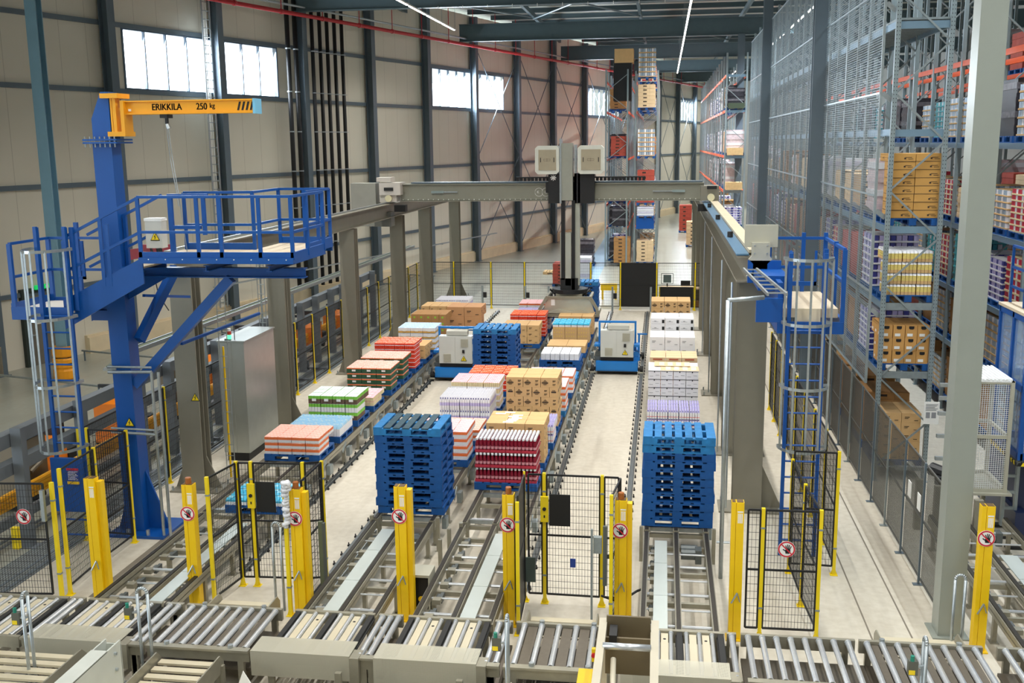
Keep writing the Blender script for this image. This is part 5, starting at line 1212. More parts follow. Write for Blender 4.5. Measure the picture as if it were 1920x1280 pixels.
slot(XR-0.1, 36.0, 'under the cartons below the gripper'); load('flat', XR-0.1, 35.9, ZP, 2, 3, 2, 'dark flat brown carton', 'held under the gripper', 'carton')
pstack(-3.1, 41.0, 0.0, 11, 'tall stack of blue pallets beyond the gripper', 5)
# --- right lane (x centre 0.31)
X5 = 0.30
slot(X5, 22.9, 'under the purple bottle trays'); load('purpletray', X5, 22.9, ZP, 5, 3, 2, 'lilac bottle tray', 'behind the right blue stack', 'drink pack')
slot(X5, 24.3, 'under the layered white cartons'); load('whitelay', X5, 24.3, ZP, 4, 3, 5, 'white carton with black edge', 'under the peach sheets', 'carton')
random.seed(8)
for k, (dx, dy, ww, dd) in enumerate(((-0.30, 0.05, 0.9, 0.5), (-0.45, 0.45, 0.85, 0.5))):
    z = ZP+1.0+0.02*k
    m = MB(); m.box(X5+dx, X5+dx+ww, 24.3+dy, 24.3+dy+dd, z, z+0.006)
    o = one('slip_sheet', m, carton_pale, ['peach cardboard sheet with white slots on the layered white cartons, nearer one', 'peach cardboard sheet on the layered white cartons, farther one'][k], 'sheet', (X5+dx, 24.3+dy, z), 'peach sheets on the white cartons')
    for a in range(4):
        for b in range(3): MB().box(X5+dx+0.12+a*0.2, X5+dx+0.24+a*0.2, 24.3+dy+0.08+b*0.13, 24.3+dy+0.15+b*0.13, z+0.006, z+0.008).obj('white_slot', paper, o)
slot(X5, 25.9, 'under the peach fruit trays'); 
carton_proto('peachtray', 0.395, 0.3, 0.09, carton_pale, lambda f, w, h: [(w*0.2, w*0.8, h*0.3, h*0.7, 1)], [mat('tray_print_red', (186, 90, 60), 0.6)], name='fruit_tray')
load('peachtray', X5+0.02, 25.9, ZP, 3, 3, 11, 'peach cardboard tray', 'between two white carton loads', 'tray')
slot(X5, 27.3, 'under the plain white cartons'); load('white', X5, 27.3, ZP, 3, 3, 5, 'plain white carton', 'behind the peach trays', 'carton')
slot(X5, 28.7, 'under the white cartons with black squares'); load('blacksq', X5, 28.7, ZP, 3, 3, 8, 'white carton with black square', 'before the farthest brown cartons', 'carton')
slot(X5, 31.5, 'under the farthest brown cartons on the right'); load('logo', X5-0.02, 31.5, ZP, 3, 3, 7, 'brown printed carton', 'farthest back in the right lane', 'carton')
# ---------------------------------------------------------------- hall shell on the far right and behind
struct('wall_right', MB().box(19.8, 20, -6, 132, 0, 14.6), mat('right_wall_grey_panel', (150, 152, 148), 0.6))
struct('wall_back', MB().box(-32, 20, -6.2, -6, 0, 14.6), mat('back_wall_grey_panel', (170, 170, 164), 0.6))
struct('wall_far', MB().box(-8, 20, 118, 118.2, 0, 14.6), mat('back_wall_grey_panel', (170, 170, 164), 0.6))
# ---------------------------------------------------------------- racks
rackblue = mat('rack_steel_pale_blue', (132, 160, 180), 0.35, 0.45, 0.05)
rackpost = mat('rack_post_galvanised', (150, 164, 168), 0.4, 0.5, 0.06)
def frame(par, x0, x1, y, z1, bz=0.95, p=0.09, det=True):
    m = MB()
    for x in (x0, x1):
        m.box(x-p/2, x+p/2, y-0.004, y+0.004, 0, z1); m.box(x-p/2, x-p/2+0.006, y, y+0.075, 0, z1); m.box(x+p/2-0.006, x+p/2, y, y+0.075, 0, z1)
        m.box(x-0.07, x+0.07, y-0.05, y+0.1, 0, 0.012)
    f = m.obj('upright_frame', rackpost, par)
    if det:
        h = MB()
        for x in (x0, x1):
            z = 0.2
            while z < z1-0.1: h.box(x-0.03, x-0.018, y-0.0055, y-0.004, z, z+0.02); h.box(x+0.018, x+0.03, y-0.0055, y-0.004, z, z+0.02); z += 0.075
        h = h.obj('punched_slots', blackprint, f); h['kind'] = 'stuff'
    b = MB(); z = 0.3; s = 0; up = True
    b.bar((x0, y+0.04, 0.3), (x1, y+0.04, 0.3), 0.03, 0.03)
    while z+bz < z1:
        a, c = (x0, x1) if up else (x1, x0); b.bar((a, y+0.04, z), (c, y+0.04, z+bz), 0.03, 0.035); z += bz; up = not up
    b.obj('brace', galv_dull, f)
    return f
def pallet_block(t, xc, y, z, w, d, m1):
    pass
def rpallet():
    t = thing('pallet', 'x', 'pallet', (0, 0, 0)); m = MB()
    for k in range(7): m.box(-0.5, 0.5, k*0.178, k*0.178+0.13, 0.122, 0.144)
    m.obj('top_deck', blue_pal, t); m = MB()
    for x in (-0.5, -0.07, 0.36): 
        for y in (0, 0.53, 1.06): m.box(x, x+0.14, y, y+0.14, 0.022, 0.122)
    m.obj('block_rows', blue_pal, t); m = MB()
    for x in (-0.5, -0.07, 0.36): m.box(x, x+0.14, 0, 1.2, 0, 0.022)
    m.obj('bottom_boards', blue_pal, t); return t
RP = rpallet(); PROTOS.append(RP)
def wload_proto(key, h, mats_, kind):
    """film wrapped pallet load: layered blocks with slight unevenness, base x -.48...48, y 0..1.15"""
    random.seed(hash(key) % 97 if False else sum(map(ord, key)))
    m = MB(); n = max(2, int(round(h/0.17 if kind != 'sack' else h/0.3))); hh = h/n
    for k in range(n):
        j = random.uniform(-.012, .012)
        if kind == 'box':
            for i in range(3):
                for q in range(3): m.box(-0.47+i*0.315+j, -0.47+i*0.315+0.31+j, 0.02+q*0.375, 0.02+q*0.375+0.37, k*hh, (k+1)*hh-0.006, 0)
            m.box(-0.2+j, 0.0+j, 0.018, 0.02, k*hh+hh*0.4, k*hh+hh*0.7, 1)
        elif kind == 'can':
            for i in range(8):
                for q in range(9): m.box(-0.47+i*0.118+0.008, -0.47+i*0.118+0.108, 0.02+q*0.125+0.008, 0.02+q*0.125+0.115, k*hh+0.04, (k+1)*hh-0.01, 1 if (i+q) % 3 else 2)
            m.box(-0.475, 0.475, 0.015, 1.155, k*hh, k*hh+0.04, 0)
        else:
            m.box(-0.45+j, 0.45+j, 0.03, 1.12, k*hh, (k+1)*hh, 0); m.box(-0.47, 0.47, 0.01, 1.15, k*hh+hh*0.3, k*hh+hh*0.75, 1 if k % 2 else 0)
    m.box(-0.44, 0.44, 0.05, 1.10, h, h+0.006, 0)
    o = m.obj('wrapped_load', mats_, None, (0, 0, 0)); PROTO_OBJS.append(o); return o
WL = {
 'whitefilm': (wload_proto('whitefilm', 1.25, [film, mat('film_lilac', (206, 204, 224), 0.25, 0, 0.15, 9)], 'sack'), 'white film wrapped load'),
 'pinkbag': (wload_proto('pinkbag', 1.3, [mat('film_pinkish', (214, 196, 200), 0.35, 0, 0.15, 9), film], 'sack'), 'pinkish film wrapped load'),
 'brownbox': (wload_proto('brownbox', 1.2, [carton_dk, ink], 'box'), 'brown carton load'),
 'redcans': (wload_proto('redcans', 1.15, [c_tan, c_tray, film], 'can'), 'red and cream can load'),
 'teal': (wload_proto('teal', 1.2, [c_teal, c_teal, film], 'can'), 'teal bottle load'),
 'whitecan': (wload_proto('whitecan', 1.1, [carton, mat('can_silver_blue', (176, 194, 212), 0.3, 0.3, 0.2, 30), c_white], 'can'), 'silver can load'),
 'redbox': (wload_proto('redbox', 1.1, [mat('box_brick_red', (176, 74, 58), 0.6, 0, 0.1), ink], 'box'), 'brick red carton load'),
 'dark': (wload_proto('dark', 1.3, [mat('dark_film', (58, 56, 62), 0.2, 0, 0.3, 8), mat('dark_film2', (110, 106, 112), 0.2, 0, 0.3, 8)], 'sack'), 'dark film wrapped load'),
 'palebox': (wload_proto('palebox', 1.0, [carton_pale, ink], 'box'), 'pale carton load'),
 'purple': (wload_proto('purple', 1.15, [c_white, c_lil, c_navy], 'can'), 'lilac and white pack load'),
}
NMK = {'whitefilm': 'film_wrapped_load', 'pinkbag': 'film_wrapped_load', 'dark': 'film_wrapped_load', 'brownbox': 'carton_load', 'redbox': 'carton_load', 'palebox': 'carton_load', 'redcans': 'can_load', 'whitecan': 'can_load', 'teal': 'bottle_load', 'purple': 'can_load'}
def rload(key, x, y, z, where, sc=1.0):
    o, nm = WL[key]; c = o.copy(); COL.objects.link(c); c.name = NMK[key]; c.location = (x, y, z); c.scale = (1, 1, sc); c['_w'] = tuple(c.location)
    c['label'] = nm + ' ' + where; c['category'] = 'pallet load'; c['group'] = 'wrapped loads in the racks'
    return c
def rp(x, y, z, where): dup(RP, (x, y, z), 'blue pallet ' + where, 'blue pallets in the racks')
LV = ['floor level', 'first shelf', 'second shelf', 'third shelf', 'fourth shelf', 'top shelf']
def rack(x0, x1, y0, nb, levels, top, lab, nm, mixd, beam_m, bay=2.8, occ=1.0, seed=1, skip=(), frames_det=1, shelf_top=None, deep_end=True, empty_from=9, nload=99):
    t = thing('pallet_rack', lab, 'rack', (x0, y0, 0), 'pallet racks'); random.seed(seed)
    for b in range(nb+1): frame(t, x0, x1, y0+b*bay, top, det=(b < frames_det))
    for k, z in enumerate(levels):
        if z < 0.5: continue
        for b in range(nb):
            ya, yb = y0+b*bay+0.05, y0+(b+1)*bay-0.02
            m = MB(); m.box(x0-0.03, x0+0.02, ya, yb, z-0.13, z); m.box(x1-0.02, x1+0.03, ya, yb, z-0.13, z); m.obj('shelf_beam', beam_m(k, b), t)
        if deep_end: MB().box(x0+0.04, x1-0.04, y0+0.05, y0+0.09, z-0.15, z-0.01).obj('end_beam', rackblue if k > 2 else galv_dull, t)
    if shelf_top:
        m = MB(); m.box(x0, x1, y0+0.1, y0+nb*bay, shelf_top, shelf_top+0.04)
        y = y0+0.2
        while y < y0+nb*bay: m.box(x0, x1, y, y+0.05, shelf_top-0.07, shelf_top); y += 0.3
        m.obj('shelf_deck', galv_dull, t)
    keys = mixd
    for b in range(min(nb, nload)):
        for k, z in enumerate(levels):
            if k >= empty_from: continue
            for j in range(2):
                if (b, k, j) in skip or random.random() > occ: continue
                y = y0+b*bay+0.12+j*1.34; xc = (x0+x1)/2
                where = '%s, %s, %s bay, %s half' % (nm, LV[k], CNT[b], 'near' if j == 0 else 'far')
                if b < 5: rp(xc, y, z, where)
                rload(random.choice(keys[k] if isinstance(keys, dict) else keys), xc, y+0.02, z+0.144, where, random.uniform(0.75, 1.0))
    return t
MIX = ['whitefilm', 'pinkbag', 'brownbox', 'redcans', 'whitecan', 'redbox', 'teal', 'purple', 'palebox']
L1 = [0.28, 2.33, 3.75, 5.3, 7.2, 9.25]
m1 = {0: ['brownbox', 'dark', 'whitecan'], 1: ['purple', 'whitecan', 'brownbox', 'redbox'], 2: ['redcans', 'brownbox', 'purple', 'redbox'], 3: ['whitefilm', 'pinkbag', 'palebox', 'brownbox'], 4: ['whitefilm'], 5: ['whitefilm']}
rack(4.45, 5.45, 21.75, 12, L1, 12.3, 'tall galvanised pallet rack right behind the mesh wall', 'in rack behind mesh wall', m1, lambda k, b: rackblue if k != 1 else galv_dull, seed=4, occ=0.92, shelf_top=9.27, frames_det=1,
     skip=[(0, 0, 0), (0, 1, 0), (0, 2, 0), (0, 3, 0)], empty_from=4)
# hand built goods of the first bay
RX = 4.95; RY = 21.87
def rslot(z, lab): dup(RP, (RX, RY, z), 'blue pallet ' + lab, 'blue pallets in the racks')
rslot(5.3, 'under the tall brown cartons at the rack end'); load('kc', RX, RY, 5.444, 2, 2, 8, 'flat brown carton', 'high at the rack end', 'carton')
rslot(3.75, 'under the yellow cans at the rack end'); load('yellowcan', RX, RY, 3.894, 3, 3, 4, 'yellow can tray', 'at the rack end', 'can tray')
rslot(2.33, 'under the white labelled cartons at the rack end'); load('label', RX-0.01, RY, 2.474, 4, 3, 3, 'carton with white label', 'at the rack end', 'carton')
rslot(0.28, 'under the lowest cartons at the rack end'); load('plain', RX+0.02, RY, 0.424, 2, 3, 5, 'brown carton', 'lowest at the rack end', 'carton')
t = thing('rack_sign', 'white printed load sign on the right rack post', 'sign', (5.5, 21.7, 1.5))
MB().box(5.36, 5.66, 21.71, 21.725, 1.25, 1.72).obj('panel', paper, t)
m = MB()
for k in range(5): m.box(5.39, 5.63-0.03*(k % 3), 21.705, 21.71, 1.66-k*0.03, 1.672-k*0.03)
for a, b in ((5.40, 5.48), (5.51, 5.60)): m.box(a, b, 21.705, 21.71, 1.38, 1.50)
m.obj('printed_lines', grey_print, t)
# lower aisle rack rows behind
L2 = [0.3, 1.9, 3.3, 4.9, 6.9, 8.9, ]
rack(7.35, 8.35, 22.5, 11, L2, 12.6, 'galvanised rack row across the crane aisle with orange upper beams', 'across the aisle', {0: ['brownbox', 'whitecan'], 1: ['redbox', 'brownbox', 'whitecan'], 2: ['teal', 'redcans', 'whitecan', 'purple'], 3: ['redcans', 'palebox', 'whitecan'], 4: ['dark', 'teal', 'whitecan'], 5: ['dark']}, lambda k, b: rackorange if k >= 5 else rackblue, seed=9, occ=0.95, frames_det=0, deep_end=False, empty_from=5, nload=8)
rack(10.5, 11.5, 24.0, 9, L2, 12.6, 'back rack row with orange beams, farthest right', 'in farthest right rack', MIX, lambda k, b: rackorange, seed=12, occ=0.85, frames_det=0, deep_end=False, empty_from=6, nload=5)
# open rack beyond the mesh wall
rack(3.25, 4.30, 58.0, 14, [0.2, 2.4, 4.4, 6.25, 8.65, 10.5], 11.6, 'long open rack with orange beams behind the right crane rail', 'in far open rack', ['whitefilm', 'pinkbag', 'whitefilm', 'dark', 'purple', 'brownbox'], lambda k, b: rackorange, seed=21, occ=0.55, frames_det=0, empty_from=5, nload=10)
for z, h in ((6.25, 0.4), (4.4, 0.42), (8.7, 0.3)):
    m = MB(); m.box(3.35, 4.2, 57.9, 59.0, z+0.02, z+h)
    one('crate', m, wood if z != 8.7 else mat('crate_dark_green', (58, 70, 52), 0.6), {6.25: 'pale wooden crate on the end of the open rack, upper one', 4.4: 'pale wooden crate on the end of the open rack, lower one', 8.7: 'dark green crate high on the end of the open rack'}[z], 'crate', (3.8, 57.9, z))
# centre double rack
for (x0, x1, nm, sd, mx, sk) in ((-3.25, -2.05, 'in left centre rack', 31, ['dark', 'redbox', 'dark', 'purple', 'brownbox'], ()), (-1.60, -0.38, 'in right centre rack', 33, {0: ['palebox'], 1: ['whitefilm', 'palebox'], 2: ['whitefilm'], 3: ['redbox', 'brownbox'], 4: ['whitecan', 'dark'], 5: ['redcans'], 6: ['palebox']}, ())):
    lv = [0.12, 2.15, 3.5, 6.1, 8.75, 10.4]
    LVs = LV
    rack(x0, x1, 60.0, 8, lv, 11.0 if x0 < -2 else 10.9, 'tall centre rack %s with orange beams' % ('left half' if x0 < -2 else 'right half'), nm, mx if isinstance(mx, list) else mx, lambda k, b: rackorange, seed=sd, occ=0.45, frames_det=0, skip=[(0, k, 0) for k in range(6)], deep_end=False, nload=5)
xr = -0.99
for z, key, sc, lab in ((10.4, 'whitecan', 1.4, 'tall cream can load at the very top of the centre rack'), (8.75, 'palebox', 1.25, 'sagging green and cream load near the top of the centre rack'), (6.1, 'whitecan', 1.35, 'silver can load with brown layers in the centre rack'), (3.5, 'redbox', 1.65, 'tall brick red carton load in the centre rack'), (2.75, 'whitefilm', 0.42, 'low white film load on the blue bin'), (0.15, 'palebox', 1.2, 'pale grey cartons at the foot of the centre rack')):
    rp(xr, 59.75, z, 'at centre rack end, under the ' + ' '.join(lab.split()[:7])); c = rload(key, xr, 59.77, z+0.144, '', sc); c['label'] = lab
m = MB(); m.box(-1.5, -0.5, 59.8, 60.9, 2.17, 2.78); one('bin', m, blue, 'blue plastic bin in the centre rack end', 'bin', (xr, 59.8, 2.17))
t = thing('load_stack', 'tall dark load under a cardboard lid at the top left of the centre rack', 'pallet load', (-2.6, 60, 10.6))
m = MB(); m.box(-2.85, -1.85, 60.1, 61.2, 9.3, 11.6); m.obj('dark_wrap', black, t); m = MB(); m.box(-2.80, -1.75, 60.0, 61.2, 11.35, 12.1); m.obj('cardboard_lid', carton, t)
for i, (x, y, z, key, sc, lab) in enumerate(((-2.5, 60.1, 6.25, 'redbox', 1.0, 'brown load in the left centre rack end, upper'), (-2.4, 60.1, 4.0, 'dark', 0.8, 'dark film load in the left centre rack end, middle'), (-2.4, 60.1, 2.3, 'dark', 0.8, 'dark film load in the left centre rack end, low'), (-2.3, 60.0, 0.2, 'brownbox', 1.2, 'brown cartons at the foot of the left centre rack'))):
    c = rload(key, x, y, z, '', sc); c['label'] = lab
# goods on the floor beyond the back fence
for (x, y, key, sc, lab) in ((2.07, 71.5, 'palebox', 1.55, 'tall beige carton load alone on the far floor'), (1.75, 83.0, 'redbox', 1.8, 'orange red load farther back on the floor'), (-4.38, 60.0, 'dark', 1.05, 'dark wrapped load on the far floor, right one'), (-5.4, 60.6, 'dark', 1.15, 'dark wrapped load on the far floor, left one'), (-3.9, 50.4, 'whitefilm', 1.1, 'white and red wrapped load behind the gripper'), (-4.9, 51.2, 'redbox', 0.9, 'red carton load behind the gripper')):
    c = rload(key, x, y, 0.144, '', sc); c['label'] = lab; c['group'] = 'loads on the far floor'; dup(RP, (x, y-0.02, 0), 'pallet under the ' + lab, 'pallets on the far floor')
dup(P_WOOD, (-5.8, 56.0, 0), 'single wooden pallet on the floor beyond the back fence', None)
# packing desk beyond the back fence on the right
t = thing('packing_desk', 'pale desk with monitor behind the back fence on the right', 'desk', (0.8, 45.2, 0))
MB().box(-0.05, 1.75, 44.75, 45.45, 0.80, 0.86).obj('desk_top', carton_pale, t)
for x in (0.0, 1.65): MB().box(x, x+0.05, 44.9, 45.35, 0, 0.80).obj('leg', black, t)
m = MB(); m.box(0.06, 0.40, 45.3, 45.34, 1.02, 1.36); o = one('monitor', m, mat('screen_grey_green', (92, 112, 112), 0.3), 'small grey screen in a wire frame on the far desk', 'monitor', (0.23, 45.3, 0.86))
q = MB(); 
for a, b in (((-0.02, 0.98), (0.48, 0.98)), ((0.48, 0.98), (0.48, 1.42)), ((0.48, 1.42), (-0.02, 1.42)), ((-0.02, 1.42), (-0.02, 0.98))): q.bar((a[0], 45.3, a[1]), (b[0], 45.3, b[1]), 0.02, 0.02)
q.box(0.2, 0.26, 45.3, 45.33, 0.86, 1.0); q.obj('wire_frame', black, o)
t = thing('chair', 'green office chair behind the far packing desk', 'chair', (1.03, 46.0, 0))
MB().box(0.8, 1.26, 45.8, 46.2, 0.45, 0.50).obj('seat', mat('chair_lime', (150, 176, 60), 0.7), t); MB().box(0.82, 1.24, 46.18, 46.22, 0.6, 1.0).obj('backrest', black, t)
for x in (0.82, 1.22):
    for y in (45.83, 46.17): MB().box(x-0.015, x+0.015, y-0.015, y+0.015, 0, 0.45).obj('leg', black, t)
random.seed(3)
for k, (x, y, s) in enumerate(((0.35, 45.6, 0.3), (0.75, 45.75, 0.25), (1.45, 45.6, 0.35), (1.5, 45.15, 0.3))):
    m = MB(); m.box(x-s/2, x+s/2, y-s/2, y+s/2, 0, s*0.9); one('carton', m, carton_dk, ['small open brown box under the far desk, left', 'small brown box under the far desk, middle', 'brown box under the far desk, right', 'brown box under the far desk front right'][k], 'carton', (x, y, 0), 'boxes under the far desk')
t = thing('barrier', 'low yellow steel barrier beyond the back fence', 'barrier', (-2.4, 47, 0))
MB().box(-2.75, -2.0, 47.0, 47.1, 0.42, 0.72).obj('rail', amber, t)
for x in (-2.7, -2.1): MB().box(x, x+0.08, 47.0, 47.1, 0, 0.42).obj('post', amber, t)
for i, x in enumerate((-7.6, -5.75, -4.75, -2.05, -0.45)):
    t = thing('sensor_post', 'slim grey sensor post before the back fence, %s from the left' % nth(i), 'sensor post', (x, 43.6, 0), 'sensor posts at the back fence')
    MB().box(x-0.04, x+0.04, 43.6, 43.66, 0, 1.05).obj('pole', galv_dull, t); MB().box(x+0.04, x+0.18, 43.55, 43.65, 0.55, 0.78).obj('sensor', black, t)
struct('trim_7', MB().box(-4.3, -3.3, 46.0, 100, 0, 0.006), mat('floor_strip_pale_blue', (128, 170, 196), 0.35))  # one even pale blue strip lying on the floor
# ---------------------------------------------------------------- crane cabin, cage and conveyor in the aisle
lane_conveyor((4.72, 5.25, 5.95), (5.36, 5.62), 13.12, 18.2, 'chain conveyor with pale plates in the aisle right of the massive column', True)
lane_conveyor((6.5, 7.0, 7.5), None, 12.6, 16.5, 'chain conveyor at the far right below the blue cabin', False)
t = thing('crane_cabin', 'blue steel crane cabin with glazed sides hanging at the right edge', 'crane cabin', (6.2, 18.5, 1.5))
X0, X1c, Y0, Y1c, Z0, Z1 = 6.2, 7.6, 18.5, 20.0, 1.5, 4.0
m = MB()
for x in (X0, X1c):
    for y in (Y0, (Y0+Y1c)/2, Y1c): m.box(x-0.04, x+0.04, y-0.04, y+0.04, Z0, Z1)
for z in (Z0+0.06, (Z0+Z1)/2, Z1-0.05):
    for x in (X0, X1c): m.box(x-0.04, x+0.04, Y0, Y1c, z-0.06, z+0.06)
    for y in (Y0, Y1c): m.box(X0, X1c, y-0.04, y+0.04, z-0.06, z+0.06)
m.obj('frame', blue, t)
g = mat('cabin_glass', (150, 180, 220), 0.08, 0, 0, alpha=0.35)
m = MB(); m.box(X0-0.005, X0+0.005, Y0, Y1c, Z0, Z1); m.obj('side_pane', g, t); m = MB(); m.box(X0, X1c, Y0-0.005, Y0+0.005, Z0, Z1); m.obj('front_pane', g, t)
MB().box(X0, X1c, Y0, Y1c, Z0-0.04, Z0).obj('floor_plate', mat('cabin_floor_grey', (110, 130, 150), 0.5), t); MB().box(X0-0.06, X1c+0.05, Y0-0.05, Y1c+0.05, Z1, Z1+0.05).obj('roof', ply, t)
m = MB(); wires(m, (X0+0.05, Y0+0.1), (X0+0.05, Y1c-0.1), Z0+0.2, Z1-0.2, 0.3, 0.3, 0.012); m.obj('inner_ladder', galv, t)
a = MB(); b = MB(); n = 22
for k in range(n):
    y = Y0-0.05+(Y1c-Y0+0.1)*k/n; (a if k % 2 else b).prism([(y, Z0-0.10), (y+1.6/n, Z0-0.10), (y+1.6/n+0.03, Z0-0.04), (y+0.03, Z0-0.04)], X0-0.06, X0-0.045, 'x')
    x = X0-0.05+(X1c-X0)*k/n; (a if k % 2 else b).prism([(x, Z0-0.10), (x+1.4/n, Z0-0.10), (x+1.4/n+0.03, Z0-0.04), (x+0.03, Z0-0.04)], Y0-0.065, Y0-0.05, 'y')
a.obj('yellow_stripe', yellow, t); b.obj('black_stripe', blackprint, t)
m = MB()
for y in (Y0, (Y0+Y1c)/2, Y1c): m.box(X0+0.1, X0+0.14, y-0.02, y+0.02, Z1, Z1+1.1)
for z in (Z1+0.35, Z1+0.7, Z1+1.08): m.box(X0+0.1, X0+0.14, Y0, Y1c, z-0.02, z+0.02); m.box(X0+0.1, X1c, Y0-0.02, Y0+0.02, z-0.02, z+0.02)
m.obj('roof_railing', blue, t)
m = MB(); m.box(6.35, 7.6, 18.9, 20.6, 0.05, 1.4); m.box(6.25, 6.45, 18.6, 20.8, 0.05, 0.5); m.obj('chassis', mat('crane_deep_blue', (26, 40, 78), 0.4), t)
m = MB()
for y in (17.6, 18.1, 18.6, 19.2): m.box(5.98, 6.35, y, y+0.14, 0, 0.05)
m.obj('rail_foot', rubber, t)
m = MB()
for z in (0.5, 0.8, 1.1): m.box(6.08, 6.28, 18.75, 18.8, z, z+0.05)
m.box(6.05, 6.1, 18.73, 18.82, 0.2, 1.45); m.box(6.26, 6.31, 18.73, 18.82, 0.2, 1.45); m.obj('step_ladder', galv_dull, t)
t = thing('mesh_cage', 'pale wire mesh cage with ribbed roof left of the blue cabin', 'cage', (5.4, 18.5, 0.95))
m = MB()
for x in (5.42, 6.0):
    for y in (18.5, 19.6): m.box(x-0.03, x+0.03, y-0.03, y+0.03, 0.9, 2.9)
for z in (0.93, 1.9, 2.87):
    for x in (5.42, 6.0): m.box(x-0.02, x+0.02, 18.5, 19.6, z-0.03, z+0.03)
    for y in (18.5, 19.6): m.box(5.42, 6.0, y-0.02, y+0.02, z-0.03, z+0.03)
m.obj('frame', stone_light, t)
m = MB(); wires(m, (5.45, 18.5), (5.97, 18.5), 0.96, 2.85, 0.035, 0.035, 0.003); wires(m, (5.42, 18.53), (5.42, 19.57), 0.96, 2.85, 0.035, 0.035, 0.003); m.obj('mesh', white, t)
m = MB()
for k in range(9): m.box(5.42+k*0.066, 5.455+k*0.066, 18.47, 19.63, 2.90, 2.94)
m.box(5.4, 6.02, 18.47, 19.63, 2.88, 2.90); m.obj('ribbed_roof', white, t)
m = MB(); m.box(5.3, 6.1, 18.4, 19.7, 0.86, 0.9); m.box(5.45, 5.52, 18.6, 18.7, 0, 0.86); m.box(5.9, 5.97, 19.4, 19.5, 0, 0.86); m.obj('base', stone_light, t)
MB().tube((5.36, 18.42, 1.5), (5.36, 18.42, 2.1), 0.03, 8).obj('grab_handle', white, t)
t = thing('lamp_pole', 'slim grey pole with spot fittings left of the massive column', 'pole', (4.9, 17.3, 0))
m = MB(); m.tube((4.98, 18.2, 0), (4.98, 18.2, 2.9), 0.03, 8); m.obj('pole', galv_dull, t)
for z in (1.55, 1.95, 2.35, 2.62, 2.85): MB().box(4.72, 4.98, 18.15, 18.22, z, z+0.06).obj('spot_fitting', galv, t)
t = thing('machine_feet', 'row of upright grey channel stubs with black drive beside the rack foot', 'machine part', (4.6, 19.2, 0))
for k in range(4): MB().box(4.62+k*0.24, 4.76+k*0.24, 18.9-k*0.35, 19.0-k*0.35, 0, 0.95).obj('channel_stub', inox, t)
m = MB(); m.tube((4.95, 19.3, 1.05), (5.25, 19.0, 1.0), 0.12, 10); m.box(5.0, 5.3, 18.9, 19.2, 0.8, 1.0); m.obj('drive', black, t)
m = MB(); m.box(4.4, 5.3, 19.6, 19.7, 0.9, 0.97); m.obj('top_bar', galv, t)
# ---------------------------------------------------------------- blue access tower on the left with jib crane
J = thing('jib_crane', 'tall blue jib crane post with yellow arm at the left', 'jib crane', (-9.6, 17.3, 0))
m = MB(); m.box(-10.0, -8.9, 16.85, 17.85, 0, 0.05); m.obj('base_plate', blue, J)
i0 = MB(); i0.v = [(-9.74, 17.1, .05), (-9.38, 17.1, .05), (-9.38, 17.45, .05), (-9.74, 17.45, .05), (-9.77, 17.1, 7.1), (-9.42, 17.1, 7.1), (-9.42, 17.42, 7.1), (-9.77, 17.42, 7.1)]
i0.f = [(0,3,2,1),(4,5,6,7),(0,1,5,4),(1,2,6,5),(2,3,7,6),(3,0,4,7)]; i0.m = [0]*6; i0.obj('post', blue, J)
m = MB(); m.prism([(-9.38, 0.05), (-8.98, 0.05), (-9.38, 1.15)], 17.3, 17.34, 'y'); m.prism([(-9.74, 0.05), (-9.98, 0.05), (-9.74, 0.8)], 17.3, 17.34, 'y'); m.obj('gusset', blue, J)
for x in (-9.98, -9.6, -9.22):
    MB().tube((x, 16.92, 0.05), (x, 16.92, 0.15), 0.035, 8).obj('anchor_bolt', galv, J)
m = MB(); m.box(-9.88, -9.26, 16.98, 17.55, 7.08, 7.11); m.box(-9.88, -9.26, 16.98, 17.55, 7.13, 7.16); m.obj('flange', blue, J)
for k in range(7): MB().tube((-9.84+k*0.09, 17.0, 7.02), (-9.84+k*0.09, 17.0, 7.2), 0.012, 6).obj('flange_bolt', galv, J)
m = MB(); m.prism([(-9.76, 7.16), (-9.42, 7.16), (-9.42, 7.95), (-9.56, 7.95), (-9.76, 7.5)], 17.12, 17.42, 'y'); m.obj('post_head', blue, J)
m = MB(); m.box(-9.54, -9.22, 17.05, 17.48, 7.84, 7.92); m.box(-9.46, -9.14, 17.08, 17.44, 7.20, 7.28); m.box(-9.36, -9.30, 17.12, 17.2, 7.25, 7.88); m.box(-9.22, -9.16, 17.12, 17.42, 7.25, 7.80); m.box(-9.4, -9.37, 17.12, 17.42, 7.28, 7.84)
A = m.obj('slewing_bracket', jib_yellow, J)
m = MB(); m.box(-9.2, -6.86, 17.22, 17.40, 7.585, 7.775); m.box(-9.2, -6.86, 17.17, 17.45, 7.775, 7.795); m.box(-9.2, -6.86, 17.17, 17.24, 7.565, 7.585); m.box(-9.2, -6.86, 17.38, 17.45, 7.565, 7.585); arm = m.obj('arm', jib_yellow, J)
MB().box(-6.86, -6.82, 17.16, 17.46, 7.55, 7.80).obj('end_cap', mat('cap_pale_blue', (120, 190, 225), 0.4), arm)
lettering('maker_lettering', 'ERIKKILA', 0.155, (-8.42, 17.219, 7.678), blackprint, arm, sx=0.86, bold=0.004)
lettering('load_lettering', '250', 0.155, (-7.79, 17.219, 7.678), blackprint, arm, sx=0.85, bold=0.004)
lettering('load_lettering', 'kg', 0.115, (-7.60, 17.219, 7.69), blackprint, arm, sx=0.9, bold=0.003)
m = MB()
for k in range(4): x = -7.16+k*0.075; m.prism([(x, 7.61), (x+0.035, 7.61), (x+0.075, 7.75), (x+0.04, 7.75)], 17.214, 17.219, 'y')
m.obj('hazard_stripes', blackprint, arm)
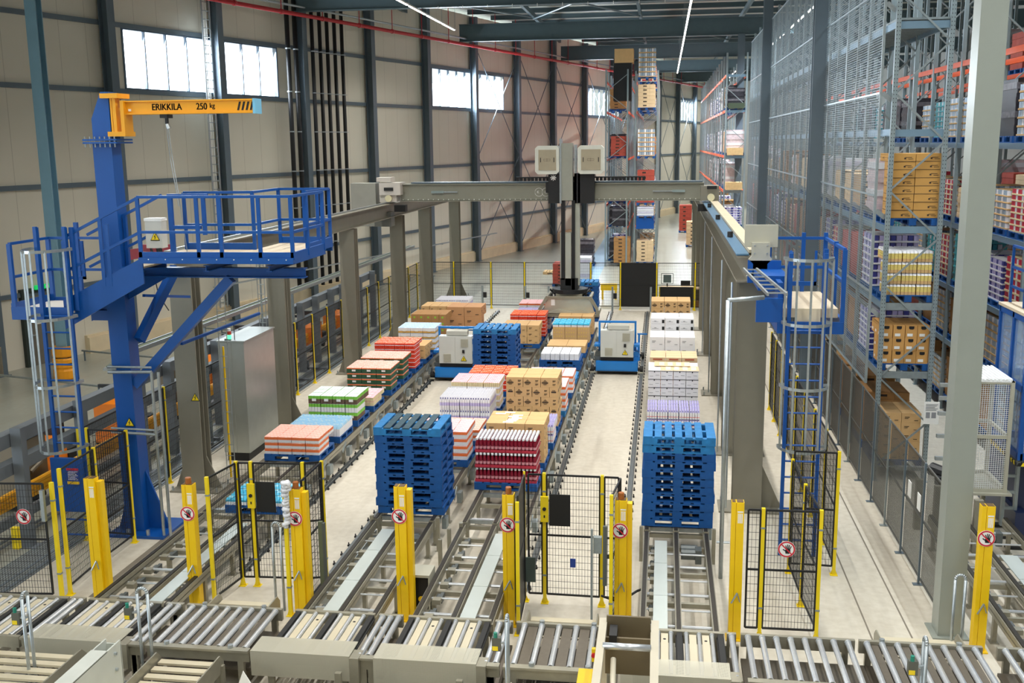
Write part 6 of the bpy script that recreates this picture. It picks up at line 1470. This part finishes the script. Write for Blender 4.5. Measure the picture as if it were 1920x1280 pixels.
MB().box(-9.12, -9.07, 17.21, 17.22, 7.62, 7.66).obj('sticker', paper, arm)
m = MB(); m.box(-8.55, -8.42, 17.2, 17.42, 7.50, 7.56); m.box(-8.50, -8.46, 17.28, 17.34, 7.40, 7.5); m.obj('trolley', black, J)
m = MB(); m.tube((-8.47, 17.3, 7.40), (-8.44, 17.3, 7.32), 0.035, 8); m.obj('hook_block', galv, J)
m = MB(); m.path([(-8.49, 17.3, 7.36), (-8.46, 17.3, 6.8), (-8.36, 17.25, 6.2), (-8.32, 17.2, 6.0)], 0.008, 5); m.path([(-8.46, 17.3, 7.36), (-8.42, 17.3, 6.8), (-8.33, 17.25, 6.2), (-8.22, 17.2, 5.2)], 0.008, 5); m.obj('chain', galv, J)
warn_tri(J, -9.5, 17.09, 2.12, 0.17)
def prail(mb, pts, zs, r=0.022, posts=True, h=1.15, z0=5.05):
    for a, b in zip(pts[:-1], pts[1:]):
        for z in zs: mb.bar((a[0], a[1], z), (b[0], b[1], z), 0.045, 0.045)
T = thing('access_platform', 'blue steel service platform with railings and stairs on the left', 'platform', (-7.3, 17.5, 4.6))
ZD = 5.17
m = MB(); m.box(-8.65, -6.02, 16.42, 18.0, ZD-0.04, ZD); m.box(-7.3, -6.3, 18.0, 19.3, ZD-0.04, ZD); m.obj('deck', ply, T)
m = MB(); m.box(-8.68, -5.98, 16.36, 16.40, ZD-0.06, ZD+0.12); m.box(-8.68, -5.98, 16.33, 16.36, ZD-0.07, ZD+0.03); m.box(-6.02, -5.98, 16.4, 18.0, ZD-0.07, ZD+0.12); m.box(-6.30, -6.26, 18.0, 19.3, ZD-0.07, ZD+0.12); m.box(-8.6, -7.3, 18.0, 18.04, ZD-0.15, ZD+0.12); m.box(-7.3, -6.28, 19.3, 19.34, ZD-0.15, ZD+0.12); m.obj('edge_beam', blue, T)
for k in range(9): MB().tube((-8.5+k*0.3, 16.325, ZD+0.0), (-8.5+k*0.3, 16.333, ZD+0.0), 0.010, 6).obj('bolt', paper, T)
m = MB(); m.ibeam((-9.4, 17.1, 4.865), (-6.05, 17.1, 4.865), 0.2, 0.17, 0.02); m.ibeam((-7.55, 16.45, 5.01), (-7.55, 18.0, 5.01), 0.1, 0.1, 0.012); m.ibeam((-6.45, 16.45, 5.01), (-6.45, 19.3, 5.01), 0.1, 0.1, 0.012); m.obj('support_beam', blue, T)
m = MB(); m.bar((-9.38, 17.2, 2.8), (-7.4, 17.1, 4.76), 0.14, 0.17); m.bar((-9.3, 17.3, 3.6), (-9.0, 18.3, 4.8), 0.14, 0.16); m.obj('diagonal_brace', blue, T)
m = MB(); m.bar((-8.5, 17.3, 3.55), (-7.9, 19.5, 3.75), 0.05, 0.05); m.bar((-9.2, 17.4, 4.4), (-9.25, 19.3, 4.1), 0.05, 0.05); m.obj('tie_rod', blue, T)
# railings
m = MB(); P_ = [(-8.65, 16.38), (-6.0, 16.38), (-6.0, 18.0)]
prail(m, P_, (5.62, 6.2)); 
for x in (-8.65, -7.62, -7.22, -6.55, -6.0): m.box(x-0.03, x+0.03, 16.36, 16.40, ZD, 6.2)
m.box(-6.03, -5.97, 17.1, 17.16, ZD, 6.2); m.box(-6.03, -5.97, 17.95, 18.01, ZD, 6.2); f1 = m.obj('front_railing', blue, T)
m = MB(); prail(m, [(-8.6, 18.0), (-7.3, 18.0), (-7.3, 19.3), (-6.3, 19.3), (-6.3, 18.0)], (5.62, 6.2))
for x, y in ((-8.6, 18.0), (-7.95, 18.0), (-7.3, 18.0), (-7.3, 19.3), (-6.8, 19.3), (-6.3, 19.3), (-6.3, 18.6)): m.box(x-0.03, x+0.03, y-0.02, y+0.02, ZD, 6.2)
m.obj('rear_railing', blue, T)
m = MB(); m.box(-8.43, -8.35, 17.0, 17.06, ZD, 6.22); m.box(-7.82, -7.76, 17.0, 17.06, ZD+0.35, 6.2); m.box(-8.35, -7.85, 17.0, 17.05, 5.62, 5.68); m.box(-8.35, -7.7, 17.0, 17.05, 6.16, 6.22); m.obj('swing_gate', blue, T)
m = MB(); m.box(-8.92, -8.62, 17.1, 17.3, 5.28, 5.75); c = m.obj('control_box', cab_grey, T); MB().box(-8.93, -8.61, 17.09, 17.31, 5.75, 5.8).obj('box_lid', white, c); warn_tri(c, -8.74, 17.085, 5.48, 0.16)
m = MB(); m.path([(-8.85, 17.12, 5.28), (-8.8, 17.1, 5.1), (-8.72, 17.1, 5.06)], 0.02, 6); m.path([(-8.70, 17.12, 5.28), (-8.68, 17.12, 5.05)], 0.05, 6); m.obj('cable', black, c)
# stairs to the lower landing
for y in (16.42, 17.25): MB().prism([(-8.65, ZD+0.02), (-8.65, ZD-0.42), (-10.15, 3.95), (-10.15, 4.45)], y-0.015, y+0.015, 'y').obj('stair_stringer', blue, T)
for k in range(5): x = -8.85-k*0.27; z = ZD-0.15-k*0.13; MB().box(x-0.13, x+0.13, 16.44, 17.23, z-0.03, z).obj('stair_tread', ply, T)
for y in (16.42, 17.25):
    m = MB()
    for dz in (0.55, 1.12): m.bar((-8.65, y, ZD+dz-0.1), (-10.1, y, 4.38+dz), 0.045, 0.045)
    m.box(-9.4, -9.34, y-0.02, y+0.02, 4.7, 5.85)
    if y < 17: m.box(-9.28, -9.22, y-0.02, y+0.02, 4.7, 5.75)
    m.obj('stair_railing', blue, T)
m = MB(); m.box(-11.05, -9.95, 16.35, 17.5, 4.24, 4.28); m.obj('landing', mat('landing_pale', (214, 210, 202), 0.55), T)
m = MB(); m.box(-11.07, -9.95, 16.31, 16.35, 4.12, 4.34); m.box(-11.09, -11.05, 16.35, 17.5, 4.12, 4.4); m.box(-11.05, -9.95, 17.5, 17.54, 4.12, 4.34); m.box(-10.1, -9.7, 17.15, 17.3, 3.98, 4.16); m.obj('landing_frame', blue, T)
m = MB(); prail(m, [(-11.02, 16.35), (-11.02, 17.5), (-9.95, 17.5)], (4.85, 5.42))
for x, y in ((-11.02, 16.35), (-11.02, 17.5), (-10.45, 17.5), (-9.95, 17.5), (-10.5, 16.35), (-9.98, 16.35), (-9.88, 16.4)): m.box(x-0.035, x+0.035, y-0.03, y+0.03, 4.28, 5.42 if x < -10.6 else 5.7)
m.box(-10.4, -10.0, 16.9, 16.94, 4.75, 4.80); m.box(-10.40, -10.34, 16.9, 16.94, 4.75, 5.42); m.box(-10.05, -10.0, 16.9, 16.94, 4.75, 5.42); m.obj('landing_railing', blue, T)
def caged_ladder(lab, xl, xr, y, z0, z1, cz0, cz1, bow, loc, guard=None, grp='caged ladders', nh=4, blue_to=None, zfoot=0.0):
    t = thing('caged_ladder', lab, 'ladder', loc, grp)
    for x in (xl, xr): 
        m = MB(); m.box(x-0.03, x+0.03, y-0.025, y+0.025, zfoot, z1); m.obj('side_rail', blue, t)
    z = zfoot+0.28
    while z < z0: MB().tube((xl, y, z), (xr, y, z), 0.017, 6).obj('rung', blue, t); z += 0.28
    w = (xr-xl)/2+0.12; xc = (xl+xr)/2
    def arc(a): return (xc+w*math.cos(a), y-bow*math.sin(a))
    for k in range(nh):
        z = cz0+(cz1-cz0)*k/(nh-1); m = MB(); n = 12
        for q in range(n):
            a, b = arc(math.pi*q/n), arc(math.pi*(q+1)/n); m.bar((a[0], a[1], z), (b[0], b[1], z), 0.008, 0.05)
        for x, a in ((xl, arc(math.pi)), (xr, arc(0))): m.bar((x, y, z), (a[0], a[1], z), 0.008, 0.05)
        m.obj('hoop', galv, t)
    for q in (0.12, 0.32, 0.5, 0.68, 0.88):
        p = arc(math.pi*q); MB().bar((p[0], p[1], cz0), (p[0], p[1], cz1), 0.035, 0.008).obj('cage_bar', galv, t)
    return t
caged_ladder('blue caged ladder up to the left service platform', -10.45, -9.93, 16.25, 4.3, 5.72, 1.95, 5.35, 0.62, (-10.2, 16.25, 0))
t = thing('ladder_guard', 'blue locked panel with notice covering the foot of the left ladder', 'panel', (-10.2, 16.15, 0.75))
m = MB(); m.box(-10.5, -9.9, 16.12, 16.16, 0.75, 1.72); m.obj('panel', blue, t)
m = MB(); m.box(-10.2, -9.98, 16.11, 16.12, 1.25, 1.55); n = m.obj('notice', signblue, t)
MB().box(-10.2, -9.98, 16.106, 16.11, 1.51, 1.55).obj('notice_header', signred, n); MB().box(-10.2, -9.98, 16.106, 16.11, 1.26, 1.31).obj('notice_footer', amber, n)
m = MB()
for k in range(7): m.box(-10.18, -10.0-0.02*(k % 3), 16.106, 16.11, 1.34+k*0.024, 1.348+k*0.024)
m.obj('notice_text', paper, n)
# conduit portal beside the jib crane
t = thing('cable_portal', 'grey tube portal carrying cable trays beside the jib post', 'cable portal', (-8.95, 17.0, 0))
for x in (-8.93, -8.80): MB().tube((x, 16.95, 0), (x, 16.95, 3.1), 0.028, 8).obj('upright_tube', galv, t)
m = MB(); m.tube((-8.93, 16.95, 3.1), (-9.75, 16.95, 3.08), 0.03, 8); m.tube((-8.93, 16.95, 3.18), (-9.75, 16.95, 3.18), 0.022, 8); m.tube((-8.93, 16.95, 1.95), (-9.78, 16.95, 1.98), 0.028, 8); m.tube((-8.93, 16.95, 2.03), (-9.78, 16.95, 2.05), 0.02, 8); m.obj('cross_tube', galv, t)
t = thing('cable_tray', 'long pale cable tray running back along the left fence', 'cable tray', (-10.6, 17, 3.0))
m = MB(); m.bar((-9.75, 17.0, 3.12), (-10.72, 19.5, 2.9), 0.22, 0.04); m.bar((-10.72, 19.5, 2.9), (-10.72, 44, 2.65), 0.22, 0.04); m.bar((-10.62, 19.5, 2.93), (-10.62, 44, 2.70), 0.03, 0.08); m.bar((-10.83, 19.5, 2.93), (-10.83, 44, 2.70), 0.03, 0.08); m.obj('tray', galv, t)
m = MB()
for dx in (-0.05, 0.0, 0.05): m.path([(-9.75+dx, 17.0, 3.17), (-10.72+dx, 19.5, 2.95), (-10.72+dx, 44, 2.70)], 0.016, 5)
m.obj('cable', mat('cable_grey_green', (130, 140, 120), 0.5), t)
for y in (23, 29, 35, 41): MB().box(-10.76, -10.68, y, y+0.06, 0, 2.85).obj('support', galv_dull, t)
# cable ladders and conduit on the crane columns
for (x, y, lab) in ((-9.05, 20.3, 'narrow wire cable ladder with yellow cable on the nearest left crane column'), (-9.8, 24.4, 'narrow wire cable ladder behind the second left crane column')):
    t = thing('cable_ladder', lab, 'cable ladder', (x, y, 0), 'cable ladders on crane columns'); m = MB()
    for a in (-0.09, 0.09): m.tube((x+a, y, 0.2), (x+a, y, 4.4), 0.010, 6)
    z = 0.3
    while z < 4.4: m.tube((x-0.09, y, z), (x+0.09, y, z), 0.008, 5); z += 0.24
    m.obj('wire_ladder', galv, t); MB().tube((x-0.02, y+0.03, 0.05), (x-0.02, y+0.03, 2.9 if y < 22 else 4.3), 0.022, 6).obj('cable', amber if y < 22 else galv_dull, t)
t = thing('signal_lamp', 'small stack lamp glowing green and red on the near cable ladder', 'signal lamp', (-8.9, 20.2, 3.1))
MB().tube((-8.88, 20.25, 3.08), (-8.88, 20.25, 3.16), 0.04, 10).obj('green_lens', mat('lens_green_glow', (80, 230, 150), 0.4, 0, 0, emit=2.0), t); MB().tube((-8.88, 20.25, 3.17), (-8.88, 20.25, 3.24), 0.04, 10).obj('red_lens', mat('lens_red', (190, 70, 50), 0.4), t); MB().tube((-8.88, 20.25, 3.25), (-8.88, 20.25, 3.3), 0.035, 10).obj('white_cap', white, t); MB().box(-9.0, -8.86, 20.26, 20.29, 3.04, 3.08).obj('bracket', galv, t)
# tall aluminium cabinet
t = thing('tall_cabinet', 'tall brushed aluminium cabinet behind the nearest left crane column', 'cabinet', (-9.4, 21.6, 0))
alu = mat('brushed_aluminium', (176, 180, 174), 0.32, 0.6, 0.05, 4)
m = MB(); m.box(-9.75, -9.15, 21.6, 23.4, 0.2, 2.75); c = m.obj('body', alu, t)
m = MB(); m.box(-9.70, -9.2, 21.65, 23.35, 0, 0.2); m.obj('plinth', black, t)
m = MB(); m.box(-9.75, -9.15, 21.585, 21.6, 0.22, 2.73); m.box(-9.46, -9.44, 21.575, 21.585, 0.22, 2.73); m.obj('front_door', alu, c)
m = MB(); m.box(-9.78, -9.12, 21.57, 23.42, 2.75, 2.78); m.obj('top_plate', alu, c)
MB().tube((-9.4, 21.7, 2.78), (-9.4, 21.7, 3.15), 0.01, 5).obj('antenna', black, c)
# ---------------------------------------------------------------- right service platform
R_ = thing('access_platform', 'blue service platform with plank deck beside the right crane rail', 'platform', (2.4, 17.6, 4.0))
m = MB(); m.box(1.98, 2.88, 17.55, 19.6, 4.12, 4.27); m.obj('deck', ply, R_)
m = MB(); m.box(2.2, 2.6, 17.53, 17.56, 4.02, 4.27); m.obj('kick_board', mat('plank_light', (214, 200, 172), 0.6), R_)
m = MB(); m.box(1.90, 2.96, 17.46, 17.50, 3.86, 4.06); m.box(1.90, 1.98, 17.5, 19.7, 3.86, 4.7); m.box(2.92, 2.98, 17.5, 19.7, 3.86, 4.1); m.box(1.55, 1.98, 17.44, 17.52, 4.05, 4.45); m.box(1.52, 2.1, 19.0, 19.1, 4.5, 4.9); m.box(1.62, 2.12, 18.0, 19.1, 4.5, 4.75); m.obj('frame', blue, R_)
m = MB()
for x, y, z1 in ((2.94, 17.5, 5.25), (2.94, 18.4, 5.3), (2.94, 19.6, 5.35), (1.95, 19.6, 5.35), (2.55, 19.6, 5.35), (2.10, 17.6, 5.2), (2.66, 17.6, 5.25)): m.box(x-0.035, x+0.035, y-0.03, y+0.03, 4.05, z1)
for z in (4.72, 5.25): m.bar((2.94, 17.5, z), (2.94, 19.6, z), 0.05, 0.05); m.bar((2.94, 19.6, z), (1.6, 19.6, z), 0.05, 0.05)
m.bar((1.98, 17.7, 4.3), (2.1, 17.6, 5.1), 0.05, 0.05); m.obj('railing', blue, R_)
m = MB(); m.box(2.16, 2.20, 18.3, 18.34, 4.55, 5.15); m.box(2.58, 2.62, 18.3, 18.34, 4.55, 5.15); m.box(2.16, 2.62, 18.3, 18.34, 4.55, 4.62); m.obj('swing_gate', blue, R_)
caged_ladder('blue caged ladder up to the right service platform', 2.08, 2.64, 17.42, 4.1, 5.2, 1.95, 5.12, 0.45, (2.36, 17.42, 0), zfoot=0.0)
t = thing('cable_tray', 'small open cable tray at the near end of the right crane rail', 'cable tray', (1.8, 17.5, 4.6))
m = MB(); m.bar((1.62, 18.4, 4.82), (1.95, 16.7, 4.62), 0.03, 0.05); m.bar((1.40, 18.4, 4.82), (1.66, 16.7, 4.62), 0.03, 0.05)
for k in range(7):
    f = k/6.5; m.bar((1.62+0.33*f, 18.4-1.7*f, 4.81-0.2*f), (1.40+0.26*f, 18.4-1.7*f, 4.81-0.2*f), 0.03, 0.02)
m.obj('tray', galv, t)
t = thing('conduit_stand', 'grey conduit standing before the nearest right crane column', 'pipe', (1.02, 16.3, 0))
m = MB(); m.tube((1.02, 16.3, 0), (1.02, 16.3, 4.58), 0.035, 10); m.tube((1.02, 16.3, 4.58), (1.58, 16.5, 4.60), 0.035, 10); m.obj('tube', galv, t, smooth=True)
m = MB(); m.tube((0.94, 16.3, 0.62), (1.15, 16.3, 0.62), 0.02, 6); m.obj('bracket', galv, t)
for k, (x, y) in enumerate(((1.28, 19.5), (1.30, 23.25), (1.34, 29.0), (1.36, 34.6))):
    m = MB(); m.tube((x, y-0.06, 0.1), (x, y-0.06, 4.45), 0.02, 6); one('conduit', m, galv, 'thin pale conduit on the %s right crane column' % nth(k), 'pipe', (x, y, 0), 'conduits on the right crane columns')
# ---------------------------------------------------------------- guard beams and forklift track left of the fence
t = thing('guard_barrier', 'grey steel guard barrier with double top beams along the left track', 'barrier', (-11.2, 15, 0))
gs = mat('guard_steel_grey', (118, 124, 130), 0.42, 0.2, 0.05)
PY = [14.6, 16.3, 18.3, 20.64, 22.0, 24.6, 26.4, 28.0, 29.4, 30.95, 32.4, 34.0, 35.3, 37.4, 39.2]
for i, y in enumerate(PY):
    m = MB(); m.box(-11.28, -11.08, y-0.08, y+0.08, 0.01, 2.2); m.box(-11.36, -11.0, y-0.14, y+0.14, 0, 0.01); m.obj('post', gs, t)
for z0, z1, x in ((1.86, 2.08, -11.35), (1.35, 1.55, -11.35)):
    m = MB(); m.box(x-0.06, x+0.05, 13.0, 40, z0, z1); m.box(x-0.16, x+0.05, 13.0, 40, z1, z1+0.02); m.obj('beam', gs, t)
m = MB(); m.box(-11.75, -11.65, 13.0, 40, 0.25, 0.42); m.obj('low_rail', gs, t)
# amber crash rail
t = thing('crash_rail', 'ribbed amber yellow crash rail running beside the forklift track', 'crash rail', (-12.1, 13, 0))
cr = mat('crash_rail_amber', (244, 176, 36), 0.4, 0, 0.04)
m = MB()
for k in range(4): m.box(-12.14, -12.04, 12.5, 24.5, 0.36+k*0.075, 0.42+k*0.075)
m.box(-12.12, -12.06, 12.5, 24.5, 0.36, 0.66); m.obj('rail', cr, t)
m = MB()
for k in range(4): m.box(-12.14, -12.04, 25.5, 40, 0.36+k*0.075, 0.42+k*0.075)
m.box(-12.12, -12.06, 25.5, 40, 0.36, 0.66); m.obj('rail', cr, t)
for y in (13.5, 16.5, 19.5, 22.5, 26, 29, 32, 35, 38): MB().box(-12.13, -12.03, y, y+0.16, 0, 0.38).obj('post', gs, t)
# driverless tugs and trailers
tor = orange
def tug(x, y, lab, h=1.25, l=1.1):
    t = thing('tow_truck', lab, 'tow truck', (x, y, 0), 'orange tow trucks')
    m = MB(); m.prism([(y, 0.12), (y+l, 0.12), (y+l, h*0.9), (y+0.25, h), (y, h*0.85)], x-0.38, x+0.38, 'x'); m.obj('body', tor, t)
    m = MB(); m.box(x-0.42, x+0.42, y+l, y+l+0.35, 0.1, 0.5); m.box(x-0.3, x+0.3, y+l, y+l+0.1, 0.5, h*1.25); m.obj('mast', black, t)
    for sy in (0.2, l): 
        for sx in (-0.4, 0.4): MB().tube((x+sx-0.04, y+sy, 0.12), (x+sx+0.04, y+sy, 0.12), 0.12, 10).obj('wheel', rubber, t)
    m = MB(); m.tube((x, y+0.4, h), (x, y+0.1, h+0.25), 0.03, 6); m.box(x-0.25, x+0.25, y+0.05, y+0.12, h+0.2, h+0.28); m.obj('steering_arm', black, t)
    return t
tug(-12.9, 22.3, 'orange tow truck left of the jib post'); tug(-12.8, 26.9, 'orange tow truck right of the jib post'); tug(-12.8, 29.2, 'orange tow truck behind the nearest left crane column')
tug(-12.3, 34.0, 'orange tow truck seen between the two crane columns', 1.0); tug(-12.2, 37.2, 'small orange tow truck far down the track', 0.9); tug(-13.3, 19.4, 'orange tow truck behind the caged ladder rail', 0.9)
bm_ = mat('trailer_brown_panel', (134, 122, 104), 0.35, 0.3, 0.05)
for i, (x, y) in enumerate(((-12.6, 15.4), (-12.55, 17.9), (-12.4, 24.5))):
    t = thing('trolley_cart', ['brown steel panel cart at the far left edge', 'brown steel panel cart with blue top left of the ladder', 'small panel cart right of the jib post'][i], 'cart', (x, y, 0), 'brown panel carts')
    m = MB(); m.prism([(y, 0.25), (y+0.85, 0.25), (y+0.85, 1.35), (y+0.7, 1.42), (y, 1.42)], x-0.3, x+0.28, 'x'); m.obj('body', bm_, t)
    m = MB(); m.box(x-0.3, x+0.3, y-0.02, y+0.87, 1.42, 1.46); m.box(x-0.1, x+0.2, y+0.1, y+0.7, 1.46, 1.52); m.obj('top_frame', mat('cart_top_blue_grey', (84, 112, 136), 0.4), t)
    m = MB(); m.tube((x+0.29, y+0.25, 0.75), (x+0.29, y+0.62, 0.85), 0.045, 8); m.obj('grip_recess', bm_, t)
    for sy in (0.12, 0.72): MB().tube((x-0.2, y+sy, 0.12), (x+0.2, y+sy, 0.12), 0.12, 10).obj('wheel', rubber, t)
# steel forks lying by the fence and floor dock bars
for i, (y, x) in enumerate(((28.3, -10.85), (28.9, -10.85), (29.6, -10.85), (31.2, -10.85), (22.7, -10.9), (23.1, -10.9))):
    m = MB(); m.box(x-0.28, x+0.35, y, y+0.07, 0.03, 0.08); m.box(x-0.30, x-0.24, y, y+0.07, 0, 0.3)
    one('stop_bar', m, gs, 'low grey stop bar by the guard posts, %s from the camera' % nth(i), 'stop bar', (x, y, 0), 'low stop bars')
# wall bumper rails on floor
for i, (s, n0, n1) in enumerate(((1.2, 0.9, 4.6), (6.2, 1.4, 3.9), (11.0, 1.2, 3.4), (15.5, 1.1, 3.0), (19.5, 1.0, 2.8), (23.0, 1.0, 2.6), (-2.6, 1.0, 5.6))):
    t = thing('dock_rail', 'low pale floor rail crossing towards the left wall, %s from the door' % nth(i), 'rail', tuple(wp(s, n0, 0)), 'low rails by the left wall')
    m = MB(); m.bar(wp(s, n0, 0.34), wp(s, n1, 0.34), 0.06, 0.05); m.obj('rail_bar', galv_dull, t)
    for n in (n0+0.1, (n0+n1)/2, n1-0.1): MB().bar(wp(s, n, 0), wp(s, n, 0.32), 0.04, 0.04).obj('foot', steel_dark, t)
t = thing('swivel_arm', 'dark red swivel arm with hoist behind the left landing', 'hoist arm', (-13.6, 25.5, 0))
m = MB(); m.box(-14.3, -14.16, 25.4, 25.54, 0, 4.4); m.obj('mast', blue, t); dr_ = mat('arm_dark_red', (150, 24, 40), 0.4)
m = MB(); m.prism([(-14.2, 3.6), (-13.9, 4.1), (-12.6, 4.35), (-12.6, 4.55), (-14.2, 4.35)], 25.42, 25.56, 'y'); m.obj('arm', dr_, t)
m = MB(); m.box(-13.35, -13.0, 25.38, 25.6, 4.42, 4.54); m.tube((-13.2, 25.48, 4.1), (-13.2, 25.48, 4.3), 0.05, 8); m.obj('trolley', dr_, t); MB().path([(-13.2, 25.48, 4.1), (-13.05, 25.48, 3.2), (-12.8, 25.48, 2.8)], 0.015, 5).obj('cable', black, t)
t = thing('wall_ladder', 'thin white ladder standing beyond the fence at the back', 'ladder', (-11.6, 50, 0))
m = MB()
for a in (-0.2, 0.2): m.tube((-11.6+a, 50, 0), (-11.6+a, 50, 3.2), 0.025, 6)
m.obj('side_rail', galv, t); m = MB(); z = 0.3
while z < 3.2: m.tube((-11.8, 50, z), (-11.4, 50, z), 0.015, 5); z += 0.3
m.obj('rung', galv, t)
t = thing('wall_conduit_tray', 'thin pale cable tray along the lower left wall', 'cable tray', tuple(wp(16, 0.9, 2.3)))
m = MB(); m.bar(wp(8, 0.9, 1.6), wp(34, 1.0, 1.62), 0.12, 0.05); m.obj('tray', galv, t)
for s in (9, 15, 21, 27, 33): MB().bar(wp(s, 0.5, 1.56), wp(s, 1.0, 1.56), 0.03, 0.03).obj('bracket', galv, t)
# ---------------------------------------------------------------- tidy
for o in list(bpy.data.objects):
    if '_w' in o: del o['_w']
for o in PROTOS+[TRAY]:
    for c in list(o.children): bpy.data.objects.remove(c)
    bpy.data.objects.remove(o)
for o in PROTO_OBJS: bpy.data.objects.remove(o)
